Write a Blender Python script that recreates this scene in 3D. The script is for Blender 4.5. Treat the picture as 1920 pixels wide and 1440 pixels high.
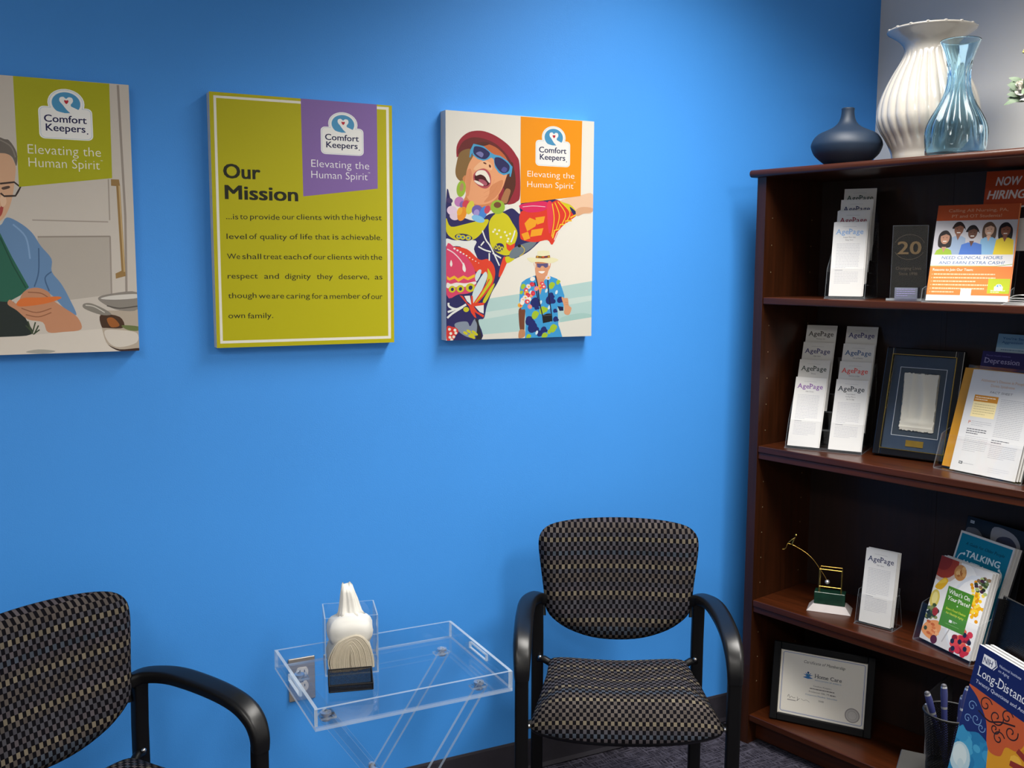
import bpy, math, random
from mathutils import Matrix, Vector
random.seed(7)
for o in list(bpy.data.objects): bpy.data.objects.remove(o)
SC = bpy.context.scene
COL = SC.collection
PI = math.pi
# ------------------------------------------------------------------ camera, world, lights, exposure
cam_d = bpy.data.cameras.new('camera'); cam = bpy.data.objects.new('camera', cam_d); COL.objects.link(cam); SC.camera = cam
cam_d.sensor_width = 36.0; cam_d.lens = 1867.67/1920*36.0; cam_d.clip_start = 0.02
def cam_rot(yaw, pitch, roll):
    cy, sy, cp, sp = math.cos(yaw), math.sin(yaw), math.cos(pitch), math.sin(pitch)
    f = Vector((sy*cp, cy*cp, sp)); r = Vector((cy, -sy, 0)); u = r.cross(f)
    cr, sr = math.cos(roll), math.sin(roll)
    return (r*cr + u*sr), (u*cr - r*sr), f
R_, U_, F_ = cam_rot(math.radians(26.5191), math.radians(-6.8217), math.radians(.2415))
cam.matrix_world = Matrix(((R_.x, U_.x, -F_.x, 0), (R_.y, U_.y, -F_.y, -2.5265), (R_.z, U_.z, -F_.z, 1.5148), (0, 0, 0, 1)))
w = bpy.data.worlds.new('world'); SC.world = w; w.use_nodes = True
w.node_tree.nodes['Background'].inputs[0].default_value = (.8, .85, 1, 1); w.node_tree.nodes['Background'].inputs[1].default_value = .05
SC.view_settings.view_transform = 'Standard'; SC.view_settings.look = 'None'; SC.view_settings.gamma = 1.0
SC.view_settings.use_curve_mapping = False
SC.view_settings.exposure = 0.50
CEIL = 2.74
LIGHTS = [  # x, y, size x, size y, watts   (first a recessed ceiling fixture, the rest unseen fill lamps added)
    (1.62, -1.02, 0.60, 1.20, 30.0),
    (-1.00, -2.5, 0.60, 1.20, 26.0),
    (1.75, -2.95, 0.60, 1.20, 40.0),
    (-0.80, -4.2, 0.60, 1.20, 40.0),
]
def troffer_or_fill_light(x, y, sx, sy, wts):
    L = bpy.data.lights.new('troffer_or_fill', 'AREA'); L.shape = 'RECTANGLE'; L.size = sx-.06; L.size_y = sy-.06; L.energy = wts
    L.color = (1.0, .965, .91)
    try: L.spread = math.radians(128 if y > -1.5 else 160)
    except Exception: pass
    o = bpy.data.objects.new('troffer_or_fill_lamp', L); COL.objects.link(o); o.location = (x, y, CEIL-.012)
for a in LIGHTS: troffer_or_fill_light(*a)

# ------------------------------------------------------------------ materials
MATS = {}
def hexc(h):
    def l(c): c /= 255.0; return c/12.92 if c <= .04045 else ((c+.055)/1.055)**2.4
    return (l(int(h[0:2], 16)), l(int(h[2:4], 16)), l(int(h[4:6], 16)), 1)
def pm(name, h, rough=.5, metal=0.0, spec=.5, noise=0.0, nscale=20, bump=0.0, bscale=200, coat=0.0, stretch=None, h2=None):
    """procedural principled material; optional noise tint between h and h2, optional bump"""
    if name in MATS: return MATS[name]
    m = bpy.data.materials.new(name); m.use_nodes = True; nt = m.node_tree; b = nt.nodes['Principled BSDF']
    b.inputs['Base Color'].default_value = hexc(h); b.inputs['Roughness'].default_value = rough; b.inputs['Metallic'].default_value = metal
    b.inputs['Specular IOR Level'].default_value = spec; b.inputs['Coat Weight'].default_value = coat
    if noise or bump:
        tc = nt.nodes.new('ShaderNodeTexCoord'); mp = nt.nodes.new('ShaderNodeMapping'); nt.links.new(tc.outputs['Object'], mp.inputs[0])
        if stretch: mp.inputs['Scale'].default_value = stretch
    if noise:
        n = nt.nodes.new('ShaderNodeTexNoise'); n.inputs['Scale'].default_value = nscale; n.inputs['Detail'].default_value = 5
        nt.links.new(mp.outputs[0], n.inputs[0])
        cr = nt.nodes.new('ShaderNodeValToRGB'); c = hexc(h); c2 = hexc(h2) if h2 else tuple(v*(1-noise) for v in c[:3])+(1,)
        cr.color_ramp.elements[0].position = .3; cr.color_ramp.elements[1].position = .7
        cr.color_ramp.elements[0].color = c2; cr.color_ramp.elements[1].color = c
        nt.links.new(n.outputs[0], cr.inputs[0]); nt.links.new(cr.outputs[0], b.inputs['Base Color'])
    if bump:
        n2 = nt.nodes.new('ShaderNodeTexNoise'); n2.inputs['Scale'].default_value = bscale; nt.links.new(mp.outputs[0], n2.inputs[0])
        bp = nt.nodes.new('ShaderNodeBump'); bp.inputs['Strength'].default_value = bump; bp.inputs['Distance'].default_value = .002
        nt.links.new(n2.outputs[0], bp.inputs['Height']); nt.links.new(bp.outputs[0], b.inputs['Normal'])
    MATS[name] = m; return m
def ink(h, rough=.45): return pm('ink_'+h+('' if rough == .45 else '_%d' % (rough*100)), h, rough, spec=.22)
def deep(h, k):
    """the same hue printed k times as deep (linear reflectance)"""
    if k == 1: return h
    o = ''
    for v in hexc(h)[:3]:
        v *= k; v = v*12.92 if v <= .0031308 else 1.055*v**(1/2.4)-.055; o += '%02X' % max(0, min(255, round(v*255)))
    return o
def clear(name, tint='FFFFFF', gloss=1.0, edge=0.0):
    """thin clear plastic sheet: transparent with a fresnel reflection"""
    if name in MATS: return MATS[name]
    m = bpy.data.materials.new(name); m.use_nodes = True; nt = m.node_tree; nt.nodes.clear()
    out = nt.nodes.new('ShaderNodeOutputMaterial'); t = nt.nodes.new('ShaderNodeBsdfTransparent'); t.inputs[0].default_value = hexc(tint)
    g = nt.nodes.new('ShaderNodeBsdfGlossy'); g.inputs['Roughness'].default_value = .03
    ge = nt.nodes.new('ShaderNodeNewGeometry'); dt = nt.nodes.new('ShaderNodeVectorMath'); dt.operation = 'DOT_PRODUCT'
    nt.links.new(ge.outputs['Normal'], dt.inputs[0]); nt.links.new(ge.outputs['Incoming'], dt.inputs[1])
    def mth(op, a, b):
        n = nt.nodes.new('ShaderNodeMath'); n.operation = op
        for i, v in enumerate((a, b)):
            if hasattr(v, 'links'): nt.links.new(v, n.inputs[i])
            elif v is not None: n.inputs[i].default_value = v
        return n.outputs[0]
    co = mth('ABSOLUTE', dt.outputs['Value'], None); sch = mth('ADD', mth('MULTIPLY', mth('POWER', mth('SUBTRACT', 1.0, co), 5.0), .96), .035)
    mu = nt.nodes.new('ShaderNodeMath'); mu.operation = 'MULTIPLY'; mu.inputs[1].default_value = gloss; nt.links.new(sch, mu.inputs[0])
    mx = nt.nodes.new('ShaderNodeMixShader'); nt.links.new(mu.outputs[0], mx.inputs[0]); nt.links.new(t.outputs[0], mx.inputs[1]); nt.links.new(g.outputs[0], mx.inputs[2])
    last = mx
    if edge:
        d = nt.nodes.new('ShaderNodeBsdfTranslucent'); d.inputs[0].default_value = hexc('F4FBFF')  # pale colour mixed in, imitating lit edges and haze in clear plastic
        d2 = nt.nodes.new('ShaderNodeBsdfDiffuse'); d2.inputs[0].default_value = hexc('E4F0FA')
        a2 = nt.nodes.new('ShaderNodeMixShader'); a2.inputs[0].default_value = .5; nt.links.new(d.outputs[0], a2.inputs[1]); nt.links.new(d2.outputs[0], a2.inputs[2])
        m2 = nt.nodes.new('ShaderNodeMixShader'); m2.inputs[0].default_value = edge; nt.links.new(mx.outputs[0], m2.inputs[1]); nt.links.new(a2.outputs[0], m2.inputs[2]); last = m2
    nt.links.new(last.outputs[0], out.inputs[0]); MATS[name] = m; return m
def glassy(name, h, ior=1.45):
    if name in MATS: return MATS[name]
    m = bpy.data.materials.new(name); m.use_nodes = True; b = m.node_tree.nodes['Principled BSDF']
    b.inputs['Base Color'].default_value = hexc(h); b.inputs['Roughness'].default_value = 0.0; b.inputs['IOR'].default_value = ior
    b.inputs['Transmission Weight'].default_value = 1.0
    MATS[name] = m; return m
def mesh_metal(name, h='17171A', pitch=.0022, hole=.62):
    """perforated wire mesh sheet, holes cut by a UV pattern (UV in metres)"""
    if name in MATS: return MATS[name]
    m = bpy.data.materials.new(name); m.use_nodes = True; nt = m.node_tree; b = nt.nodes['Principled BSDF']
    b.inputs['Base Color'].default_value = hexc(h); b.inputs['Roughness'].default_value = .35; b.inputs['Metallic'].default_value = .6
    uv = nt.nodes.new('ShaderNodeUVMap'); mp = nt.nodes.new('ShaderNodeMapping'); mp.inputs['Scale'].default_value = (1/pitch,)*3; mp.inputs['Rotation'].default_value = (0, 0, PI/4)
    nt.links.new(uv.outputs[0], mp.inputs[0]); sp = nt.nodes.new('ShaderNodeSeparateXYZ'); nt.links.new(mp.outputs[0], sp.inputs[0])
    def mth(op, a, bv=None):
        n = nt.nodes.new('ShaderNodeMath'); n.operation = op
        nt.links.new(a, n.inputs[0])
        if bv is not None:
            if hasattr(bv, 'links'): nt.links.new(bv, n.inputs[1])
            else: n.inputs[1].default_value = bv
        return n.outputs[0]
    hx = mth('LESS_THAN', mth('FRACT', sp.outputs[0]), hole); hy = mth('LESS_THAN', mth('FRACT', sp.outputs[1]), hole)
    al = mth('SUBTRACT', mth('MULTIPLY', hx, hy), 0.0)
    tr = nt.nodes.new('ShaderNodeBsdfTransparent'); mx = nt.nodes.new('ShaderNodeMixShader')
    nt.links.new(al, mx.inputs[0]); nt.links.new(b.outputs[0], mx.inputs[1]); nt.links.new(tr.outputs[0], mx.inputs[2])
    nt.links.new(mx.outputs[0], nt.nodes['Material Output'].inputs[0]); MATS[name] = m; return m
def fabric(name='checked_fabric', cw=.0083, ch=.0122):
    """woven upholstery: black checks on grey, rows tinted grey, slate and tan"""
    if name in MATS: return MATS[name]
    m = bpy.data.materials.new(name); m.use_nodes = True; nt = m.node_tree; b = nt.nodes['Principled BSDF']
    b.inputs['Roughness'].default_value = .9; b.inputs['Specular IOR Level'].default_value = .04
    uv = nt.nodes.new('ShaderNodeUVMap'); sp = nt.nodes.new('ShaderNodeSeparateXYZ'); nt.links.new(uv.outputs[0], sp.inputs[0])
    def mth(op, a, bv=None, cv=None):
        n = nt.nodes.new('ShaderNodeMath'); n.operation = op
        for i, v in enumerate((a, bv, cv)):
            if v is None: continue
            if hasattr(v, 'links'): nt.links.new(v, n.inputs[i])
            else: n.inputs[i].default_value = v
        return n.outputs[0]
    i = mth('FLOOR', mth('DIVIDE', sp.outputs[0], cw)); j = mth('FLOOR', mth('DIVIDE', sp.outputs[1], ch))
    par = mth('MODULO', mth('ADD', mth('ADD', i, j), 4000.0), 2.0)
    def wn(a, off):
        n = nt.nodes.new('ShaderNodeTexWhiteNoise'); n.noise_dimensions = '1D'; nt.links.new(mth('ADD', a, off), n.inputs['W']); return n.outputs[0]
    row = wn(j, 3.3)
    r = nt.nodes.new('ShaderNodeValToRGB'); r.color_ramp.interpolation = 'CONSTANT'; e = r.color_ramp.elements
    e[0].color = hexc('424147'); e[1].position = .3; e[1].color = hexc('494448')
    for p, c in ((.55, '3D434D'), (.75, '4C4643')):
        q = e.new(p); q.color = hexc(c)
    nt.links.new(row, r.inputs[0])
    tan = mth('LESS_THAN', mth('ABSOLUTE', mth('SUBTRACT', mth('MODULO', mth('ADD', j, 4004.0), 6.0), 5.0)), .5)
    mt = nt.nodes.new('ShaderNodeMixRGB'); nt.links.new(tan, mt.inputs[0]); nt.links.new(r.outputs[0], mt.inputs[1]); mt.inputs[2].default_value = hexc('665E51')
    # slight variation between individual checks
    wv = nt.nodes.new('ShaderNodeTexWhiteNoise'); wv.noise_dimensions = '2D'; cb = nt.nodes.new('ShaderNodeCombineXYZ'); nt.links.new(i, cb.inputs[0]); nt.links.new(j, cb.inputs[1]); nt.links.new(cb.outputs[0], wv.inputs['Vector'])
    vv = mth('MULTIPLY_ADD', wv.outputs[0], .35, .78)
    mv = nt.nodes.new('ShaderNodeMixRGB'); mv.blend_type = 'MULTIPLY'; mv.inputs[0].default_value = 1; nt.links.new(mt.outputs[0], mv.inputs[1]); nt.links.new(vv, mv.inputs[2])
    mk = nt.nodes.new('ShaderNodeMixRGB'); nt.links.new(par, mk.inputs[0]); nt.links.new(mv.outputs[0], mk.inputs[1]); mk.inputs[2].default_value = hexc('0D0C10')
    nt.links.new(mk.outputs[0], b.inputs['Base Color'])
    wav = nt.nodes.new('ShaderNodeTexNoise'); wav.inputs['Scale'].default_value = 900; nt.links.new(uv.outputs[0], wav.inputs[0])
    bp = nt.nodes.new('ShaderNodeBump'); bp.inputs['Strength'].default_value = .25; bp.inputs['Distance'].default_value = .001
    nt.links.new(wav.outputs[0], bp.inputs['Height']); nt.links.new(bp.outputs[0], b.inputs['Normal'])
    MATS[name] = m; return m
def wood(name, h1, h2, axis=2, rough=.35):
    """cherry veneer: fine grain stretched along one axis"""
    if name in MATS: return MATS[name]
    sc = [26, 26, 26]; sc[axis] = 1.2
    return pm(name, h1, rough, noise=.5, nscale=3.0, stretch=tuple(sc), h2=h2, spec=.38, coat=.06)
def carpet():
    m = bpy.data.materials.new('carpet'); m.use_nodes = True; nt = m.node_tree; b = nt.nodes['Principled BSDF']
    b.inputs['Roughness'].default_value = .95; b.inputs['Specular IOR Level'].default_value = .1
    tc = nt.nodes.new('ShaderNodeTexCoord')
    def nz(scale, st, det=4):
        mp = nt.nodes.new('ShaderNodeMapping'); mp.inputs['Scale'].default_value = st; nt.links.new(tc.outputs['Object'], mp.inputs[0])
        n = nt.nodes.new('ShaderNodeTexNoise'); n.inputs['Scale'].default_value = scale; n.inputs['Detail'].default_value = det; nt.links.new(mp.outputs[0], n.inputs[0]); return n.outputs[0]
    a, c = nz(85, (.18, 2.2, 1)), nz(85, (2.2, .30, 1))
    mx = nt.nodes.new('ShaderNodeMath'); mx.operation = 'MAXIMUM'; nt.links.new(a, mx.inputs[0]); nt.links.new(c, mx.inputs[1])
    cr = nt.nodes.new('ShaderNodeValToRGB'); cr.color_ramp.elements[0].position = .44; cr.color_ramp.elements[1].position = .76
    cr.color_ramp.elements[0].color = hexc('19171F'); cr.color_ramp.elements[1].color = hexc('575460')
    nt.links.new(mx.outputs[0], cr.inputs[0]); nt.links.new(cr.outputs[0], b.inputs['Base Color'])
    bp = nt.nodes.new('ShaderNodeBump'); bp.inputs['Strength'].default_value = .5; bp.inputs['Distance'].default_value = .004
    nt.links.new(mx.outputs[0], bp.inputs['Height']); nt.links.new(bp.outputs[0], b.inputs['Normal'])
    return m
M_BLUE = pm('blue_wall_paint', '3F90E2', .55, noise=.03, nscale=3, bump=.12, bscale=350, spec=.35)
M_GREY = pm('grey_wall_paint', 'E2E0DC', .7, noise=.02, nscale=3, bump=.08, bscale=350, spec=.25)
M_WHITE = pm('white_wall_paint', 'D8D6D0', .8)
M_BASE = pm('black_rubber_base', '2A2730', .6, noise=.2, nscale=40)
M_WOODV = wood('cherry_veneer_upright', '371909', '261105', 2)  # upright and shelf veneer darkened; weak light inside is put into the colour
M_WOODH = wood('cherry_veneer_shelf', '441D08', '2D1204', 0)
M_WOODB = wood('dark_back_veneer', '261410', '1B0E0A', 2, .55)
M_BLACK = pm('black_metal', '060608', .42, noise=.1, nscale=60, spec=.3)
M_ARM = pm('black_plastic', '0A0A0C', .36, noise=.1, nscale=80, spec=.42)
M_STEEL = pm('steel', 'B8B8B8', .25, metal=1.0)
M_CHROME = pm('chrome', 'E2E4E8', .28, metal=.85)
M_BRASS = pm('brass', 'D8B25A', .22, metal=1.0)
M_PAPER = pm('white_paper', 'D0CFCD', .6, noise=.02, nscale=30)
M_CLEAR = clear('clear_acrylic'); M_EDGE = clear('acrylic_edge', edge=.45)
M_CLEARH = clear('clear_holder_plastic', 'FEFEFE', .7); M_EDGEH = clear('holder_edge', edge=.16)

# ------------------------------------------------------------------ mesh helpers
class MB:
    def __init__(s): s.v = []; s.f = []; s.m = []; s.uv = []; s.mats = []
    def mi(s, mat):
        if mat not in s.mats: s.mats.append(mat)
        return s.mats.index(mat)
    def face(s, idx, mat, uv=None): s.f.append(tuple(idx)); s.m.append(s.mi(mat)); s.uv.append(uv)
    def add(s, pts):
        n = len(s.v); s.v.extend(Vector(p) for p in pts); return list(range(n, n+len(pts)))
    def box(s, c, d, mat, X=None, edge=None):
        """box centred at c with size d; X optional Matrix; edge = material of the four narrow faces"""
        x, y, z = d[0]/2, d[1]/2, d[2]/2
        P = [Vector((sx*x, sy*y, sz*z)) for sx, sy, sz in ((-1,-1,-1),(1,-1,-1),(1,1,-1),(-1,1,-1),(-1,-1,1),(1,-1,1),(1,1,1),(-1,1,1))]
        P = [(X @ p if X else p)+Vector(c) for p in P]; i = s.add(P)
        F = ((3,2,1,0), (4,5,6,7), (0,1,5,4), (2,3,7,6), (1,2,6,5), (3,0,4,7)); ax = (2, 2, 1, 1, 0, 0)
        thin = min(range(3), key=lambda k: d[k])
        for f, a in zip(F, ax):
            mm = mat if (edge is None or a == thin) else edge
            if a == 2: uv = [(P[k].x, P[k].y) for k in f]
            elif a == 1: uv = [(P[k].x, P[k].z) for k in f]
            else: uv = [(P[k].y, P[k].z) for k in f]
            s.face([i[k] for k in f], mm, uv)
    def rings(s, R, mat, closed=True, cap=True, uvf=None):
        """loft a list of rings (each a list of points)"""
        ids = [s.add(r) for r in R]; n = len(R[0]); L = 0
        for a in range(len(R)-1):
            for k in range(n if closed else n-1):
                k2 = (k+1) % n
                uv = uvf(a, k, k2) if uvf else None
                s.face((ids[a][k], ids[a][k2], ids[a+1][k2], ids[a+1][k]), mat, uv)
        if cap: s.face(ids[0][::-1], mat); s.face(ids[-1], mat)
        return ids
    def lathe(s, prof, mat, n=48, c=(0, 0, 0), mod=None, cap=(True, False), uvm=False):
        """prof [(r,z)..] around z; mod(theta, t, r, z)->r"""
        R = []
        for q, (r, z) in enumerate(prof):
            ring = []
            for k in range(n):
                th = 2*PI*k/n; rr = mod(th, q/(len(prof)-1), r, z) if mod else r
                ring.append((c[0]+rr*math.cos(th), c[1]+rr*math.sin(th), c[2]+z))
            R.append(ring)
        uvf = None
        if uvm: uvf = lambda a, k, k2: [(prof[0][0]*2*PI*k/n, prof[a][1]), (prof[0][0]*2*PI*(k+1)/n, prof[a][1]), (prof[0][0]*2*PI*(k+1)/n, prof[a+1][1]), (prof[0][0]*2*PI*k/n, prof[a+1][1])]
        ids = s.rings(R, mat, cap=False, uvf=uvf)
        if cap[0]: s.face(ids[0][::-1], mat)
        if cap[1]: s.face(ids[-1], mat)
    def sweep(s, path, sect, mat, cap=True, up=(0, 0, 1), scales=None):
        """sweep a 2-D section [(a,b)] along path; a = sideways, b = up-ish"""
        P = [Vector(p) for p in path]; R = []; up = Vector(up); prev = None
        for i, p in enumerate(P):
            t = (P[min(i+1, len(P)-1)]-P[max(i-1, 0)]).normalized()
            if prev is None:
                side = t.cross(up)
                if side.length < 1e-4: side = t.cross(Vector((0, 1, 0)))
            else: side = prev-t*prev.dot(t)
            side.normalize(); prev = side; b = side.cross(t)
            k = scales[i] if scales else (1, 1)
            R.append([p+side*(x*k[0])+b*(y*k[1]) for x, y in sect])
        s.rings(R, mat, cap=cap)
    def tube(s, path, r, mat, n=10, cap=True): s.sweep(path, [(r*math.cos(2*PI*k/n), r*math.sin(2*PI*k/n)) for k in range(n)], mat, cap)
    def ball(s, c, r, mat, n=14, m=9, sc=(1, 1, 1)):
        R = []
        for a in range(1, m):
            ph = PI*a/m-PI/2
            R.append([(c[0]+sc[0]*r*math.cos(ph)*math.cos(2*PI*k/n), c[1]+sc[1]*r*math.cos(ph)*math.sin(2*PI*k/n), c[2]+sc[2]*r*math.sin(ph)) for k in range(n)])
        s.rings(R, mat)
    def build(s, name, parent=None, smooth=False, bevel=0, subsurf=0, matrix=None):
        me = bpy.data.meshes.new(name); me.from_pydata([tuple(v) for v in s.v], [], s.f)
        for m in s.mats: me.materials.append(m)
        me.polygons.foreach_set('material_index', s.m)
        if any(u is not None for u in s.uv):
            ul = me.uv_layers.new(name='UVMap'); k = 0; flat = []
            for f, u in zip(s.f, s.uv):
                for q in range(len(f)): flat.extend(u[q] if u else (0.0, 0.0))
            ul.data.foreach_set('uv', flat)
        if smooth: me.polygons.foreach_set('use_smooth', [True]*len(me.polygons))
        me.update(); me.validate()
        o = bpy.data.objects.new(name, me); COL.objects.link(o)
        if bevel:
            b = o.modifiers.new('bevel', 'BEVEL'); b.width = bevel; b.segments = 3; b.limit_method = 'ANGLE'; b.angle_limit = math.radians(40)
            try: b.harden_normals = False
            except Exception: pass
        if subsurf:
            q = o.modifiers.new('subsurf', 'SUBSURF'); q.levels = subsurf; q.render_levels = subsurf
        if smooth == 'auto':
            me.polygons.foreach_set('use_smooth', [True]*len(me.polygons))
            try: me.set_sharp_from_angle(angle=math.radians(35))
            except Exception: pass
        if parent is not None: o.parent = parent
        if matrix is not None: o.matrix_world = matrix
        return o
def rrect(a, b, r, n=4):
    P = []
    for cx, cy, t0 in ((a-r, b-r, 0), (-a+r, b-r, PI/2), (-a+r, -b+r, PI), (a-r, -b+r, 1.5*PI)):
        for k in range(n+1): t = t0+PI/2*k/n; P.append((cx+r*math.cos(t), cy+r*math.sin(t)))
    return P
def crom(pts, closed=True, sub=4):
    n = len(pts); out = []
    if n < 3: return list(pts)
    D = len(pts[0])
    for i in range(n if closed else n-1):
        if closed: p0, p1, p2, p3 = pts[i-1], pts[i], pts[(i+1) % n], pts[(i+2) % n]
        else: p0, p1, p2, p3 = pts[max(i-1, 0)], pts[i], pts[i+1], pts[min(i+2, n-1)]
        for k in range(sub):
            t = k/sub
            out.append(tuple(.5*((2*p1[d])+(-p0[d]+p2[d])*t+(2*p0[d]-5*p1[d]+4*p2[d]-p3[d])*t*t+(-p0[d]+3*p1[d]-3*p2[d]+p3[d])*t**3) for d in range(D)))
    if not closed: out.append(tuple(pts[-1]))
    return out
def tag(o, label=None, cat=None, group=None, kind=None):
    if label: o['label'] = label
    if cat: o['category'] = cat
    if group: o['group'] = group
    if kind: o['kind'] = kind
    return o
def thing(name, label, cat, matrix=None, group=None):
    o = bpy.data.objects.new(name, None); COL.objects.link(o); o.empty_display_size = .05
    if matrix is not None: o.matrix_world = matrix
    return tag(o, label, cat, group)
def T(x, y, z): return Matrix.Translation((x, y, z))
def RZ(deg): return Matrix.Rotation(math.radians(deg), 4, 'Z')
def RX(deg): return Matrix.Rotation(math.radians(deg), 4, 'X')
def RY(deg): return Matrix.Rotation(math.radians(deg), 4, 'Y')

# ------------------------------------------------------------------ lettering and flat print
GL = {}
def glyphs(txt, off=0.0):
    """filled outline of a string: (verts2d, faces, width) with cap height 1"""
    k = (txt, off)
    if k in GL: return GL[k]
    c = bpy.data.curves.new('lettering', 'FONT'); c.body = txt; c.size = 1; c.offset = off; c.resolution_u = 3
    c.dimensions = '2D'; c.fill_mode = 'FRONT'
    o = bpy.data.objects.new('lettering', c); COL.objects.link(o)
    me = bpy.data.meshes.new_from_object(o.evaluated_get(bpy.context.evaluated_depsgraph_get()))
    V = [(v.co.x, v.co.y) for v in me.vertices]; Fc = [tuple(p.vertices) for p in me.polygons]
    bpy.data.objects.remove(o); bpy.data.curves.remove(c); bpy.data.meshes.remove(me)
    if not V: GL[k] = ([], [], .3); return GL[k]
    S = 1/.729
    x0 = min(v[0] for v in V); V = [((x-x0)*S, y*S) for x, y in V]; wd = max(v[0] for v in V)
    GL[k] = (V, Fc, wd); return GL[k]
SERIF = {'A': ((.04, 0), (.96, 0)), 'P': ((.14, 0), (.1, 1)), 'L': ((.14, 0), (.14, 1)), 'D': ((.08, 0), (.08, 1)), 'W': ((.04, 1), (.96, 1), (.5, 1)), 'Y': ((.5, 0), (.06, 1), (.94, 1)),
         'h': ((.12, 0), (.9, 0)), 'n': ((.12, 0), (.9, 0)), 'i': ((.5, 0),), 'l': ((.5, 0),), 'r': ((.22, 0),), 't': (), 'T': ((.5, 0),), 'H': ((.1, 0), (.9, 0), (.1, 1), (.9, 1)), 'N': ((.1, 0), (.1, 1), (.9, 1)),
         'p': ((.14, -.28),), 'd': ((.88, 0),), 'm': ((.1, 0), (.5, 0), (.92, 0)), 'w': ((.05, .75), (.95, .75)), 'y': ((.05, .75), (.95, .75)), 'F': ((.12, 0), (.12, 1)), 'I': ((.5, 0), (.5, 1)), 'Q': ()}
def serif_glyphs(txt, off=-.004):
    """the same, letter by letter with slab serifs added and narrowed, for a roman look"""
    k = ('serif', txt, off)
    if k in GL: return GL[k]
    V, Fc, x = [], [], 0.0
    for ch in txt:
        if ch == ' ': x += .34; continue
        v, f, wd = glyphs(ch, off); b = len(V); sx = .92
        V += [(x+p*sx, q) for p, q in v]; Fc += [tuple(i+b for i in t) for t in f]
        for fx, fy in SERIF.get(ch, ()):
            b = len(V); cx = x+fx*wd*sx; y0 = fy if fy <= 0 else fy-.06
            V += [(cx-.15, y0), (cx+.15, y0), (cx+.15, y0+.06), (cx-.15, y0+.06)]; Fc.append((b, b+1, b+2, b+3))
        x += wd*sx+.1
    GL[k] = (V, Fc, x-.1); return GL[k]
def clip_poly(P, w_, h_):
    """cut a polygon to the printed sheet"""
    for ax, lim, sg in ((0, 0.0, 1), (0, w_, -1), (1, 0.0, 1), (1, h_, -1)):
        out = []; n = len(P)
        for i in range(n):
            a, b = P[i], P[(i+1) % n]; da, db = sg*(a[ax]-lim), sg*(b[ax]-lim)
            if da >= 0: out.append(a)
            if (da >= 0) != (db >= 0): t = da/(da-db); out.append((a[0]+(b[0]-a[0])*t, a[1]+(b[1]-a[1])*t))
        P = out
        if len(P) < 3: return []
    return P
class Print:
    """a stack of flat printed shapes; u right, v up, in metres; emitted onto a surface by xf(u, v, lift)"""
    EPS = 8e-6
    def __init__(s, size=None): s.it = []; s.size = size
    def poly(s, h, pts, smooth=False):
        if smooth: pts = crom(pts, True, 4)
        pts = [tuple(p) for p in pts]
        if s.size: pts = clip_poly(pts, *s.size)
        if len(pts) > 2: s.it.append((h, pts, None))
    def rect(s, h, x0, y0, x1, y1): s.poly(h, [(x0, y0), (x1, y0), (x1, y1), (x0, y1)])
    def ell(s, h, cx, cy, rx, ry, n=20): s.poly(h, [(cx+rx*math.cos(2*PI*k/n), cy+ry*math.sin(2*PI*k/n)) for k in range(n)])
    def line(s, h, wd, pts, smooth=False):
        if smooth: pts = crom(pts, False, 5)
        V = []; n = len(pts)
        for i, p in enumerate(pts):
            a, b = pts[max(i-1, 0)], pts[min(i+1, n-1)]; dx, dy = b[0]-a[0], b[1]-a[1]; l = math.hypot(dx, dy) or 1
            V.append((p[0]-dy/l*wd/2, p[1]+dx/l*wd/2)); V.append((p[0]+dy/l*wd/2, p[1]-dx/l*wd/2))
        if s.size: V = [(min(max(x, 0), s.size[0]), min(max(y, 0), s.size[1])) for x, y in V]
        s.it.append((h, V, [(2*i, 2*i+1, 2*i+3, 2*i+2) for i in range(n-1)]))
    def text(s, h, txt, x, y, width=None, cap=None, off=0.0, serif=False, slant=0.0, center=False):
        bold = max(0.0, off); off = min(off, 0.0)
        V, Fc, wd = serif_glyphs(txt, off) if serif else glyphs(txt, off)
        if not V: return
        if width is None: width = wd*cap
        sx = width/wd; sy = cap if cap else sx
        if center: x = x-width/2
        for bx, by in (((0, 0),) if not bold else ((-bold, -bold*.6), (bold, -bold*.6), (-bold, bold*.6), (bold, bold*.6))):
            s.it.append((h, [(x+(p+bx*1.2+slant*q)*sx, y+(q+by)*sy) for p, q in V], Fc))
    def bars(s, h, x0, x1, y0, dy, n, th, rng, last=.6):
        """lines of print too small to read: rows of word-long strokes"""
        for k in range(n):
            y = y0-k*dy; x = x0; xe = x1 if k < n-1 else x0+(x1-x0)*last
            while x < xe-.001:
                wl = min(rng.uniform(.003, .009), xe-x); s.rect(h, x, y, x+wl, y+th); x += wl+.0011
    def levels(s):
        """lowest level that keeps every shape above the earlier shapes it overlaps"""
        B, out = [], []
        for h, V, Fc in s.it:
            x0, x1 = min(p[0] for p in V), max(p[0] for p in V); y0, y1 = min(p[1] for p in V), max(p[1] for p in V)
            l = 1+max([q[4] for q in B if q[0] < x1 and q[1] > x0 and q[2] < y1 and q[3] > y0], default=0)
            B.append((x0, x1, y0, y1, l)); out.append(l)
        return out
    def emit(s, mb, xf, rough=.45, start=1):
        for k, (h, V, Fc) in zip(s.levels(), s.it):
            ids = mb.add([xf(u, v, (k+start)*s.EPS) for u, v in V]); mt = ink(h, rough)
            if Fc is None: Fc = [tuple(range(len(V)))]
            for f in Fc:
                a = sum(V[f[i]][0]*V[f[(i+1) % len(f)]][1]-V[f[(i+1) % len(f)]][0]*V[f[i]][1] for i in range(len(f)))
                if abs(a) < 1e-14: continue
                mb.face([ids[i] for i in (f if a > 0 else f[::-1])], mt)
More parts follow.
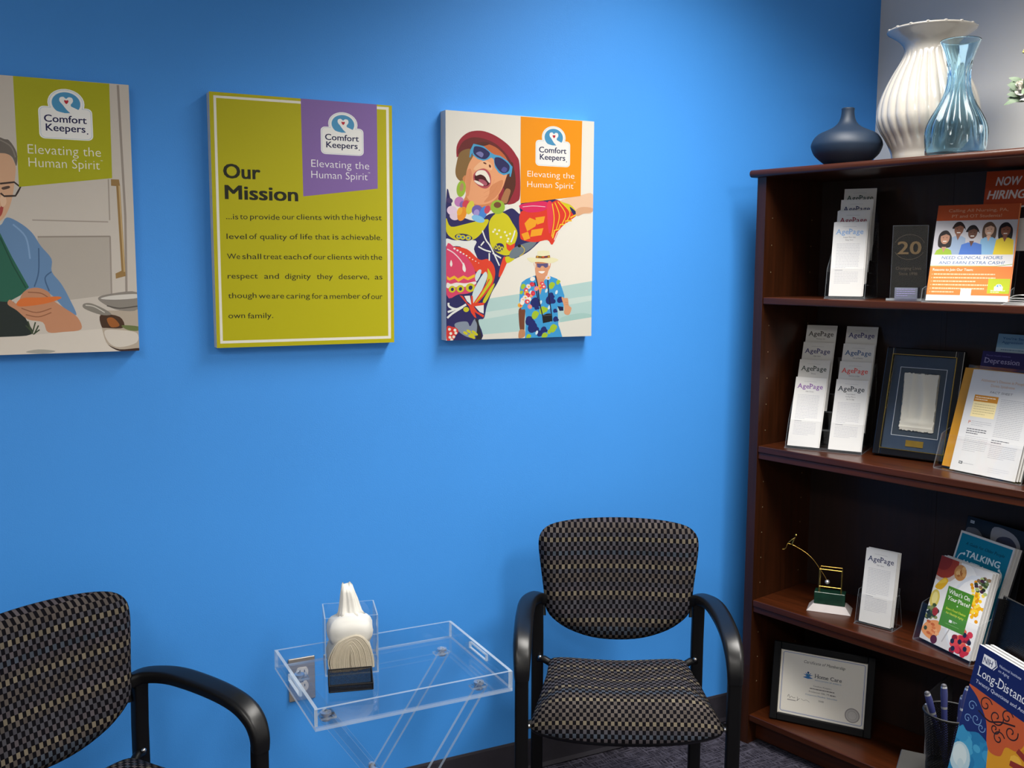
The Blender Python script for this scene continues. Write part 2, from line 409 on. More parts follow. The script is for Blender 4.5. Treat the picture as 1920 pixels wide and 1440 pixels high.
def logo(P, x, y, wd, ht, name=True):
    """white badge with blue swirl, heart and two-line name; label rectangle x,y,wd,ht"""
    kx, ky = wd/407.0, ht/307.0
    def q(a, b): return (x+(a-1185)*kx, y+(522-b)*ky)
    def rr(h, x0, y0, x1, y1, r):
        pts = []
        for cx, cy, t0 in ((x1-r, y1-r, 0), (x0+r, y1-r, PI/2), (x0+r, y0+r, PI), (x1-r, y0+r, 1.5*PI)):
            for k in range(5): t = t0+PI/2*k/4; pts.append(q(cx+r*math.cos(t), cy+r*math.sin(t)))
        P.poly(h, pts)
    def el(h, cx, cy, rx, ry): P.poly(h, [q(cx+rx*math.cos(2*PI*k/28), cy+ry*math.sin(2*PI*k/28)) for k in range(28)])
    el('FBFBF8', 1395, 175, 142, 138); rr('FBFBF8', 1180, 213, 1594, 525, 44)
    el('A9C3D6', 1395, 175, 133, 129); rr('A9C3D6', 1190, 222, 1585, 516, 38)
    el('F8F8F5', 1395, 175, 130, 126); rr('F8F8F5', 1193, 225, 1582, 513, 36)
    arc = [(1395+110*math.cos(t), 175+106*math.sin(t)) for t in [math.radians(40-i*(40+228)/30) for i in range(31)]]
    P.poly('4F9BC8', [q(*p) for p in arc+[(1345, 262), (1382, 270), (1424, 268), (1395, 225), (1362, 180), (1380, 150), (1430, 160), (1430, 200)]])
    heart = crom([(1396, 132), (1415, 116), (1441, 120), (1449, 148), (1436, 176), (1400, 208), (1360, 180), (1344, 150), (1350, 122), (1376, 114)], True, 3)
    P.poly('F8F8F5', [q(*p) for p in heart])
    P.poly('F8F8F5', [q(*p) for p in ((1352, 165), (1395, 235), (1424, 268), (1462, 262), (1512, 244), (1436, 205), (1420, 190))])
    P.poly('C0283C', [q(*p) for p in crom([(1396, 150), (1404, 144), (1413, 148), (1412, 163), (1397, 182), (1383, 164), (1381, 149), (1389, 144)], True, 3)])
    if name:
        P.text('1E1E50', 'Comfort', *q(1222, 362), width=325*kx, cap=72*ky, off=.018)
        P.text('1E1E50', 'Keepers', *q(1232, 448), width=302*kx, cap=72*ky, off=.018); P.ell('1E1E50', *q(1551, 459), 6*kx, 6*ky)
ART_COOK = [
('p', 'B9B0A6', 0, '252.2,264 403.9,266.2 401.3,132.5 247.1,112.7'),
('l', '9E948A', 5.07, 0, '433.8,607.8 438.2,313.6 433.7,132.2'),
('l', 'A89E94', 2.82, 0, '405,395.8 404.1,303'),
('l', '9A9086', 3.38, 0, '252.1,262.6 403.9,266.2'),
('l', 'A0968C', 3.38, 0, '403.4,266.2 401.3,132.5'),
('l', 'D0C8BE', 2.26, 0, '219.1,593.9 220.1,374.7'),
('l', 'A89E94', 2.82, 0, '243.1,299.6 400.7,299'),
('p', '9C7C4C', 0, '410.4,396 427.9,396.1 429.6,382 433.7,175 412.1,169.1 411.7,181 424.9,187.4 421.2,380.8 410.3,381.3'),
('l', 'C4A878', 3.38, 0, '427.7,382 431.3,184.9'),
('p', 'DAD2C6', 0, '0.8,28.2 166,38.5 373.9,53.5 457,44.5 456.7,0 164,0 0,0'),
('p', 'A8A69E', 1, '215.7,4.7 242.1,10.1 277.1,5.1 250.4,0.1'),
('p', 'B8AA9A', 1, '375.6,91.2 417.3,95.5 457,100.8 456.6,5.1 413.3,2.5 388.4,16.3 378.3,49'),
('p', '4A3426', 1, '376.3,86.2 416.6,80.5 424.9,55.3 387.8,55.2 376.5,58.9'),
('p', 'A0602E', 1, '388.7,76.1 402.6,78.3 415.8,60.5 397.1,57'),
('p', '6E7A4A', 1, '420.4,60.4 456.8,57.1 456.4,47 433.9,49.1'),
('p', 'D8D0C4', 1, '382.9,48.9 415.3,49.5 452.4,42.1 451.5,19.4 413.6,9.5 390.9,21.2'),
('p', '3E2A24', 1, '388.4,16.3 413.4,4.5 456.6,6.1 456.4,0.1 413.2,0.5'),
('p', '8E8880', 1, '371.6,124.9 400.5,134.5 457,137.4 457,97.3 417.3,95.5 387.8,108.3'),
('p', 'D6D2CA', 1, '377,123.3 404.9,130.4 457,132.9 457,123.9 409.1,120.5'),
('l', '5A544E', 2.82, 1, '390,106.8 417.5,100.4 457,104.8'),
('p', '8A857C', 1, '340.2,111.5 358.3,112.2 389.6,95.9 398.3,85.8 375.4,86.2 341.9,100.6'),
('l', 'D0CAC0', 2.26, 1, '344.5,108.5 362.5,105.2 384.8,91'),
('p', '6A8EB8', 1, '11,212.5 95,278 153.6,293 178.4,286.5 192.8,304.2 219.1,292 241.7,271 257.6,242.6 278.1,213.9 277.6,185 295.4,158.3 310.3,126.5 324.6,86.2 299.4,102.3 270.1,136.6 235.4,141.8 170.9,137.6 46,120.1'),
('l', '48688E', 2.82, 1, '253.1,237.7 250.5,185 240.2,151.4'),
('l', '48688E', 2.82, 1, '276.8,185 262.9,170.5 270.3,141.5'),
('l', '86A8D0', 3.38, 1, '204,289.3 228.3,261.3 234.6,213.7'),
('p', '2A6652', 0, '54.5,277.3 177.6,270 198.3,218.2 229.3,150.5 211.2,132.4 182.6,116 45.7,115.5'),
('l', '1E4E3E', 2.82, 0, '177.1,260.6 199.5,199.2 222.8,149.1'),
('p', '28302E', 1, '45.8,117.8 182.7,118.4 199.5,113.4 223.4,72.1 228.5,44.5 166,40.4 41.6,38.7'),
('p', 'DCAE8C', 1, '50.6,427.8 105,466.9 187,457.4 205.1,439.7 215.4,416.7 212.1,383.8 206.2,350.7 196.2,319.8 178.9,295.4 127,259.9 63.5,295.8'),
('p', '726A62', 1, '49.4,405 57.1,473.4 115.8,517.8 188,477 205.4,471.4 219.3,445 217.1,416.8 210.3,434.3 198.9,442.2 177.9,443 87.6,443.2'),
('l', '8E867C', 2.82, 1, '187.7,471.4 208.1,458.5 216.3,435.5'),
('p', 'B04A44', 1, '171.3,312.2 186.6,331.3 184,312.5 175,301.9'),
('p', 'EAC4A4', 1, '181.4,345.2 190.3,354.9 193.6,336.2 184.7,326.6'),
('p', '5A463C', 1, '185.9,368.8 199.7,373 201.5,368.4 188.7,364.2'),
('l', '3A2E2A', 3.95, 0, '183,377.1 211.1,381.4 222.9,371 216.8,359.5 212.2,351.8 190.1,350.2 182.8,356.5'),
('p', 'C88E6C', 1, '215.7,137.1 231.4,147.6 250.9,148.4 269.3,138.6 276,122 299.5,103.2 326.2,81.2 333,53.5 296.9,48.5 263.7,48.4 253.8,71 223.7,78.4 202.3,99 185,112.6 189.8,123.1 203.9,114.3'),
('l', '9A6448', 2.26, 1, '211.9,103.6 241.8,93.5 272.9,102.7'),
('l', '9A6448', 2.26, 1, '219.9,89.1 245.7,83.8 272.4,93'),
('l', '9A6448', 2.26, 1, '226.6,139.4 252.6,136.8 267.4,127'),
('p', 'E0783A', 1, '203.1,115.7 217.4,126.6 252.1,127.2 288.2,129.2 292.4,123.8 258,112.6 210,107.5'),
('l', '3E4A34', 2.82, 1, '223.5,74.5 230.7,45.4'),
('l', '3E4A34', 2.82, 1, '238.6,71.8 230.7,45.4'),
('l', '3E4A34', 2.82, 1, '244.7,64.4 235.1,45.3'),
('l', '3E4A34', 2.82, 1, '218.7,65 231,50.2'),
('l', '3E4A34', 2.82, 1, '246.5,54.7 232.9,44.4'),
('p', 'AFAF16', 0, '219.9,610 415.6,609.3 413.3,398.5 220,371.4'),
('logo', 267.7, 480.4, 108.7, 69.7),
('t', 'F4F0E4', 'Elevating the', 241.5, 445.2, 150.0, 21.6, -0.012),
('t', 'F4F0E4', 'Human Spirit', 241.8, 416.5, 146.2, 21.7, -0.012),
('t', 'F4F0E4', 'TM', 389.9, 435.4, 4.5, None, 0),
]
ART_MISSION = [
('p', 'F4F0E2', 0, '9.7,601.8 448.2,605.5 448.1,10.4 8.2,10.6'),
('p', 'C0BA10', 0, '15.8,596.3 441.1,598.6 440.6,17.4 14.6,17.1'),
('p', '8A6CB0', 0, '219.7,610 416.2,610 416,398.6 221.3,372.3'),
('logo', 269.8, 479.5, 109.3, 66.4),
('t', 'FFFFFF', 'Elevating the', 243.2, 445.9, 150.6, 19.3, -0.012),
('t', 'FFFFFF', 'Human Spirit', 242.7, 418.4, 146.6, 19.4, -0.012),
('t', 'FFFFFF', 'TM', 390.7, 435.9, 5.3, None, 0),
('t', '26281C', 'Our', 28.6, 409.9, 86.4, 35.2, 0.03),
('t', '26281C', 'Mission', 31.0, 360.1, 175.7, 34.6, 0.03),
('t', '2A2C1E', '...is', 31.1, 311.9, 28.8, 13.6, 0.004),
('t', '2A2C1E', 'to', 64.1, 312.6, 18.3, 13.7, 0.004),
('t', '2A2C1E', 'provide', 88.5, 313.0, 72.3, 13.8, 0.004),
('t', '2A2C1E', 'our', 166.7, 314.5, 31.3, 14.0, 0.004),
('t', '2A2C1E', 'clients', 202.9, 315.2, 63.8, 14.1, 0.004),
('t', '2A2C1E', 'with', 272.2, 316.6, 40.8, 14.2, 0.004),
('t', '2A2C1E', 'the', 318.1, 317.4, 31.0, 14.4, 0.004),
('t', '2A2C1E', 'highest', 354.8, 318.1, 71.3, 14.5, 0.004),
('t', '2A2C1E', 'level', 30.8, 264.4, 48.2, 13.7, 0.004),
('t', '2A2C1E', 'of', 85.1, 265.0, 19.0, 13.8, 0.004),
('t', '2A2C1E', 'quality', 111.2, 265.2, 66.7, 13.9, 0.004),
('t', '2A2C1E', 'of', 184.8, 266.0, 20.7, 14.1, 0.004),
('t', '2A2C1E', 'life', 211.9, 266.3, 29.9, 14.1, 0.004),
('t', '2A2C1E', 'that', 248.9, 266.6, 38.4, 14.3, 0.004),
('t', '2A2C1E', 'is', 294.5, 267.1, 15.3, 14.3, 0.004),
('t', '2A2C1E', 'achievable.', 317.5, 267.3, 108.8, 14.4, 0.004),
('t', '2A2C1E', 'We', 30.5, 216.2, 31.3, 13.7, 0.004),
('t', '2A2C1E', 'shall', 67.0, 216.2, 46.0, 13.9, 0.004),
('t', '2A2C1E', 'treat', 117.8, 216.3, 46.0, 14.0, 0.004),
('t', '2A2C1E', 'each', 168.7, 216.3, 44.4, 14.1, 0.004),
('t', '2A2C1E', 'of', 217.5, 216.4, 22.5, 14.2, 0.004),
('t', '2A2C1E', 'our', 244.1, 216.4, 31.3, 14.3, 0.004),
('t', '2A2C1E', 'clients', 280.0, 216.4, 63.9, 14.4, 0.004),
('t', '2A2C1E', 'with', 349.1, 216.5, 40.5, 14.6, 0.004),
('t', '2A2C1E', 'the', 394.4, 216.5, 31.5, 14.7, 0.004),
('t', '2A2C1E', 'respect', 30.7, 168.7, 72.7, 13.8, 0.004),
('t', '2A2C1E', 'and', 119.2, 168.0, 36.4, 14.0, 0.004),
('t', '2A2C1E', 'dignity', 170.7, 167.6, 65.6, 14.1, 0.004),
('t', '2A2C1E', 'they', 251.4, 166.9, 41.8, 14.4, 0.004),
('t', '2A2C1E', 'deserve,', 308.6, 166.4, 81.2, 14.6, 0.004),
('t', '2A2C1E', 'as', 405.2, 165.7, 20.9, 14.7, 0.004),
('t', '2A2C1E', 'though', 30.4, 121.0, 68.6, 13.8, 0.004),
('t', '2A2C1E', 'we', 104.3, 119.7, 28.4, 14.0, 0.004),
('t', '2A2C1E', 'are', 137.1, 119.1, 30.3, 14.2, 0.004),
('t', '2A2C1E', 'caring', 172.8, 118.5, 60.2, 14.2, 0.004),
('t', '2A2C1E', 'for', 238.0, 117.4, 26.9, 14.4, 0.004),
('t', '2A2C1E', 'a', 268.5, 116.9, 11.2, 14.4, 0.004),
('t', '2A2C1E', 'member', 284.3, 116.6, 81.2, 14.5, 0.004),
('t', '2A2C1E', 'of', 370.3, 115.1, 21.7, 14.8, 0.004),
('t', '2A2C1E', 'our', 394.7, 114.7, 30.6, 14.8, 0.004),
('t', '2A2C1E', 'own', 29.7, 72.0, 40.0, 13.9, 0.004),
('t', '2A2C1E', 'family.', 76.4, 70.8, 62.6, 14.0, 0.004),
]
ART_BEACH = [
('p', 'B9D9D6', 0, '48.6,96.1 129.2,112.6 217,123.7 355.7,144.5 457,159.2 457,54 346.9,40.6 229,19 49,7.8'),
('p', 'CFE3DF', 1, '99,71.4 228,88.5 457,117.7 457,103.1 228.2,72.1 99.1,55.3'),
('p', 'A9CFCB', 1, '357.5,56 418.1,67.2 457,61.8 457,54 363.3,41.5'),
('p', 'E4E3DA', 0, '74.1,11.9 228.9,19.7 346.9,41.3 457,54.5 457,0 74.3,0'),
('p', '9A2A38', 1, '32,487.6 31.4,516 43.9,539.6 68.2,557 100.2,562.7 130.1,558 160.3,545.5 188.4,527.1 209.2,503.6 219.8,479.4 222,395.7 210.9,377.1 192.9,370.2 177.5,371.5 146.8,388.5 71.2,474.3 36.9,490.1'),
('p', '6E2A2A', 1, '38.1,494.5 40.4,516.5 53.7,533.6 78.1,543.8 110.3,542.5 145.4,531.3 175.9,508.5 195.4,482.7 207.3,449.5 202.6,422.2 172,411.9 96.1,453.4'),
('p', '8A6A3E', 1, '39.3,499 30.9,472.3 27.8,450.2 32.3,435.1 44.5,426.3 54.3,431.6 63.9,460.7 78.5,490.1 75.9,511.9 56.3,510.8'),
('p', '5A2E20', 1, '181.5,466.3 176.8,434.6 170.8,400.6 162.2,375.5 180.1,369.3 195.3,390.2 207.7,422.4 204.6,458.4 196.6,485'),
('p', 'B07850', 1, '179.6,412.2 169.6,396.1 163.4,376.7 180.1,372.7 187.6,389.9 192.5,408.2'),
('p', 'D88A58', 1, '54.2,442.6 58.2,394.2 50.9,369.5 81.9,352.7 127,349.6 152,375.1 146.6,410.9'),
('p', 'EFA878', 1, '80.9,496.8 67.5,474.1 59.1,447.3 56.3,416.2 59.4,389.8 71.9,374.7 91.8,366.4 121.8,369.6 141.9,379.3 156.9,395.6 169.4,416.3 178,439.2 184.2,457.4 183.8,484.4 155.6,516.3 120.4,527.6 90.6,528.1'),
('p', 'C66A3E', 1, '110.4,530.4 145.4,522.4 173.5,501.7 186.5,480 184.1,466.4 145.7,493.6 120.5,512.2 105.5,522.4'),
('p', '5A2A22', 1, '71,511.6 80.7,525.4 110.4,533.7 130.3,530.4 110.4,522.7 88.1,523.6 76,496.5'),
('p', 'E09468', 1, '59.1,447.3 71.3,461.1 76.3,443.6 71.6,416.9 66.8,390 59.4,394.2'),
('p', 'DB8F60', 1, '131.4,414.8 151.5,429.1 169.2,434.3 164.3,411.6 146.8,388.5 126.7,376.5 111.7,373.8 126.6,392.2'),
('p', 'F6BE92', 1, '81.2,461.5 100.9,480.2 120.8,483.4 135.9,473 133.5,459.6 110.9,464.1 91.1,457.6'),
('p', '4FA3D0', 0, '80.7,527.1 88.1,526.2 110.4,522.7 134.3,505.8 143.1,501.9 160.8,499.3 183.8,486.6 198.1,471.6 194.9,457.9 187.3,452.6 171.5,447.9 156.3,453.9 144,469 141.3,488.9 134.4,493.4 123.2,487.5 110.8,483.3 93.4,487.5 78,497.7 77.1,514.2'),
('p', '4FA3D0', 0, '80.7,527.1 71,509.4 68.7,490.6 71.6,490.8 78.4,505.5 83.2,518.9'),
('p', '4FA3D0', 0, '193,466.8 198.1,470.5 195.7,455.7 192.5,444.3 189.4,445.3 189.8,455.5'),
('p', '2E2E5E', 1, '86.2,520.8 109.2,518.2 129.1,505.1 122.7,492.4 110.7,487.8 93.3,491.9 81.4,501.7 80.8,512.2'),
('p', '2E2E5E', 1, '145.7,494 163.4,493.6 187,477.3 188.7,464.4 182.9,456.9 171.5,453.3 158.7,458.5 146.5,473.1 143.3,484.5'),
('p', '7A7AB0', 1, '88.3,502.7 100.6,507.8 110.6,501.7 105.7,492.6 95.8,496.5'),
('p', '55559A', 1, '163.8,461 171.3,470.3 181.5,466.3 179.1,458.3 171.5,455.7'),
('p', '6A3020', 1, '119.6,475.7 118.8,475.2 117.4,474.9 115.6,475.1 113.6,475.7 111.8,476.5 110.4,477.5 109.6,478.5 109.6,479.4 110.3,479.9 111.7,480.1 113.5,479.9 115.5,479.4 117.3,478.6 118.8,477.6 119.5,476.6'),
('p', '6A3020', 1, '132.5,471.6 132.9,469.9 132.9,468.4 132.3,467.1 131.4,466.4 130.2,466.3 128.9,466.9 127.7,468 126.8,469.5 126.4,471.1 126.4,472.7 126.9,473.9 127.9,474.6 129.1,474.7 130.4,474.1 131.6,473'),
('p', 'B8505A', 1, '81.3,447.2 96,459.6 114.7,462.7 129.1,451.6 133.2,435 130.4,419.2 118.9,410.5 103.9,412.1 88.9,421.6 80.4,432.7'),
('p', '4A1218', 1, '86.2,446.3 98.6,455.7 113.5,456.4 126.1,445.9 129.2,432.6 126.8,421.3 113.8,415.9 96.3,423.4 84.3,435.1'),
('p', 'F5EFE0', 1, '86.7,449 96.1,457.4 114,457.8 125.6,445.8 130.2,432.6 128.8,425.4 121.7,431.8 114.1,442 101.6,447 88.7,443.1'),
('p', 'B05A6A', 1, '96.2,433.4 111.2,432.9 121.3,424.5 117.6,417.6 103.8,421.5'),
('p', 'F0E6D8', 1, '84.4,430.7 96.3,428.1 110.3,420.2 107.8,417 93.9,420.9 83.4,428'),
('l', 'C87A50', 0.44, 1, '71.3,461.1 67.8,430 70.4,403.5'),
('l', 'C87A50', 0.44, 1, '143.8,435.5 131.5,410.3 111.5,398.4'),
('l', 'C87A50', 0.44, 1, '151.6,420.1 136.6,399.3 111.6,387.2'),
('p', '2E2A62', 1, '0.8,379.2 14.4,376 24.7,344 86.7,322.4 128.5,342.3 165.5,348.1 197.5,359.5 222.1,345 225.4,373.8 295.5,383.3 340,387.2 386,354.6 363.9,324.7 325.2,284.7 297.3,279.3 253.6,244.6 221,227.3 183.2,210 167.4,181.1 151.6,152.1 135.8,128.1 120.2,89.6 112.4,58.4 95,51.4 104.9,0 1.7,0'),
('p', 'D8CE1E', 1, '0.9,328.5 14.7,305.7 60.8,314.7 123.3,328.1 115.6,304.3 87,275.4 50.7,267.7 19.9,274.2 1,292.4'),
('p', 'D8CE1E', 1, '128.7,323.5 154.9,347.8 181.6,341.5 198,320.5 214.6,292.2 204.3,258.4 188.4,231.7 156.1,236.1 134.6,254.9 127.9,285.6'),
('p', 'EEF0EC', 1, '1,273.8 25,269.6 87.1,269.8 82,247 93.8,216.4 69.1,230.4 40.5,253.5 1.1,252.9'),
('p', 'E8472E', 1, '20,250.8 61.2,246.7 97.9,218.8 124.3,220 143.1,200.1 145,171.4 130.4,137.7 114.1,176.1 87.7,185.5 51,223.1'),
('p', 'E0466E', 1, '1.1,252.9 25.1,250.9 56.1,230.2 79.7,199.7 88.8,171.2 85.9,142.6 69.7,128.4 35.9,124.7 1.4,123'),
('l', 'F6D8E0', 3.06, 1, '3.2,246 23.3,235.1 45.5,212.9 55.6,190.3'),
('p', 'F6F0EA', 1, '14.8,217.1 18.5,205.9 14.8,199.1 11.1,205.8'),
('p', 'F6F0EA', 1, '50.5,210.6 57.5,194.9 55.6,184.7 48.1,192.6'),
('p', 'F5BE2A', 0, '2.6,174.3 10,168.7 23.5,175.5 34.6,167.7 50.7,175.6 63.2,170 84.4,179.1 84.4,171.2 64.4,162.7 52,167.7 35.9,158.2 24.8,167.2 10,162 2.7,165.4'),
('p', 'F4EFE6', 1, '2.7,156.4 13.7,153 31,156.4 55.8,154.5 85.7,159.1 86.3,151.8 55.8,145 31,144.6 2.7,141.7'),
('p', 'D2CC28', 1, '27.2,142 27.7,138.5 26.7,135 24.3,132.1 20.9,130.2 16.9,129.7 13,130.5 9.8,132.5 7.8,135.5 7.2,139 8.2,142.5 10.6,145.3 14.1,147.2 18.1,147.8 21.9,147 25.1,145'),
('p', '2E2A62', 1, '22.1,136.9 21.1,135.4 19.7,134.3 18,133.8 16.3,134 14.8,134.9 13.9,136.2 13.6,137.9 13.9,139.7 14.8,141.2 16.3,142.3 18,142.8 19.6,142.6 21.1,141.7 22,140.3 22.4,138.6'),
('p', 'D2CC28', 1, '52.2,143.4 52.8,139.5 51.7,135.7 49,132.5 45.2,130.5 40.8,129.8 36.5,130.7 33,133 30.7,136.3 30.1,140.1 31.2,143.9 33.9,147.1 37.7,149.1 42.1,149.8 46.4,148.9 49.9,146.7'),
('p', '2E2A62', 1, '46.4,137.8 45.4,136.2 43.8,135 41.9,134.4 40.1,134.6 38.5,135.6 37.4,137.1 37.1,138.9 37.4,140.9 38.5,142.5 40.1,143.7 41.9,144.3 43.8,144.1 45.4,143.1 46.4,141.6 46.8,139.8'),
('p', 'D2CC28', 1, '84.2,147 85,142.3 83.7,137.8 80.5,134 75.9,131.5 70.6,130.7 65.4,131.8 61.1,134.5 58.4,138.4 57.7,143 59,147.6 62.2,151.4 66.8,153.9 72.1,154.7 77.2,153.6 81.5,150.9'),
('p', '2E2A62', 1, '77.3,140.4 76,138.4 74.1,137 71.8,136.3 69.6,136.6 67.7,137.7 66.4,139.5 65.9,141.7 66.4,144 67.6,146.1 69.5,147.5 71.8,148.1 74,147.9 76,146.8 77.2,144.9 77.7,142.7'),
('p', 'F8F0E8', 1, '27.7,246.4 27.1,245.6 26.1,245 24.8,244.9 23.5,245.1 22.4,245.7 21.5,246.5 21.1,247.5 21.2,248.4 21.8,249.3 22.8,249.8 24.1,250 25.4,249.7 26.5,249.2 27.4,248.3 27.8,247.4'),
('p', 'F8F0E8', 1, '36.3,241.9 35.8,241.1 34.8,240.6 33.7,240.5 32.5,240.7 31.4,241.2 30.6,242 30.2,242.9 30.3,243.8 30.9,244.5 31.8,245 32.9,245.2 34.2,245 35.3,244.5 36,243.7 36.4,242.8'),
('p', 'F8F0E8', 1, '45,237.4 44.5,236.7 43.6,236.2 42.5,236.1 41.4,236.2 40.4,236.7 39.7,237.5 39.3,238.3 39.4,239.1 39.9,239.8 40.8,240.3 41.9,240.4 43,240.2 44,239.7 44.7,239 45.1,238.2'),
('p', 'F8F0E8', 1, '53.7,232.8 53.2,232.2 52.4,231.8 51.4,231.6 50.4,231.8 49.5,232.3 48.8,232.9 48.5,233.7 48.6,234.4 49,235.1 49.8,235.5 50.8,235.6 51.8,235.5 52.8,235 53.5,234.3 53.8,233.6'),
('p', 'F8F0E8', 1, '62.4,228.3 62,227.7 61.3,227.3 60.4,227.2 59.4,227.3 58.6,227.8 58,228.4 57.7,229.1 57.7,229.7 58.2,230.3 58.9,230.7 59.8,230.8 60.7,230.7 61.6,230.3 62.2,229.7 62.5,229'),
('p', 'F8F0E8', 1, '71.2,222.8 70.8,222.3 70.1,221.9 69.3,221.8 68.5,222 67.7,222.3 67.2,222.9 66.9,223.5 67,224.1 67.3,224.7 68,225 68.8,225.1 69.7,225 70.4,224.6 71,224 71.2,223.4'),
('p', 'F8F0E8', 1, '80,218.2 79.6,217.7 79,217.4 78.3,217.3 77.6,217.5 76.9,217.8 76.4,218.3 76.1,218.9 76.2,219.4 76.5,219.9 77.1,220.2 77.8,220.3 78.6,220.1 79.3,219.8 79.8,219.3 80,218.8'),
('p', 'F8F0E8', 1, '88.8,213.6 88.5,213.2 88,212.9 87.3,212.9 86.7,213 86.1,213.3 85.6,213.7 85.4,214.2 85.5,214.7 85.8,215.1 86.3,215.3 86.9,215.4 87.6,215.3 88.2,215 88.6,214.6 88.8,214.1'),
('p', 'F8F0E8', 1, '97.6,209 97.4,208.6 96.9,208.4 96.4,208.4 95.8,208.5 95.3,208.7 94.9,209.1 94.7,209.5 94.8,209.9 95,210.2 95.5,210.5 96,210.5 96.6,210.4 97.1,210.2 97.5,209.8 97.7,209.4'),
('p', 'D6E6E8', 1, '85.6,174.6 95.6,190.1 104.4,189.5 99.5,172.3 88.8,159.1'),
('p', 'D6E6E8', 1, '75.6,97 77.9,126.7 93.3,156.4 113.3,183.8 121.4,181.5 120,165.5 101.1,126.6 81.6,99.2'),
('p', 'D2CC28', 1, '123.3,195.3 136.2,174.7 135.1,156.4 108.7,122 86.2,98 91.1,112.9 113.6,144.9 123.5,172.4'),
('l', 'E8472E', 3.5, 1, '81.6,99.2 103.6,128.9 128.7,165.5'),
('l', 'E8472E', 4.38, 1, '86.2,96.9 113.8,124.2 136.5,151.8'),
('p', 'D2CC28', 1, '108.9,105.9 128.9,138 144.1,154.1 139.1,137.9 116.5,101.2'),
('p', 'EEF0EC', 0, '53,120 69.9,121 74.1,95.8 61,106.2'),
('p', 'EEF0EC', 0, '83.7,92.3 111.5,95.5 111.2,71.3 99,76'),
('p', 'EEF0EC', 0, '74.9,89 81.3,74 87.7,60.1 76.3,71.7'),
('p', 'E8472E', 0, '39,122.3 48.5,120 63.6,99.4 73.6,95.8 73.5,121 78.5,119.8 79.9,100.4 114,101.2 112,94.8 81.2,91.2 91.4,77.3 112.2,66.6 110.5,60.2 83.8,76.2 89.5,59.6 83.9,61.3 73.7,74.1 67.4,91.3 56,104'),
('l', 'EEF0EC', 5.69, 1, '6.5,102.1 9,91.9 31.3,84.9 58.6,97.1'),
('l', 'EEF0EC', 5.69, 1, '2.9,61.3 16.5,72.5 36.2,83.7 48.6,90.4'),
('l', 'EEF0EC', 5.69, 1, '4.1,77.2 23.8,83.8'),
('p', 'D2CC28', 1, '67.2,83.3 66.5,80.7 64.7,78.5 61.9,77 58.7,76.5 55.4,77.1 52.7,78.6 50.8,80.9 50.2,83.5 50.8,86.1 52.6,88.3 55.4,89.8 58.6,90.3 61.9,89.7 64.6,88.2 66.5,85.9'),
('l', 'EEF0EC', 3.94, 1, '107.3,297.2 117.6,272.6 133,252.4 159,202.4'),
('l', 'EEF0EC', 3.94, 1, '95.1,254.1 112.8,245.3 133.1,239.9'),
('l', 'EEF0EC', 3.94, 1, '102.6,256.5 112.6,267.9'),
('l', 'EEF0EC', 3.94, 1, '194.3,267.1 201.8,283.3 206.8,299.4'),
('l', 'EEF0EC', 3.94, 1, '128,236.4 128.2,215.9'),
('l', 'EEF0EC', 3.94, 1, '138.2,236.5 163.9,223.1'),
('p', 'E8472E', 1, '174.1,227.8 187.1,216.4 182,209.5 164.4,174.8 156.7,174.8 164,207'),
('p', 'D8CE1E', 1, '176.7,225.5 189.6,227.9 205.2,223.5 200.1,216.5 182,209.5'),
('p', '2E2A62', 1, '77.2,275.3 74.7,271.9 68.6,269.5 60,268.4 50,268.7 40.3,270.5 32.3,273.5 27.2,277.1 25.8,280.9 28.3,284.2 34.3,286.6 42.9,287.8 52.8,287.4 62.5,285.7 70.6,282.7 75.8,279.1'),
('p', 'D2CC28', 1, '45.2,279.8 44.6,277.4 42.9,275.3 40.4,273.9 37.4,273.4 34.4,273.8 31.8,275.1 30.1,277.1 29.5,279.5 30.1,281.9 31.8,283.9 34.3,285.3 37.3,285.9 40.3,285.5 42.9,284.2 44.6,282.2'),
('p', '4F78B8', 1, '41,279.7 40.8,278.6 40,277.6 38.8,277 37.3,276.7 35.9,276.9 34.7,277.5 33.9,278.4 33.6,279.5 33.9,280.7 34.7,281.6 35.9,282.3 37.3,282.5 38.7,282.3 39.9,281.7 40.7,280.8'),
('p', 'D2CC28', 1, '56.8,278.2 56.2,275.8 54.5,273.7 52,272.3 49,271.8 45.9,272.2 43.4,273.5 41.6,275.5 41,277.9 41.6,280.3 43.3,282.4 45.9,283.8 48.9,284.3 51.9,283.9 54.5,282.6 56.2,280.6'),
('p', '4F78B8', 1, '52.6,278.1 52.4,277 51.6,276 50.4,275.4 48.9,275.1 47.5,275.3 46.3,275.9 45.5,276.9 45.2,278 45.5,279.1 46.3,280.1 47.5,280.7 48.9,281 50.3,280.8 51.5,280.2 52.3,279.2'),
('p', 'D2CC28', 1, '73,276.7 72.4,274.3 70.7,272.2 68.1,270.8 65.1,270.3 62,270.7 59.4,272 57.7,274 57.1,276.4 57.7,278.8 59.4,280.9 61.9,282.3 65,282.8 68,282.4 70.6,281.1 72.3,279.1'),
('p', '4F78B8', 1, '68.7,276.6 68.5,275.5 67.7,274.5 66.5,273.9 65,273.6 63.6,273.8 62.4,274.4 61.6,275.4 61.3,276.5 61.6,277.6 62.4,278.6 63.6,279.2 65,279.5 66.4,279.3 67.6,278.7 68.5,277.7'),
('p', '2E2A62', 1, '172,257.4 172.6,252.9 170.8,248.3 167,244.4 161.6,241.6 155.6,240.5 149.8,241.2 145.2,243.5 142.3,247.2 141.8,251.7 143.5,256.2 147.3,260.2 152.7,262.9 158.7,264.1 164.5,263.4 169.2,261.1'),
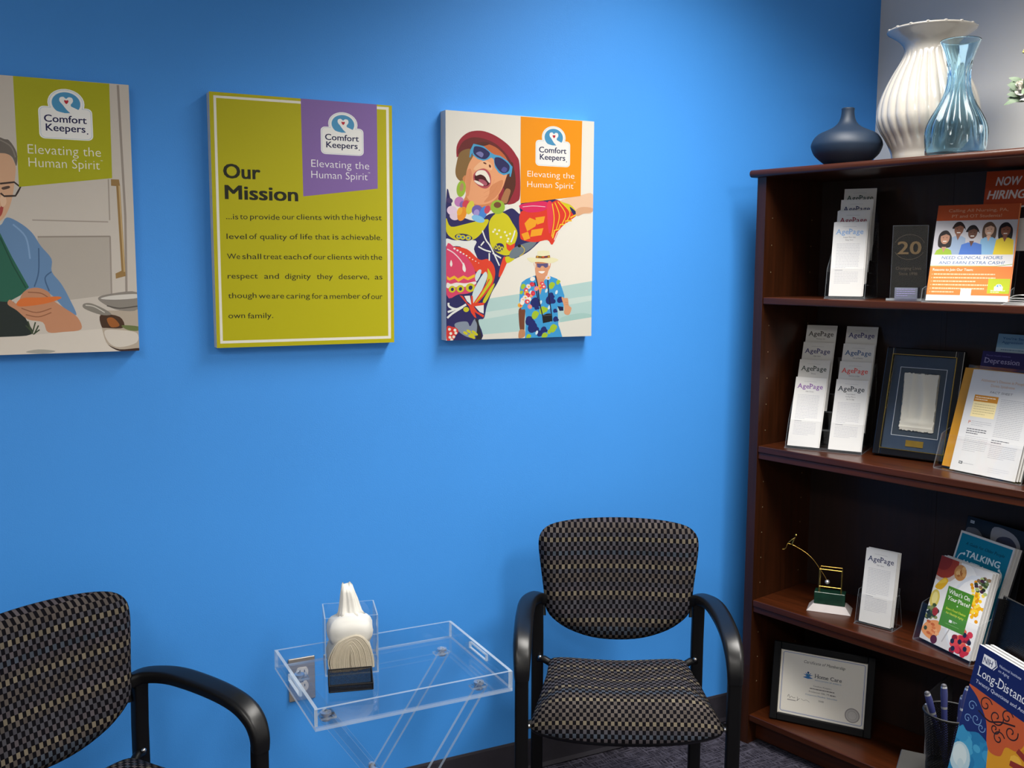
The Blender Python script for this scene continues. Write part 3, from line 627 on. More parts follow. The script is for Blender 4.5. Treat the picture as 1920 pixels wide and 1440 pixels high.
('p', 'D2CC28', 1, '152.8,253.8 152.5,251.2 151.5,249 150,247.5 148.3,246.9 146.5,247.4 145,248.9 144,251.1 143.6,253.7 143.9,256.3 144.9,258.5 146.4,260 148.1,260.6 149.9,260.1 151.4,258.6 152.4,256.4'),
('p', '2E2A62', 1, '150.2,253.8 150.1,252.4 149.7,251.2 149,250.4 148.2,250.1 147.5,250.4 146.8,251.2 146.3,252.3 146.2,253.7 146.3,255.1 146.7,256.3 147.4,257.1 148.2,257.4 148.9,257.1 149.6,256.4 150.1,255.2'),
('p', 'D2CC28', 1, '162.5,251 162.2,248.4 161.2,246.1 159.8,244.6 158,244.1 156.2,244.6 154.7,246 153.7,248.2 153.3,250.9 153.7,253.5 154.6,255.7 156.1,257.2 157.9,257.8 159.6,257.3 161.1,255.8 162.2,253.6'),
('p', '2E2A62', 1, '160,251 159.8,249.6 159.4,248.4 158.8,247.6 158,247.3 157.2,247.5 156.5,248.3 156.1,249.5 155.9,250.9 156,252.3 156.5,253.5 157.1,254.3 157.9,254.6 158.7,254.3 159.4,253.5 159.8,252.4'),
('p', 'D2CC28', 1, '171.3,247.9 171,245.3 170,243 168.5,241.5 166.8,241 165,241.5 163.5,243 162.4,245.2 162.1,247.8 162.4,250.4 163.4,252.7 164.8,254.2 166.6,254.7 168.4,254.2 169.9,252.8 170.9,250.5'),
('p', '2E2A62', 1, '168.7,247.9 168.6,246.5 168.2,245.3 167.5,244.5 166.7,244.2 165.9,244.5 165.3,245.2 164.8,246.4 164.6,247.8 164.8,249.2 165.2,250.4 165.9,251.2 166.6,251.5 167.4,251.2 168.1,250.5 168.6,249.3'),
('p', 'F4F2D0', 1, '143.5,294.6 143.2,293.5 142.5,292.5 141.4,291.8 140.2,291.6 138.9,291.8 137.8,292.4 137.1,293.4 136.9,294.5 137.1,295.6 137.8,296.6 138.9,297.2 140.1,297.5 141.4,297.3 142.5,296.7 143.2,295.7'),
('p', 'F4F2D0', 1, '155,289.2 154.7,288 154,287.1 153,286.4 151.7,286.2 150.4,286.4 149.3,287 148.6,287.9 148.3,289 148.6,290.2 149.3,291.1 150.4,291.8 151.6,292.1 152.9,291.9 154,291.2 154.7,290.3'),
('p', 'F4F2D0', 1, '166.6,280.3 166.3,279.2 165.6,278.2 164.5,277.5 163.3,277.3 162,277.5 160.9,278.1 160.2,279 159.9,280.2 160.2,281.3 160.9,282.3 161.9,282.9 163.2,283.2 164.5,283 165.6,282.4 166.3,281.4'),
('p', 'F4F2D0', 1, '184.5,285.2 184.2,284.1 183.5,283.1 182.5,282.4 181.2,282.2 179.9,282.4 178.8,283 178.1,283.9 177.8,285.1 178,286.2 178.8,287.2 179.8,287.9 181.1,288.1 182.4,287.9 183.5,287.3 184.2,286.3'),
('p', 'F4F2D0', 1, '189.7,276.2 189.5,275 188.8,274 187.7,273.4 186.4,273.1 185.1,273.3 184.1,273.9 183.3,274.9 183,276 183.3,277.2 184,278.2 185.1,278.8 186.4,279.1 187.6,278.9 188.7,278.2 189.5,277.3'),
('p', 'F4F2D0', 1, '179.2,294.2 179,293.1 178.3,292.1 177.2,291.5 175.9,291.2 174.6,291.4 173.6,292 172.8,293 172.6,294.1 172.8,295.2 173.5,296.2 174.6,296.9 175.9,297.1 177.1,296.9 178.2,296.3 179,295.4'),
('p', 'F4F2D0', 1, '194.7,290 194.5,288.8 193.8,287.9 192.7,287.2 191.4,286.9 190.1,287.1 189,287.8 188.3,288.7 188,289.9 188.3,291 189,292 190.1,292.6 191.3,292.9 192.6,292.7 193.7,292.1 194.5,291.1'),
('p', 'F4F2D0', 1, '148.5,300.4 148.2,299.3 147.5,298.3 146.5,297.6 145.2,297.4 143.9,297.6 142.9,298.2 142.1,299.1 141.9,300.3 142.1,301.4 142.8,302.4 143.9,303 145.2,303.3 146.4,303.1 147.5,302.5 148.2,301.5'),
('p', 'F4F2D0', 1, '187.3,269.2 187,268.1 186.3,267.1 185.2,266.5 183.9,266.2 182.7,266.4 181.6,267 180.8,268 180.6,269.1 180.8,270.3 181.5,271.2 182.6,271.9 183.9,272.2 185.2,272 186.2,271.3 187,270.4'),
('p', 'F4F2D0', 1, '161.3,298.4 161,297.3 160.3,296.3 159.2,295.6 158,295.4 156.7,295.6 155.6,296.2 154.9,297.1 154.6,298.3 154.9,299.4 155.6,300.4 156.6,301 157.9,301.3 159.2,301.1 160.3,300.5 161,299.5'),
('p', 'E8472E', 0, '178.8,264.5 191.8,257.9 207.2,265 204.8,251.2 189.4,241.7 181.6,248.5'),
('p', '72808A', 1, '189.5,232.5 199.7,248.8 225.5,260.7 251.6,268 274,269.6 262.4,254.3 236.3,237.7 207.8,223.5 192.2,224.5'),
('l', 'D2B82A', 2.19, 1, '225.5,258.4 236.1,249.3 233.7,237.7 220.7,228.3'),
('p', '1E1E1E', 1, '225.6,257.2 225.2,255.6 224.1,254.3 222.4,253.3 220.4,253 218.4,253.3 216.7,254.2 215.5,255.5 215.1,257.1 215.5,258.7 216.6,260 218.3,260.9 220.3,261.3 222.3,261 224,260.1 225.1,258.8'),
('p', '8A96A8', 1, '24,40.5 33.9,49 61.3,50.1 70.2,37.3 81.4,54.4 87.7,55.5 91.6,39.2 89.3,12.7 69.1,6.2 41.5,19.5'),
('p', '2A2A30', 1, '85.2,55.5 94.1,54.9 99.3,32.2 105.1,11.2 103.4,0.5 89.4,0.4 91.6,39.2'),
('p', 'D2CC28', 1, '63,15.6 61.8,14.7 59.7,14.4 57.2,14.9 54.5,16 52.2,17.6 50.5,19.5 49.7,21.3 50,22.8 51.2,23.7 53.3,23.9 55.8,23.5 58.5,22.3 60.8,20.7 62.5,18.9 63.3,17.1'),
('p', 'D2CC28', 1, '73.1,20 71.8,19 69.7,18.8 67.2,19.3 64.5,20.4 62.2,22 60.5,23.9 59.7,25.7 60,27.2 61.2,28.1 63.3,28.3 65.9,27.9 68.5,26.7 70.9,25.1 72.6,23.3 73.3,21.5'),
('p', 'D2CC28', 1, '83.2,10.5 82,9.6 79.9,9.3 77.3,9.8 74.7,11 72.3,12.6 70.6,14.4 69.8,16.3 70.1,17.7 71.3,18.7 73.4,18.9 76,18.4 78.6,17.3 81,15.7 82.7,13.8 83.5,12'),
('p', 'D2CC28', 1, '88.2,17.3 87,16.4 84.9,16.2 82.3,16.6 79.7,17.8 77.3,19.4 75.6,21.3 74.8,23.1 75.1,24.6 76.3,25.5 78.4,25.7 81,25.2 83.7,24.1 86,22.5 87.7,20.6 88.5,18.8'),
('p', 'D2CC28', 1, '78.2,6 76.9,5.1 74.9,4.8 72.3,5.3 69.6,6.5 67.3,8.1 65.6,9.9 64.8,11.7 65.1,13.2 66.3,14.2 68.4,14.4 71,13.9 73.6,12.8 76,11.2 77.7,9.3 78.5,7.5'),
('p', 'D2CC28', 1, '93.4,12.6 92.1,11.7 90,11.4 87.4,11.9 84.7,13.1 82.4,14.7 80.7,16.5 79.9,18.3 80.2,19.8 81.4,20.8 83.5,21 86.1,20.5 88.7,19.4 91.1,17.8 92.8,15.9 93.6,14.1'),
('p', 'D2CC28', 1, '85.8,3.5 84.5,2.6 82.5,2.3 79.9,2.8 77.2,4 74.9,5.6 73.2,7.5 72.4,9.3 72.6,10.8 73.9,11.7 76,11.9 78.5,11.4 81.2,10.3 83.6,8.7 85.3,6.8 86.1,5'),
('p', 'DC3C34', 1, '1.8,37.5 16.6,37.2 30.2,33 35.7,23.1 27.8,12.9 19.2,0 1.9,0'),
('p', 'F4EDE0', 1, '13.4,30.4 13.1,28.9 12.2,27.7 10.8,26.9 9.2,26.6 7.6,26.9 6.2,27.8 5.3,29.1 5,30.6 5.3,32 6.2,33.3 7.6,34.1 9.2,34.4 10.8,34 12.2,33.2 13.1,31.9'),
('p', 'F4EDE0', 1, '29.5,27.8 29.2,26.3 28.3,25.1 26.9,24.2 25.3,24 23.7,24.3 22.3,25.2 21.4,26.5 21.1,28 21.4,29.4 22.3,30.7 23.7,31.5 25.3,31.8 26.9,31.4 28.3,30.6 29.2,29.3'),
('p', 'F4EDE0', 1, '17.1,18.9 16.8,17.4 15.9,16.2 14.6,15.3 12.9,15.1 11.3,15.4 10,16.3 9.1,17.6 8.7,19.1 9,20.5 10,21.8 11.3,22.6 12.9,22.9 14.5,22.5 15.9,21.7 16.8,20.4'),
('p', 'F4EDE0', 1, '32,19.7 31.7,18.2 30.8,17 29.4,16.2 27.8,15.9 26.2,16.2 24.8,17.1 23.9,18.4 23.6,19.9 23.9,21.4 24.8,22.6 26.2,23.4 27.8,23.7 29.4,23.4 30.8,22.5 31.7,21.2'),
('p', 'F4EDE0', 1, '14.7,8.6 14.4,7.2 13.5,5.9 12.1,5.1 10.5,4.8 8.9,5.2 7.5,6.1 6.6,7.3 6.3,8.8 6.6,10.3 7.5,11.6 8.9,12.4 10.5,12.6 12.1,12.3 13.5,11.4 14.4,10.1'),
('p', 'F4EDE0', 1, '25.9,9.5 25.5,8 24.6,6.8 23.3,6 21.6,5.7 20,6.1 18.7,6.9 17.7,8.2 17.4,9.7 17.7,11.2 18.6,12.4 20,13.3 21.6,13.5 23.2,13.2 24.6,12.3 25.5,11'),
('p', 'F4EDE0', 1, '19.7,1.6 19.4,0.2 18.5,0 17.1,0 15.5,0 13.9,0 12.5,0 11.6,0.3 11.3,1.8 11.6,3.3 12.5,4.6 13.8,5.4 15.5,5.6 17.1,5.3 18.4,4.4 19.4,3.1'),
('p', 'E23C2A', 1, '223.6,349.8 273.8,358.5 309.6,371.7 341.1,386.3 380,369.1 402.1,347.7 380.8,330 350.1,307.2 325.6,262.2 308.6,274.6 269.8,268.1 231.2,273.3 222.3,287.5'),
('p', 'E02A62', 1, '224.4,370.9 295.5,381.9 311.2,371.8 296,355.8 252,349.7 225.7,358.5'),
('l', 'F4E0E8', 1.37, 1, '229.9,364.4 262.6,367.8 301.3,366.6'),
('p', 'E83A54', 1, '306.7,374 323.4,377 325.6,323.7 313.8,294.2'),
('p', 'F6A824', 0, '236,319.1 252.2,335.3 276.5,327.3 270.2,311.7 244.6,297.6'),
('p', 'F6A824', 0, '269.8,335.8 300.7,340.5 296.5,323 275.6,316.7'),
('p', 'F6A824', 0, '226.6,290 247.3,296.7 254.2,278.5 235.6,272.4'),
('p', 'F6A824', 0, '258.2,301.8 295.7,307.4 289.4,287.9 254.1,282.4'),
('l', 'F8C832', 2.74, 1, '323.4,376 329.9,333.5 322.4,284.7'),
('l', 'F8C832', 2.74, 1, '331.7,379.7 346.5,343.7 337.2,304.5'),
('l', 'F8C832', 2.74, 1, '341.2,382.4 366.2,349.2 355.5,319.6'),
('l', 'F8C832', 2.74, 1, '348.5,383.7 380.3,354.5 372.3,329.8'),
('p', 'D8CE1E', 1, '350.2,385.7 379.8,376.4 402,355.1 386,354.6 365.7,371.1'),
('p', '2E2A62', 1, '380,369.1 400.8,355.1 401.1,344.3 389.5,349.8'),
('l', 'F8C832', 4.11, 0, '402.1,347.7 383.5,338.9 386.5,330.1 366.6,328.7 366.9,318.9 349.9,318.5 344.5,304.7 331.6,301.9 325.3,279.8'),
('l', 'F4EEE6', 2.29, 0, '386.6,325.2 369.6,322.4 352.9,307.3 339.1,294.8 331,275'),
('p', 'F2CBAA', 1, '350.2,385.7 413.5,402 454.9,407 454.5,356.7 426.2,350.9 404.5,343.4 400.8,357 382.7,374.1'),
('p', 'E2AF88', 1, '400.7,360 420,369.4 454.2,367.5 454.5,356.7 426.2,350.9 404.5,343.4'),
('p', '9CBE3A', 1, '57.7,405.8 55.5,397.6 51.6,390.8 46.6,386.5 41.4,385.3 36.6,387.4 33.1,392.5 31.3,399.7 31.5,408.1 33.7,416.2 37.6,422.9 42.6,427.3 47.8,428.5 52.6,426.4 56.2,421.4 58,414.1'),
('p', 'B89068', 1, '51.4,410.5 50.3,406.3 48.7,402.8 46.6,400.6 44.4,400 42.5,401 41.1,403.5 40.5,407.2 40.7,411.4 41.7,415.6 43.4,419.1 45.5,421.3 47.7,422 49.6,420.9 51,418.4 51.6,414.7'),
('p', '9CBE3A', 1, '175.4,362.3 173.8,355 169.1,348.7 162,344.4 153.6,342.7 145.3,343.9 138.2,347.8 133.4,353.8 131.7,361 133.3,368.2 137.9,374.5 144.9,378.9 153.2,380.6 161.6,379.4 168.8,375.6 173.6,369.6'),
('p', '7A4A30', 1, '163.8,367.6 163,364.5 160.6,361.8 157,359.9 152.7,359.1 148.4,359.6 144.8,361.3 142.3,363.8 141.5,366.9 142.3,370 144.7,372.7 148.3,374.6 152.5,375.4 156.8,374.9 160.5,373.3 162.9,370.7'),
('p', 'EBD0E4', 1, '32.2,344.2 29.4,340.1 24.8,337.2 19.1,336 13.3,336.7 8.3,339.3 4.7,343.2 3.1,347.9 3.8,352.8 6.6,356.9 11.2,359.8 16.8,361 22.6,360.3 27.7,357.8 31.3,353.8 32.9,349.1'),
('p', 'C77FC0', 1, '51.6,368.6 48.7,364.1 44.3,360.8 39,359.3 33.7,359.8 29.1,362.2 26,366.2 24.8,371.1 25.8,376.2 28.6,380.8 33,384 38.3,385.6 43.6,385.1 48.2,382.7 51.3,378.7 52.5,373.8'),
('p', '8A6AB0', 1, '54.2,364 52.4,360.9 49.8,358.6 46.8,357.5 43.9,357.6 41.5,359 40,361.5 39.6,364.7 40.3,368.1 42.1,371.2 44.7,373.5 47.7,374.6 50.6,374.5 53,373.1 54.5,370.6 54.9,367.4'),
('p', 'D8475A', 1, '68.1,363.5 65.7,359.7 62.3,356.9 58.2,355.5 54.2,355.8 50.8,357.8 48.5,361 47.7,365 48.6,369.3 50.9,373.1 54.4,375.9 58.4,377.3 62.5,377 65.9,375.1 68.2,371.9 68.9,367.8'),
('p', 'E8D2E0', 1, '37,329.3 34.6,326 30.7,323.9 25.7,323.1 20.5,323.9 15.8,326.1 12.5,329.4 10.9,333.2 11.3,337.1 13.7,340.3 17.6,342.5 22.6,343.2 27.8,342.5 32.4,340.3 35.8,337 37.4,333.1'),
('p', 'F0982A', 1, '58.9,336.9 55.2,330 50.2,324.8 44.7,321.9 39.6,321.9 35.5,324.7 33.2,329.9 33,336.7 34.9,344.1 38.6,350.9 43.5,356.2 49,359.1 54.2,359.1 58.3,356.3 60.6,351.1 60.8,344.3'),
('p', 'F6B43A', 1, '46.9,344.9 44.8,341 41.9,338 38.8,336.4 35.8,336.4 33.5,338 32.2,341 32,344.8 33.1,349 35.2,352.9 38,355.9 41.2,357.5 44.1,357.5 46.5,355.9 47.8,353 48,349.1'),
('p', 'DDD24A', 1, '80.5,355 77.1,348.4 72.7,343.3 68,340.3 63.7,340.1 60.5,342.6 58.9,347.4 59,353.8 60.9,360.8 64.4,367.4 68.7,372.6 73.4,375.5 77.7,375.7 80.9,373.3 82.6,368.5 82.5,362.1'),
('p', '6F62B0', 1, '107.4,346.2 104.2,341.3 99.1,337.9 92.9,336.4 86.5,337.1 81,339.9 77.2,344.4 75.6,349.8 76.4,355.3 79.6,360.2 84.7,363.6 90.9,365.1 97.2,364.4 102.8,361.6 106.7,357.2 108.3,351.7'),
('p', 'A89AD8', 1, '97.4,341.6 95.4,338.2 92.5,335.7 89.1,334.4 85.8,334.6 83,336.2 81.2,339 80.7,342.6 81.5,346.3 83.5,349.7 86.4,352.3 89.8,353.5 93.1,353.3 95.9,351.7 97.7,348.9 98.2,345.4'),
('p', '4A8ADB', 1, '120.3,341.5 116.8,334.8 112.3,329.7 107.4,326.8 102.9,326.6 99.4,329.2 97.6,334.1 97.7,340.6 99.6,347.6 103,354.3 107.6,359.4 112.5,362.3 117,362.5 120.4,360 122.3,355.1 122.3,348.6'),
('p', '86C4F0', 1, '113.4,322.8 110.7,319.9 105.5,318.4 98.7,318.4 91.2,319.9 84.3,322.7 78.9,326.4 75.9,330.4 75.8,334 78.5,336.9 83.6,338.4 90.4,338.4 97.9,336.9 104.9,334.1 110.3,330.5 113.3,326.5'),
('p', 'C84860', 1, '130,351.5 127.8,347.6 124.6,344.7 121.1,343.1 117.7,343.2 114.9,344.9 113.2,348 112.9,352 113.9,356.3 116.1,360.2 119.2,363.1 122.7,364.7 126.1,364.6 128.9,362.9 130.6,359.8 131,355.8'),
('p', '4A3A6A', 1, '19.7,372.1 18.1,369.9 15.3,368.4 11.8,367.9 8.1,368.5 4.8,370 2.4,372.2 1.2,374.9 1.5,377.5 3.1,379.7 5.9,381.1 9.4,381.6 13.1,381.1 16.4,379.6 18.8,377.3 20,374.7'),
('p', '7A4630', 1, '220.7,82.7 239.1,82.5 238,48.4 236.9,21.2 225,20.3 220,53.4'),
('p', 'C68A62', 1, '223.1,23.9 236.8,23.6 240.1,14 237.1,3.5 220.8,0.3 219,11'),
('p', '3FA0DC', 0, '268.9,175.1 242.6,165.7 228.3,156.4 223.3,142.4 221.2,105 228.1,80.3 239.9,81.3 241.8,48.3 239.8,0 360.1,0 354.2,17.6 347,34.6 343.2,87.3 350.3,75.3 362.6,75.6 365.8,118.2 352.8,151.6 341.6,165.8 317.1,174.1 298.5,161.1 287.2,121 277.2,156.4'),
('p', 'DF9A70', 0, '271.5,182.1 305,172.9 299.9,161.1 287.2,121 275.9,156.4'),
('p', 'E2A078', 1, '268.3,213.7 269.9,196.2 272.1,179.8 279.7,169.3 291.8,165.3 306.4,171 313.6,189.4 318.8,198.8 315.8,214.1'),
('p', 'ECE6DC', 1, '265.6,214.3 271.5,214.4 271.2,196.2 268.5,203.2'),
('p', 'ECE6DC', 1, '312.6,214.7 318,214.8 317.1,203.5 313.9,203.5'),
('p', 'C88050', 0, '269.6,214.8 315,216.4 315.1,210.1 269.7,209'),
('p', 'F0EBC0', 1, '244.4,223.4 268.1,225.3 294.7,224 318.8,226.5 344.6,220.2 332.6,212.6 316.4,209.4 294.9,212.3 273.6,213 257.8,211.9'),
('p', 'F2EDC4', 0, '276.5,230.1 277.9,243.4 297,245.5 314.7,244.3 317.7,229.4 316.2,224.6 272.1,223.7'),
('p', '96462A', 0, '273.3,230.7 295.2,229.1 317.4,232.2 318.3,225.1 295.3,223 271.8,224.2'),
('p', 'D8B030', 1, '280.6,227.5 280.3,226.7 279.7,226.1 278.8,225.6 277.7,225.4 276.5,225.6 275.6,226 274.9,226.7 274.7,227.5 274.9,228.3 275.5,229 276.5,229.4 277.6,229.6 278.7,229.5 279.7,229 280.3,228.3'),
('p', '6A8A30', 1, '289.6,227.6 289.4,226.8 288.8,226.1 287.8,225.7 286.7,225.5 285.6,225.7 284.6,226.1 284,226.8 283.7,227.6 284,228.4 284.6,229.1 285.5,229.5 286.6,229.7 287.8,229.6 288.7,229.1 289.4,228.4'),
('p', 'E07028', 1, '298.7,227.7 298.5,226.9 297.8,226.2 296.9,225.8 295.8,225.6 294.6,225.8 293.7,226.2 293,226.9 292.8,227.7 293,228.5 293.6,229.2 294.6,229.6 295.7,229.8 296.8,229.7 297.8,229.2 298.4,228.5'),
('p', '5A3A70', 1, '307.8,227.8 307.6,227 306.9,226.3 306,225.9 304.9,225.7 303.7,225.8 302.8,226.3 302.1,227 301.9,227.8 302.1,228.6 302.7,229.3 303.7,229.7 304.8,229.9 305.9,229.8 306.9,229.3 307.5,228.6'),
('p', 'D8B030', 1, '316.9,227.9 316.7,227.1 316.1,226.4 315.1,226 314,225.8 312.8,225.9 311.9,226.4 311.2,227.1 311,227.9 311.2,228.7 311.8,229.4 312.8,229.8 313.9,230 315,229.9 316,229.4 316.7,228.7'),
('p', '5E5684', 0, '274.8,208.8 292.3,208.5 311.6,209.6 311.2,199.9 303.8,196.4 295.7,202.2 289.8,201.4 286.1,196.7 277.6,198.5'),
('p', 'E6AA82', 1, '289.8,201 295.7,201 297.5,191.2 290,191.1'),
('p', 'FAF6EE', 1, '281.5,186.9 301.3,187.4 295,181.3 286.4,182.2'),
('p', '1E2A70', 1, '281.8,93.9 277.8,89.5 272.7,86.8 267.2,86 262.1,87.3 258.3,90.5 256.3,95.2 256.5,100.6 258.7,105.8 262.6,110.2 267.7,113 273.2,113.8 278.2,112.5 282.1,109.3 284.1,104.6 284,99.2'),
('p', '1E2A70', 1, '290.2,95.3 289.4,92.5 287.3,90.1 284.1,88.6 280.3,88.1 276.5,88.7 273.2,90.3 271.1,92.7 270.3,95.5 271,98.3 273.1,100.6 276.3,102.2 280.1,102.7 283.9,102.1 287.1,100.5 289.3,98.1'),
('p', '1E2A70', 1, '329.4,101 325.6,96.9 320.8,94.2 315.6,93.5 310.8,94.7 307.2,97.8 305.3,102.2 305.4,107.2 307.4,112.2 311.2,116.3 316,118.9 321.2,119.7 326,118.5 329.6,115.4 331.6,111 331.5,106'),
('p', '1E2A70', 1, '337.3,102.3 336.7,99.7 334.7,97.4 331.6,96 328,95.5 324.4,96 321.3,97.6 319.2,99.8 318.5,102.5 319.1,105.1 321.1,107.3 324.2,108.8 327.8,109.3 331.4,108.7 334.5,107.2 336.6,105'),
('p', '1E2A70', 1, '264.5,42.4 260.8,38.4 256,35.8 250.9,35.1 246.2,36.4 242.6,39.4 240.8,43.8 240.9,48.8 242.9,53.8 246.6,57.8 251.4,60.4 256.5,61.1 261.2,59.9 264.8,56.8 266.7,52.4 266.6,47.4'),
('p', '1E2A70', 1, '272.3,43.7 271.7,41.1 269.7,38.9 266.7,37.4 263.1,37 259.6,37.5 256.6,39.1 254.5,41.4 253.8,44 254.4,46.6 256.4,48.8 259.4,50.2 262.9,50.7 266.5,50.1 269.5,48.6 271.6,46.3'),
('p', '1E2A70', 1, '275.7,22.5 271.4,17.8 266,14.9 260.1,14.1 254.7,15.6 250.7,19.1 248.6,24.1 248.7,29.9 251,35.5 255.3,40.1 260.7,43 266.6,43.9 271.9,42.4 276,38.9 278.1,33.9 278,28.1'),
('p', '1E2A70', 1, '284.6,23.9 283.9,20.9 281.6,18.4 278.2,16.7 274.1,16.2 270.1,16.9 266.6,18.7 264.3,21.3 263.4,24.3 264.2,27.3 266.4,29.8 269.8,31.4 273.9,31.9 277.9,31.2 281.4,29.5 283.8,26.9'),
('p', '1E2A70', 1, '306.4,18.4 303.8,15.5 300.5,13.7 296.9,13.3 293.6,14.2 291.1,16.3 289.8,19.4 289.9,22.9 291.3,26.3 293.9,29.1 297.2,30.9 300.8,31.4 304.1,30.5 306.6,28.4 307.9,25.3 307.9,21.8'),
('p', '1E2A70', 1, '311.9,19.2 311.4,17.4 310.1,15.9 308,14.9 305.5,14.5 303,15 300.9,16 299.4,17.6 298.9,19.5 299.4,21.3 300.8,22.8 302.8,23.8 305.3,24.1 307.8,23.7 309.9,22.6 311.4,21'),
('p', '1E2A70', 1, '358.7,102.5 356,99.6 352.7,97.8 349,97.3 345.7,98.1 343.2,100.2 341.9,103.3 341.9,106.8 343.4,110.2 346,113.1 349.3,114.9 353,115.4 356.3,114.6 358.8,112.5 360.2,109.4 360.1,105.9'),
('p', '1E2A70', 1, '364.2,103.4 363.7,101.6 362.3,100 360.2,99 357.7,98.7 355.2,99 353.1,100.1 351.6,101.7 351.1,103.5 351.5,105.3 352.9,106.9 355,107.9 357.5,108.2 360,107.8 362.2,106.8 363.7,105.2'),
('p', '1E2A70', 1, '293.9,7.9 291.3,5.1 288,3.3 284.4,2.8 281.2,3.7 278.7,5.9 277.4,8.9 277.4,12.4 278.9,15.8 281.4,18.6 284.8,20.4 288.4,20.9 291.6,20 294.1,17.9 295.4,14.8 295.4,11.3'),
('p', '1E2A70', 1, '299.4,8.7 298.9,6.9 297.5,5.4 295.5,4.4 293,4.1 290.5,4.5 288.4,5.6 287,7.2 286.4,9 286.9,10.8 288.3,12.3 290.4,13.3 292.8,13.6 295.3,13.2 297.4,12.1 298.9,10.5'),
('p', '1E2A70', 1, '343.6,48.2 341.4,45.8 338.5,44.2 335.4,43.8 332.6,44.6 330.5,46.4 329.3,49 329.4,52 330.6,54.9 332.8,57.3 335.7,58.8 338.8,59.3 341.6,58.5 343.7,56.7 344.9,54.1 344.8,51.1'),
('p', '1E2A70', 1, '348.3,48.9 347.9,47.4 346.7,46.1 344.9,45.2 342.8,44.9 340.7,45.3 338.8,46.2 337.6,47.5 337.2,49.1 337.5,50.6 338.7,51.9 340.5,52.8 342.6,53.1 344.8,52.7 346.6,51.8 347.8,50.5'),
('p', '1E2A70', 1, '340.2,72.9 338.5,71.1 336.3,69.9 334,69.6 331.8,70.1 330.2,71.5 329.3,73.5 329.4,75.8 330.3,78 332,79.9 334.2,81 336.5,81.4 338.7,80.8 340.3,79.4 341.2,77.4 341.2,75.2'),
('p', '1E2A70', 1, '343.8,73.5 343.5,72.3 342.6,71.3 341.2,70.7 339.6,70.4 338,70.7 336.6,71.4 335.7,72.4 335.3,73.6 335.6,74.8 336.5,75.8 337.9,76.4 339.5,76.7 341.1,76.4 342.5,75.7 343.5,74.7'),
('p', '1E2A70', 1, '281.4,82.8 279.4,80.6 277,79.3 274.3,78.9 271.8,79.6 270,81.1 269,83.4 269.1,86 270.2,88.6 272.1,90.7 274.6,92 277.2,92.4 279.7,91.8 281.5,90.2 282.5,87.9 282.4,85.3'),
('p', '1E2A70', 1, '285.4,83.4 285.1,82.1 284.1,80.9 282.5,80.2 280.7,79.9 278.8,80.2 277.2,81 276.2,82.2 275.8,83.5 276.1,84.9 277.2,86 278.7,86.8 280.5,87 282.4,86.7 284,85.9 285,84.8'),
('p', '1E2A70', 1, '258.4,49 255.8,46.2 252.6,44.4 249,43.9 245.8,44.8 243.3,46.9 242.1,49.9 242.1,53.4 243.6,56.8 246.1,59.6 249.4,61.4 252.9,61.9 256.2,61 258.6,58.9 259.9,55.9 259.8,52.4'),
('p', '1E2A70', 1, '263.8,49.8 263.3,48 262,46.5 259.9,45.5 257.5,45.2 255,45.6 252.9,46.7 251.5,48.2 251,50.1 251.5,51.9 252.8,53.4 254.9,54.4 257.3,54.7 259.8,54.3 261.9,53.2 263.3,51.7'),
('p', '1E2A70', 1, '328.4,114.6 325.9,111.8 322.5,109.9 318.9,109.4 315.6,110.3 313.1,112.4 311.8,115.4 311.9,118.9 313.3,122.3 315.9,125.1 319.2,127 322.8,127.5 326.1,126.6 328.6,124.6 329.9,121.5 329.9,118'),
('p', '1E2A70', 1, '333.9,115.5 333.5,113.7 332.1,112.2 330,111.2 327.5,110.8 325,111.2 322.9,112.2 321.5,113.8 320.9,115.6 321.4,117.4 322.8,119 324.8,120 327.3,120.3 329.8,119.9 332,118.9 333.4,117.3'),
('p', 'A8C832', 1, '280,61.3 277.5,57.2 274,54.1 270.1,52.6 266.2,52.9 263,55 261.1,58.5 260.5,62.9 261.6,67.5 264,71.7 267.5,74.7 271.5,76.2 275.3,75.9 278.5,73.9 280.5,70.4 281,66'),
('p', 'A8C832', 1, '283.9,67.9 283.5,65.6 282.2,63.6 280.1,62.3 277.8,61.9 275.4,62.4 273.3,63.7 271.9,65.7 271.4,68.1 271.8,70.5 273.2,72.4 275.2,73.7 277.6,74.2 280,73.7 282,72.3 283.4,70.3'),
('p', 'A8C832', 1, '303.6,74.2 301.2,70.2 297.8,67.2 294,65.8 290.3,66.1 287.2,68 285.3,71.4 284.8,75.6 285.8,80.1 288.1,84.1 291.5,87.1 295.3,88.5 299.1,88.3 302.1,86.3 304.1,82.9 304.6,78.7'),
('p', 'A8C832', 1, '307.4,80.6 307,78.3 305.7,76.4 303.7,75.1 301.4,74.7 299.1,75.2 297.1,76.5 295.8,78.4 295.3,80.7 295.7,83 297,84.9 298.9,86.1 301.2,86.6 303.5,86.1 305.5,84.8 306.9,82.8'),
('p', 'A8C832', 1, '331.5,144.4 329.4,140.8 326.4,138.2 323,136.9 319.7,137.1 317,138.8 315.3,141.7 314.8,145.5 315.7,149.4 317.8,152.9 320.7,155.6 324.1,156.9 327.4,156.7 330.2,155 331.9,152 332.3,148.3'),
('p', 'A8C832', 1, '334.8,150 334.5,148 333.3,146.3 331.6,145.2 329.6,144.8 327.5,145.2 325.7,146.3 324.5,148 324.1,150 324.5,152 325.6,153.7 327.3,154.8 329.4,155.2 331.4,154.8 333.2,153.7 334.4,152'),
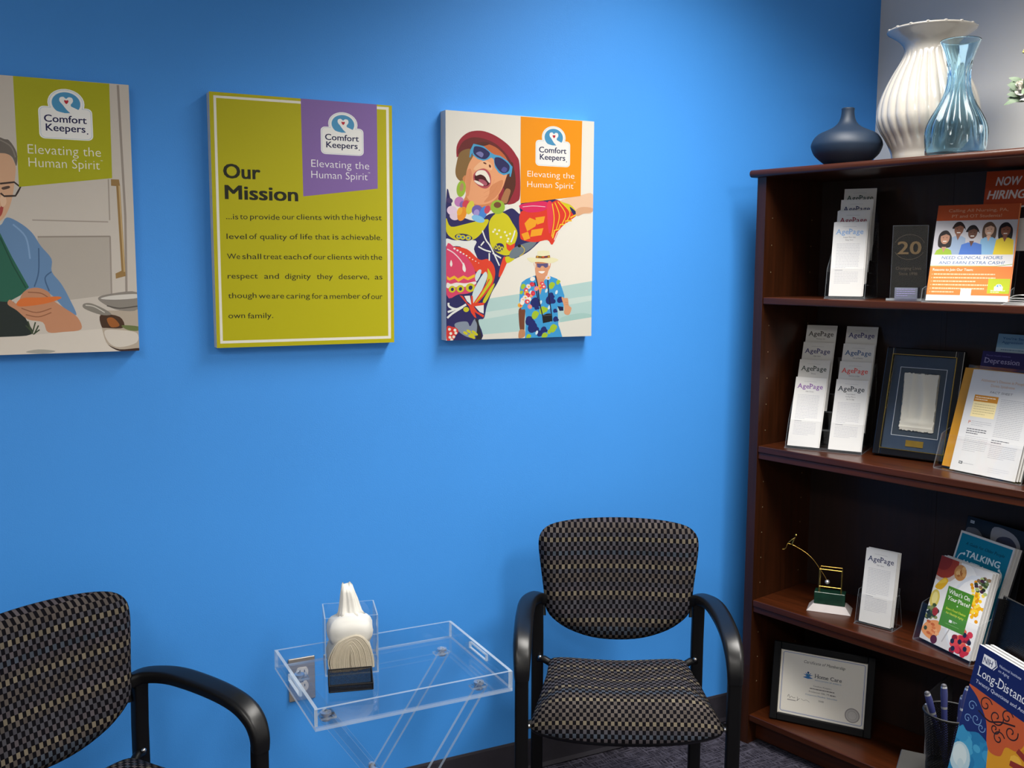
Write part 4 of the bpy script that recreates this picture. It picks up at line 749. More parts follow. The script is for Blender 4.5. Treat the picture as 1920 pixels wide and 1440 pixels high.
('p', 'A8C832', 1, '338.8,22.1 336.4,17.9 332.8,14.8 328.8,13.4 324.8,13.7 321.6,15.8 319.6,19.3 319,23.8 320.1,28.5 322.6,32.7 326.1,35.8 330.1,37.3 334.1,36.9 337.3,34.8 339.4,31.3 339.9,26.8'),
('p', 'A8C832', 1, '342.9,28.8 342.4,26.4 341.1,24.4 339,23.1 336.6,22.7 334.1,23.2 332,24.6 330.6,26.6 330.1,29 330.5,31.4 331.9,33.4 333.9,34.7 336.3,35.2 338.8,34.6 340.9,33.2 342.3,31.2'),
('p', 'A8C832', 1, '238.3,142.8 236.7,140.1 234.5,138.1 232,137.1 229.5,137.2 227.4,138.5 226.2,140.8 225.8,143.6 226.5,146.6 228.1,149.3 230.3,151.3 232.9,152.3 235.4,152.1 237.4,150.8 238.7,148.6 239,145.8'),
('p', 'A8C832', 1, '240.9,147.1 240.6,145.5 239.7,144.2 238.4,143.4 236.9,143.1 235.4,143.4 234,144.3 233.2,145.5 232.8,147.1 233.1,148.6 234,149.9 235.3,150.7 236.8,151 238.3,150.7 239.7,149.9 240.6,148.6'),
('p', 'A8C832', 1, '309.2,1.2 307.2,0 304.2,0 300.8,0 297.5,0 294.8,0 293.1,0 292.6,2.6 293.5,6.6 295.6,10.1 298.5,12.7 301.9,14 305.3,13.7 308,11.9 309.7,8.9 310.1,5.1'),
('p', 'A8C832', 1, '312.6,6.8 312.3,4.8 311.1,3.1 309.4,2 307.4,1.6 305.3,2.1 303.5,3.3 302.3,5 301.9,7 302.3,9 303.4,10.7 305.1,11.8 307.2,12.2 309.2,11.7 311,10.5 312.2,8.8'),
('p', 'A8C832', 1, '231.6,127 230.4,125.1 228.9,123.7 227.1,123 225.3,123.1 223.9,124 223,125.6 222.7,127.6 223.2,129.7 224.3,131.6 225.9,133 227.7,133.7 229.5,133.6 230.9,132.7 231.8,131.1 232,129.1'),
('p', 'A8C832', 1, '233.4,130 233.2,128.9 232.6,128 231.6,127.4 230.6,127.2 229.5,127.4 228.5,128 227.9,128.9 227.7,130 227.9,131.1 228.5,132 229.4,132.6 230.5,132.8 231.6,132.6 232.5,132 233.1,131.1'),
('p', 'A8C832', 1, '256.8,0.9 255.1,0 252.7,0 249.9,0 247.3,0 245.1,0 243.7,0 243.4,2.1 244.1,5.3 245.8,8.2 248.2,10.3 250.9,11.3 253.6,11.1 255.7,9.7 257.1,7.2 257.5,4.2'),
('p', 'A8C832', 1, '259.5,5.5 259.2,3.9 258.3,2.5 256.9,1.6 255.2,1.3 253.6,1.7 252.2,2.6 251.2,4.1 250.8,5.7 251.1,7.3 252.1,8.7 253.4,9.6 255.1,9.9 256.8,9.5 258.2,8.6 259.1,7.1'),
('p', 'A8C832', 1, '349.9,154.6 348.5,152.2 346.5,150.4 344.1,149.5 341.9,149.7 340,150.8 338.8,152.8 338.5,155.4 339.1,158.1 340.6,160.5 342.6,162.3 344.9,163.2 347.2,163 349,161.9 350.2,159.9 350.5,157.3'),
('p', 'A8C832', 1, '352.2,158.5 352,157.1 351.2,156 350,155.2 348.6,154.9 347.2,155.2 346,156 345.2,157.1 344.9,158.5 345.1,159.8 345.9,161 347.1,161.8 348.5,162 349.9,161.8 351.1,161 351.9,159.9'),
('p', 'A8C832', 1, '310.8,76.4 309.4,74 307.3,72.2 305,71.4 302.8,71.5 300.9,72.7 299.8,74.7 299.5,77.3 300.1,80 301.5,82.4 303.5,84.2 305.8,85 308.1,84.9 309.9,83.7 311.1,81.7 311.4,79.1'),
('p', 'A8C832', 1, '313.1,80.3 312.8,78.9 312.1,77.8 310.9,77 309.5,76.7 308.1,77 306.9,77.8 306.1,79 305.8,80.3 306,81.7 306.8,82.9 308,83.6 309.4,83.9 310.8,83.6 312,82.8 312.8,81.6'),
('p', 'A8C832', 1, '322.8,14.1 321.4,11.7 319.3,9.9 317,9.1 314.7,9.3 312.9,10.5 311.7,12.5 311.4,15.1 312,17.8 313.4,20.2 315.5,22 317.8,22.9 320.1,22.7 321.9,21.5 323.1,19.4 323.4,16.8'),
('p', 'A8C832', 1, '325.1,18 324.8,16.6 324.1,15.4 322.9,14.7 321.5,14.4 320.1,14.7 318.9,15.6 318.1,16.7 317.8,18.1 318,19.5 318.8,20.6 320,21.4 321.4,21.6 322.8,21.3 324,20.5 324.8,19.3'),
('p', 'D8ECF4', 1, '259.9,127.1 258.8,125 257.3,123.4 255.7,122.5 254.2,122.5 253,123.4 252.3,125 252.3,127.1 252.9,129.4 254.1,131.5 255.6,133.1 257.2,133.9 258.7,133.9 259.9,133.1 260.5,131.5 260.5,129.4'),
('p', 'D8ECF4', 1, '292.4,98.6 291.3,96.4 289.8,94.8 288.1,94 286.6,94 285.4,94.8 284.8,96.5 284.7,98.6 285.4,100.9 286.5,103 288,104.6 289.6,105.5 291.2,105.5 292.4,104.6 293,103 293.1,100.9'),
('p', 'D8ECF4', 1, '319.7,84 318.5,81.9 317,80.3 315.3,79.4 313.8,79.4 312.6,80.3 311.9,82 311.9,84.1 312.5,86.4 313.7,88.5 315.2,90.1 316.8,91 318.4,91 319.6,90.1 320.2,88.5 320.3,86.4'),
('p', 'D8ECF4', 1, '310.7,131.6 309.5,129.5 308,127.8 306.4,127 304.8,127 303.6,127.8 303,129.5 302.9,131.6 303.6,133.9 304.7,136 306.2,137.6 307.9,138.5 309.4,138.5 310.6,137.6 311.2,136 311.3,133.9'),
('p', 'D8ECF4', 1, '343.3,126.7 342.1,124.6 340.6,122.9 338.9,122.1 337.4,122.1 336.2,122.9 335.5,124.6 335.5,126.7 336.1,129 337.2,131.1 338.7,132.8 340.4,133.7 342,133.7 343.2,132.8 343.8,131.1 343.9,129'),
('p', 'D8ECF4', 1, '280.5,13.2 279.3,11.1 277.8,9.5 276.2,8.6 274.7,8.7 273.5,9.6 272.8,11.2 272.8,13.4 273.4,15.7 274.5,17.8 276.1,19.4 277.7,20.2 279.2,20.2 280.4,19.3 281.1,17.7 281.1,15.5'),
('p', 'D8ECF4', 1, '325.8,48.2 324.6,46 323.1,44.4 321.4,43.6 319.9,43.6 318.7,44.5 318,46.1 318,48.3 318.6,50.6 319.7,52.7 321.3,54.3 322.9,55.2 324.5,55.2 325.7,54.3 326.4,52.6 326.4,50.5'),
('p', '1A1E4A', 0, '343.2,88.5 362.4,85.9 363.2,75.1 350.3,74.8'),
('p', 'DDA27A', 1, '356.3,113 366,111 377.2,109.8 380.4,90.5 389.5,81.6 382.7,64.1 371.1,63.5 364.9,70.3 365.7,84.7'),
('l', 'C08058', 0.88, 1, '367.6,99 378.6,96.6'),
('l', 'C08058', 0.88, 1, '368.3,93.1 379.3,91.3'),
('l', '1E2244', 3.5, 1, '271.6,175.1 278.7,147 284.8,102.1 295.5,61.7'),
('l', '1E2244', 3.5, 1, '311.4,163.4 313.9,128 320.1,89.9 324,65.6'),
('l', '1E2244', 3.5, 1, '269.3,156.4 279.3,111.6'),
('p', 'F4E2E6', 1, '319.9,169.3 319.3,167 317.6,165 315,163.7 311.9,163.2 308.8,163.7 306.2,165 304.4,167 303.8,169.3 304.3,171.7 306,173.7 308.6,175 311.7,175.5 314.8,175 317.4,173.7 319.2,171.7'),
('p', 'F2C23A', 1, '316.1,168.9 315.9,167.9 315.2,167 314.2,166.5 312.9,166.3 311.7,166.5 310.7,167 309.9,167.9 309.7,168.9 309.9,169.8 310.6,170.7 311.6,171.3 312.9,171.5 314.1,171.3 315.2,170.7 315.9,169.9'),
('p', 'E8505A', 1, '299.6,147.1 297.4,145.6 294.6,145.1 291.7,145.6 289,147 286.9,149.1 285.8,151.5 285.9,154 287.1,156.2 289.3,157.6 292,158.2 295,157.7 297.7,156.3 299.8,154.2 300.9,151.7 300.8,149.2'),
('p', 'F6F0E6', 1, '297.6,151.2 297.4,150.2 296.7,149.3 295.7,148.8 294.5,148.6 293.2,148.8 292.2,149.3 291.5,150.2 291.2,151.2 291.4,152.2 292.1,153 293.2,153.6 294.4,153.8 295.6,153.6 296.7,153 297.4,152.2'),
('p', 'F2B43A', 1, '288.3,135.3 285.6,135.4 283.1,136.6 281.1,138.6 280,141.2 279.9,143.9 280.9,146.4 282.8,148.3 285.3,149.2 288,149.1 290.6,147.9 292.6,145.9 293.7,143.3 293.7,140.5 292.7,138 290.8,136.2'),
('p', 'E8505A', 1, '291.1,141.7 290.9,140.8 290.2,139.9 289.2,139.4 287.9,139.2 286.7,139.4 285.7,139.9 284.9,140.8 284.7,141.8 284.9,142.8 285.6,143.6 286.6,144.2 287.9,144.3 289.1,144.1 290.1,143.6 290.8,142.7'),
('p', 'EE8AA0', 1, '271,132.6 269,134.3 267.8,136.6 267.8,139.2 268.8,141.8 270.8,143.9 273.3,145.2 276.1,145.5 278.8,144.8 280.8,143.2 281.9,140.9 282,138.2 280.9,135.7 279,133.5 276.4,132.2 273.6,131.9'),
('p', 'F2C23A', 1, '279.1,138.2 278.9,137.3 278.2,136.4 277.2,135.9 276,135.7 274.8,135.9 273.7,136.4 273,137.3 272.7,138.3 273,139.3 273.6,140.1 274.7,140.6 275.9,140.8 277.1,140.6 278.2,140.1 278.9,139.2'),
('p', 'F6F0E6', 1, '255,163.3 254.7,165.7 255.5,168.1 257.4,170.1 260,171.4 263,171.9 266,171.5 268.4,170.1 269.9,168.1 270.3,165.8 269.5,163.4 267.6,161.4 264.9,160 261.9,159.5 258.9,160 256.5,161.3'),
('p', 'F6F0E6', 1, '266.7,165.3 266.5,164.3 265.8,163.4 264.8,162.9 263.6,162.7 262.3,162.9 261.3,163.4 260.6,164.3 260.3,165.3 260.6,166.2 261.2,167.1 262.3,167.6 263.5,167.8 264.7,167.6 265.8,167.1 266.5,166.2'),
('p', 'D8344E', 1, '253.9,152.9 255.3,154.9 257.7,156.2 260.6,156.7 263.6,156.2 266.4,154.9 268.3,152.8 269.2,150.5 268.9,148.1 267.5,146.1 265.1,144.7 262.2,144.3 259.1,144.8 256.4,146.1 254.5,148.2 253.6,150.5'),
('p', 'E8505A', 1, '265.6,150 265.4,149 264.7,148.2 263.7,147.6 262.5,147.4 261.3,147.6 260.2,148.2 259.5,149 259.3,150 259.5,151 260.2,151.8 261.2,152.4 262.4,152.6 263.6,152.4 264.7,151.8 265.4,151'),
('p', 'F4E2E6', 1, '245.5,150.7 248.1,151.4 250.9,151.1 253.5,149.8 255.5,147.7 256.6,145.1 256.6,142.5 255.6,140.2 253.6,138.6 251,137.9 248.2,138.2 245.7,139.5 243.7,141.6 242.6,144.2 242.5,146.8 243.6,149.1'),
('p', 'F2C23A', 1, '253.8,144.2 253.6,143.2 252.9,142.4 251.9,141.8 250.7,141.6 249.4,141.8 248.4,142.4 247.7,143.2 247.4,144.2 247.7,145.2 248.3,146 249.4,146.6 250.6,146.8 251.8,146.6 252.8,146 253.5,145.2'),
('p', 'E8505A', 1, '243.1,141 245.6,140.1 247.5,138.3 248.5,135.8 248.6,133.1 247.6,130.5 245.7,128.5 243.2,127.3 240.5,127.2 238,128.2 236.1,130 235.1,132.5 235,135.2 236,137.8 237.9,139.8 240.4,140.9'),
('p', 'F6F0E6', 1, '246,133.7 245.8,132.7 245.1,131.8 244.1,131.3 242.9,131.1 241.7,131.3 240.6,131.8 239.9,132.7 239.7,133.7 239.9,134.7 240.6,135.5 241.6,136 242.8,136.2 244,136 245.1,135.5 245.8,134.6'),
('p', 'F2B43A', 1, '249.2,130.4 250.5,128.3 250.7,125.8 249.7,123.3 247.7,121.2 245.1,119.9 242.2,119.4 239.4,120 237.2,121.4 236,123.6 235.8,126.1 236.8,128.5 238.8,130.6 241.4,132 244.3,132.4 247.1,131.9'),
('p', 'E8505A', 1, '247.5,125.4 247.2,124.5 246.6,123.6 245.5,123.1 244.3,122.9 243.1,123.1 242.1,123.6 241.4,124.5 241.1,125.5 241.4,126.5 242,127.3 243,127.8 244.3,128 245.5,127.8 246.5,127.3 247.2,126.4'),
('p', 'EE8AA0', 1, '264.5,118.8 264,116.4 262.3,114.5 259.7,113.2 256.7,112.7 253.6,113.2 251,114.5 249.3,116.5 248.6,118.9 249.2,121.2 250.9,123.2 253.4,124.5 256.5,124.9 259.5,124.4 262.1,123.1 263.9,121.1'),
('p', 'F2C23A', 1, '260.8,118.3 260.6,117.3 259.9,116.5 258.9,115.9 257.7,115.8 256.5,116 255.4,116.5 254.7,117.4 254.5,118.4 254.7,119.3 255.4,120.2 256.4,120.7 257.6,120.9 258.8,120.7 259.9,120.2 260.6,119.3'),
('p', 'F6F0E6', 1, '257.6,104.9 255.4,103.4 252.7,102.9 249.8,103.4 247.1,104.8 245,106.9 244,109.4 244.1,111.9 245.3,114 247.4,115.5 250.1,116 253.1,115.5 255.8,114.1 257.8,112 258.9,109.5 258.8,107'),
('p', 'F6F0E6', 1, '255.7,108.9 255.4,108 254.8,107.1 253.7,106.6 252.5,106.4 251.3,106.6 250.3,107.2 249.6,108 249.3,109 249.5,110 250.2,110.8 251.2,111.4 252.4,111.6 253.7,111.4 254.7,110.8 255.4,109.9'),
('p', 'D8344E', 1, '265.9,118.9 263.2,119 260.7,120.2 258.7,122.2 257.6,124.8 257.6,127.5 258.6,130 260.5,131.9 262.9,132.8 265.6,132.6 268.2,131.5 270.1,129.4 271.2,126.9 271.3,124.1 270.3,121.6 268.4,119.8'),
('p', 'E8505A', 1, '268.7,125.3 268.5,124.4 267.8,123.5 266.8,123 265.5,122.8 264.3,123 263.3,123.5 262.6,124.4 262.3,125.4 262.5,126.4 263.2,127.2 264.2,127.8 265.5,127.9 266.7,127.7 267.7,127.2 268.4,126.3'),
('p', 'F4E2E6', 1, '227.8,101.2 225.8,102.8 224.7,105.2 224.6,107.8 225.7,110.3 227.6,112.4 230.1,113.7 232.9,114 235.5,113.3 237.5,111.7 238.6,109.3 238.6,106.7 237.6,104.2 235.7,102.1 233.1,100.8 230.4,100.5'),
('p', 'F2C23A', 1, '235.9,106.7 235.6,105.8 235,104.9 233.9,104.4 232.7,104.2 231.5,104.4 230.5,105 229.8,105.8 229.5,106.8 229.8,107.8 230.4,108.6 231.5,109.2 232.7,109.3 233.9,109.1 234.9,108.6 235.6,107.7'),
('p', 'E8505A', 1, '238.8,100.1 238.4,102.5 239.3,104.8 241.1,106.9 243.8,108.2 246.8,108.7 249.8,108.2 252.2,106.8 253.7,104.8 254,102.4 253.2,100 251.3,98 248.7,96.7 245.6,96.2 242.7,96.7 240.3,98.1'),
('p', 'F6F0E6', 1, '250.5,101.9 250.3,100.9 249.6,100.1 248.6,99.6 247.3,99.4 246.1,99.6 245.1,100.2 244.4,101 244.1,102 244.4,103 245,103.8 246,104.4 247.3,104.5 248.5,104.3 249.5,103.8 250.2,102.9'),
('p', 'F2B43A', 1, '216.5,94.6 218,96.5 220.3,97.9 223.2,98.3 226.2,97.8 228.9,96.4 230.8,94.4 231.7,92 231.4,89.6 230,87.6 227.6,86.3 224.7,85.9 221.7,86.4 219,87.8 217.1,89.8 216.2,92.2'),
('p', 'E8505A', 1, '228.2,91.6 228,90.6 227.3,89.7 226.3,89.2 225.1,89 223.8,89.2 222.8,89.8 222.1,90.6 221.9,91.6 222.1,92.6 222.8,93.4 223.8,94 225,94.2 226.2,94 227.2,93.4 227.9,92.6'),
('p', 'EE8AA0', 1, '250.3,94.4 252.9,95.1 255.7,94.7 258.3,93.4 260.3,91.2 261.5,88.7 261.5,86 260.4,83.7 258.5,82.1 255.9,81.4 253.1,81.8 250.5,83.1 248.5,85.2 247.4,87.8 247.3,90.5 248.4,92.8'),
('p', 'F2C23A', 1, '258.7,87.7 258.4,86.7 257.8,85.9 256.7,85.4 255.5,85.2 254.3,85.4 253.2,86 252.5,86.8 252.3,87.8 252.5,88.8 253.2,89.6 254.2,90.2 255.4,90.4 256.7,90.1 257.7,89.6 258.4,88.7'),
('p', 'F6F0E6', 1, '231.7,107.1 234.2,106.2 236.1,104.3 237.2,101.8 237.2,99.1 236.2,96.5 234.3,94.5 231.8,93.4 229.2,93.3 226.7,94.3 224.7,96.1 223.7,98.6 223.7,101.3 224.7,103.9 226.5,105.9 229,107'),
('p', 'F6F0E6', 1, '234.6,99.7 234.4,98.7 233.7,97.9 232.7,97.4 231.5,97.2 230.3,97.4 229.3,97.9 228.6,98.8 228.3,99.8 228.6,100.8 229.2,101.6 230.2,102.1 231.4,102.3 232.7,102.1 233.7,101.6 234.4,100.7'),
('p', 'D8344E', 1, '253.3,124.5 254.6,122.4 254.7,119.9 253.7,117.4 251.8,115.3 249.1,114 246.2,113.5 243.5,114.1 241.3,115.6 240,117.7 239.9,120.2 240.8,122.7 242.8,124.7 245.4,126.1 248.4,126.5 251.1,126'),
('p', 'E8505A', 1, '251.5,119.6 251.3,118.6 250.6,117.7 249.6,117.2 248.4,117 247.2,117.2 246.1,117.8 245.4,118.6 245.2,119.6 245.4,120.6 246.1,121.4 247.1,122 248.3,122.2 249.5,121.9 250.6,121.4 251.3,120.5'),
('p', 'F4E2E6', 1, '247.4,114.2 246.8,111.8 245.1,109.9 242.6,108.6 239.5,108.1 236.5,108.6 233.9,110 232.2,111.9 231.5,114.3 232.1,116.6 233.8,118.6 236.3,119.9 239.4,120.3 242.4,119.8 245,118.5 246.7,116.5'),
('p', 'F2C23A', 1, '243.7,113.7 243.5,112.7 242.8,111.9 241.8,111.4 240.6,111.2 239.3,111.4 238.3,111.9 237.6,112.8 237.3,113.8 237.6,114.8 238.2,115.6 239.3,116.1 240.5,116.3 241.7,116.1 242.7,115.6 243.4,114.7'),
('p', 'E8505A', 1, '303.7,140 301.6,138.6 298.8,138 295.8,138.5 293.1,139.9 291,142 290,144.5 290,147 291.3,149.1 293.4,150.6 296.2,151.1 299.2,150.6 301.9,149.3 304,147.2 305,144.7 305,142.1'),
('p', 'F6F0E6', 1, '301.8,144.1 301.6,143.1 300.9,142.3 299.8,141.7 298.6,141.5 297.4,141.7 296.3,142.3 295.6,143.1 295.4,144.1 295.6,145.1 296.3,145.9 297.3,146.5 298.5,146.7 299.8,146.5 300.8,145.9 301.5,145.1'),
('p', '1C1C20', 0, '293.6,62.9 301.6,65.2 308.3,67.5 317.8,68.1 325.9,65.6 327.7,45.7 296.7,40.7'),
('l', '6A6A72', 1.09, 1, '297.6,61.7 324.6,63.7'),
('p', 'F79A0A', 0, '222.6,608.1 417.5,609.1 415.2,400.1 223.3,373.7'),
('logo', 270.5, 479.2, 108.2, 69.4),
('t', 'FFFFFF', 'Elevating the', 244.4, 447.7, 149.4, 17.0, -0.012),
('t', 'FFFFFF', 'Human Spirit', 244.0, 419.3, 146.9, 17.1, -0.012),
('t', 'FFFFFF', 'TM', 391.8, 435.9, 5.4, None, 0),
]
# ------------------------------------------------------------------ the room
def slab(name, lo, hi, mat):
    m = MB(); m.box([(a+b)/2 for a, b in zip(lo, hi)], [b-a for a, b in zip(lo, hi)], mat); return tag(m.build(name), kind='structure')
XR, XL, YF = 2.6235, -2.6, -5.0
slab('floor', (XL-.1, YF-.1, -.1), (XR+.1, .1, 0), carpet())
slab('ceiling', (XL-.1, YF-.1, CEIL), (XR+.1, .1, CEIL+.1), pm('ceiling_tile', 'DEDCD6', .9, noise=.05, nscale=60))
slab('wall_back', (XL-.1, 0, 0), (XR+.1, .1, CEIL), M_BLUE)
slab('wall_right', (XR, YF, 0), (XR+.1, 0, CEIL), M_GREY)
slab('wall_left', (XL-.1, YF, 0), (XL, 0, CEIL), M_WHITE)
slab('wall_front', (XL-.1, YF-.1, 0), (XR+.1, YF, CEIL), M_WHITE)
def base(name, p0, p1, nrm):
    m = MB(); sec = [(0, .004), (.010, .004), (.0055, .016), (.0045, .092), (.003, .0985), (0, .0985)]
    R = [[(p[0]+nrm[0]*a, p[1]+nrm[1]*a, z) for a, z in sec] for p in (p0, p1)]
    m.rings(R, M_BASE); return tag(m.build(name), kind='structure')
base('baseboard_back', (XL+.01, 0), (XR-.012, 0), (0, -1))
base('baseboard_right', (XR, -.012), (XR, YF+.01), (-1, 0))

# ------------------------------------------------------------------ canvas prints on the blue wall
CW, CH, CT = .457, .610, .0348
def parse(L, P_side=None):
    """split one print into picture, banner (after the banner polygon) and badge"""
    pic, ban, bad = Print((CW, CH)), Print((CW, CH)), Print(); cur = pic; nlog = None
    for e in L:
        if e[0] in 'pl':
            pts = [tuple(float(q)/1000 for q in s.split(',')) for s in e[-1].split()]
        if e[0] == 'p':
            if e[1] in ('F79A0A', '8A6CB0', 'AFAF16') : cur = ban
            cur.poly(e[1], pts, bool(e[2]))
        elif e[0] == 'l': cur.line(e[1], e[2]/1000, pts, bool(e[3]))
        elif e[0] == 'logo': logo(bad, *[v/1000 for v in e[1:5]])
        elif e[0] == 't':
            tgt = pic if e[1] in ('26281C', '2A2C1E') else ban
            tgt.text(e[1], e[2], e[3]/1000, e[4]/1000, e[5]/1000, e[6]/1000 if e[6] else None, e[7])
    return pic, ban, bad
def canvas_print(x, z, L, face, label, k):
    root = thing('canvas_print', label, 'canvas print', T(x, 0, z))
    xf = lambda u, v, l: (u, -CT-l, v)
    pic, ban, bad = parse(L); face = deep(face, k)
    for q in (pic, ban, bad): q.it = [(deep(h, k), V, Fc) for h, V, Fc in q.it]
    m = MB(); fm = ink(face, .42); sd = pm('white_canvas_edge', 'D8D6D2', .6, noise=.03, nscale=90)
    m.box((CW/2, -CT/2, CH/2), (CW, CT-.0005, CH), sd)
    i = m.add([(0, -CT, 0), (CW, -CT, 0), (CW, -CT, CH), (0, -CT, CH)]); m.face(i, fm)
    pic.emit(m, xf, .42); n = max(pic.levels())+2
    m.build('printed_canvas', root)
    m = MB(); ban.emit(m, xf, .42, n); m.build('banner', root)
    m = MB(); bad.emit(m, xf, .3, n+max(ban.levels())+2); m.build('logo_badge', root)
    return root
canvas_print(.26-.4578, 1.3110-.001, ART_COOK, 'CFC6BC', 'canvas print of a grey-haired person with glasses peeling a carrot in a kitchen', .92)
canvas_print(.4378, 1.3110-.001, ART_MISSION, 'C0BA10', 'lime green canvas print headed Our Mission with a purple banner', .76)
canvas_print(1.0439, 1.3110-.001, ART_BEACH, 'F1EDE2', 'canvas print of a laughing woman in red hat and blue sunglasses, orange banner', .66)

# ------------------------------------------------------------------ guest chairs
def outline_pts(pts, sub=5): return crom(pts, True, sub)
def pad(mb, out, n, surf, back, mat, edge_mat, rim=.16):
    """cushion from an outline: rings shrink to the centre, surf(u,v,k)->3D for front, back side likewise; k=0 at the edge, 1 inside"""
    cx = sum(p[0] for p in out)/len(out); cy = sum(p[1] for p in out)/len(out); N = len(out)
    levels = [1.0, .97, .93, .87, .78, .66, .52, .38, .24, .11]
    R = []; UV = []
    for s_ in levels:
        R.append([surf(cx+(p[0]-cx)*s_, cy+(p[1]-cy)*s_, s_) for p in out]); UV.append([(cx+(p[0]-cx)*s_, cy+(p[1]-cy)*s_) for p in out])
    ids = [mb.add([q[0] for q in r]) for r in R]; uvs = [[q[1] for q in r] for r in R]
    for a in range(len(levels)-1):
        for k in range(N):
            k2 = (k+1) % N; mb.face((ids[a][k], ids[a][k2], ids[a+1][k2], ids[a+1][k]), mat, (uvs[a][k], uvs[a][k2], uvs[a+1][k2], uvs[a+1][k]))
    c = surf(cx, cy, 0.0); ci = mb.add([c[0]])[0]
    for k in range(N):
        k2 = (k+1) % N; mb.face((ids[-1][k], ids[-1][k2], ci), mat, (uvs[-1][k], uvs[-1][k2], c[1]))
    B = []
    for s_ in (1.0, .96, .88, .5):
        B.append(mb.add([back(cx+(p[0]-cx)*s_, cy+(p[1]-cy)*s_, s_) for p in out]))
    for k in range(N):
        k2 = (k+1) % N; mb.face((ids[0][k2], ids[0][k], B[0][k], B[0][k2]), edge_mat)
        for a in range(3): mb.face((B[a][k2], B[a][k], B[a+1][k], B[a+1][k2]), edge_mat)
    mb.face(B[-1][::-1], edge_mat)
def lerp(a, b, t): return a+(b-a)*t
def make_chair(label, matrix):
    root = thing('guest_chair', label, 'chair', matrix, 'checked guest chairs')
    fab = fabric(); bs = 1
    # backrest: shield shaped, leaning back, curved round the sitter
    half = [(0, .168), (.07, .1665), (.135, .162), (.19, .151), (.216, .130), (.2225, .10), (.2175, .05), (.2095, -.01), (.205, -.05), (.200, -.078), (.182, -.105), (.138, -.137), (.072, -.161), (0, -.168)]
    out = half+[(-x, z) for x, z in half[1:-1]][::-1]
    out = outline_pts(out, 3)[::-1]
    def bw(x, z, yoff): return (x*.985+.001, .140+.055*(z+.168)/.336*1.0-.55*x*x+yoff, .655+z*.985)
    def bsurf(x, z, k):
        bul = .030*(1-max(0, (k-.80)/.20)**2.4) if k > .80 else .030
        return (bw(x, z, .012-bul), (x, z))
    m = MB(); pad(m, out, 0, bsurf, lambda x, z, k: bw(x, z, .014+.010*(1-k)), fab, M_ARM)
    b = m.build('backrest', root, smooth=True)
    # seat: waterfall front, dished, waisted at the sides
    sh = [(0, -.242), (.10, -.239), (.175, -.228), (.222, -.208), (.236, -.185), (.231, -.155), (.212, -.08), (.196, 0), (.190, .07), (.184, .115), (.165, .136), (.10, .142), (0, .143)]
    out = sh+[(-x, y) for x, y in sh[1:-1]][::-1]
    out = outline_pts(out, 3)
    def ztop(x, y):
        t = (y+.24)/.38
        z = .457+.010*math.cos(t*PI*1.1)+.012*t-.012*math.exp(-(x/.11)**2)*math.exp(-((y-.02)/.12)**2)+.008*(x/.2)**2
        return z
    def ssurf(x, y, k):
        e = max(0, (k-.60)/.40); fr = max(0, min(1, (-y-.02)/.16))
        drop = lerp(.022, .082, fr)*e**2.2
        return ((x, y-(.012*math.sin(min(1, e)*PI) if fr > .5 else 0), ztop(x, y)-drop), (x, y-drop*.75*fr))
    def sback(x, y, k):
        fr = max(0, min(1, (-y-.02)/.16)); return (x*.985, y*.985+.004, ztop(x, y)-lerp(.030, .094, fr)-.012*(1-k))
    m = MB(); pad(m, out, 0, ssurf, sback, fab, M_ARM); m.build('seat', root, smooth=True)
    m = MB()
    m.box((0, .0, .413), (.34, .26, .012), M_BLACK)
    for s in (-1, 1):
        m.tube([(s*.17, .12, .425), (s*.20, .135, .437), (s*.218, .14, .437)], .010, M_BLACK)
        m.tube([(s*.17, -.12, .405), (s*.22, -.165, .398), (s*.252, -.185, .398)], .010, M_BLACK)
        m.ball((s*.212, .128, .446), .006, M_STEEL, 10, 6); m.ball((s*.238, -.188, .398), .006, M_STEEL, 10, 6)
    m.build('seat_frame', root, smooth=True)
    sec = rrect(.0165, .013, .006)
    for s in (-1, 1):
        m = MB(); m.sweep([(s*.219, .148, .0), (s*.219, .148, .3), (s*.219, .147, .5), (s*.220, .146, .57), (s*.220, .144, .608)], sec, M_BLACK, up=(0, 1, 0)); m.build('leg', root, smooth='auto')
        m = MB(); m.sweep([(s*.255, -.19, .0), (s*.2555, -.192, .3), (s*.256, -.194, .45), (s*.256, -.195, .530)], sec, M_BLACK, up=(0, 1, 0)); m.build('leg', root, smooth='auto')
        path = [(s*.202, .150, .603), (s*.222, .132, .614), (s*.238, .09, .621), (s*.247, .04, .624), (s*.252, -.03, .622), (s*.254, -.10, .616), (s*.255, -.15, .604), (s*.2555, -.182, .582), (s*.256, -.196, .551), (s*.256, -.197, .520)]
        path = crom(path, False, 4); n = len(path)
        sc = [(lerp(.8, 1.25, min(1, i/(n*.35))) if i < n*.7 else lerp(1.25, .92, (i-n*.7)/(n*.3)), 1.0 if i < n*.6 else lerp(1.0, .95, (i-n*.6)/(n*.4))) for i in range(n)]
        m = MB(); m.sweep(path, rrect(.0185, .0145, .009), M_ARM, scales=sc); m.build('armrest', root, smooth='auto')
        m = MB(); m.sweep([(s*.205, .155, .555), (s*.205, .165, .588), (s*.17, .168, .60), (s*.14, .164, .60)], rrect(.009, .006, .003), M_BLACK); m.build('back_bracket', root, smooth='auto')
    return root
make_chair('black checked armchair standing between the clear tray table and the bookcase', T(1.371, -.424, 0) @ RZ(-28.2))
make_chair('black checked armchair cut off by the left edge, under the kitchen print', T(.088, -.512, 0) @ RZ(30))

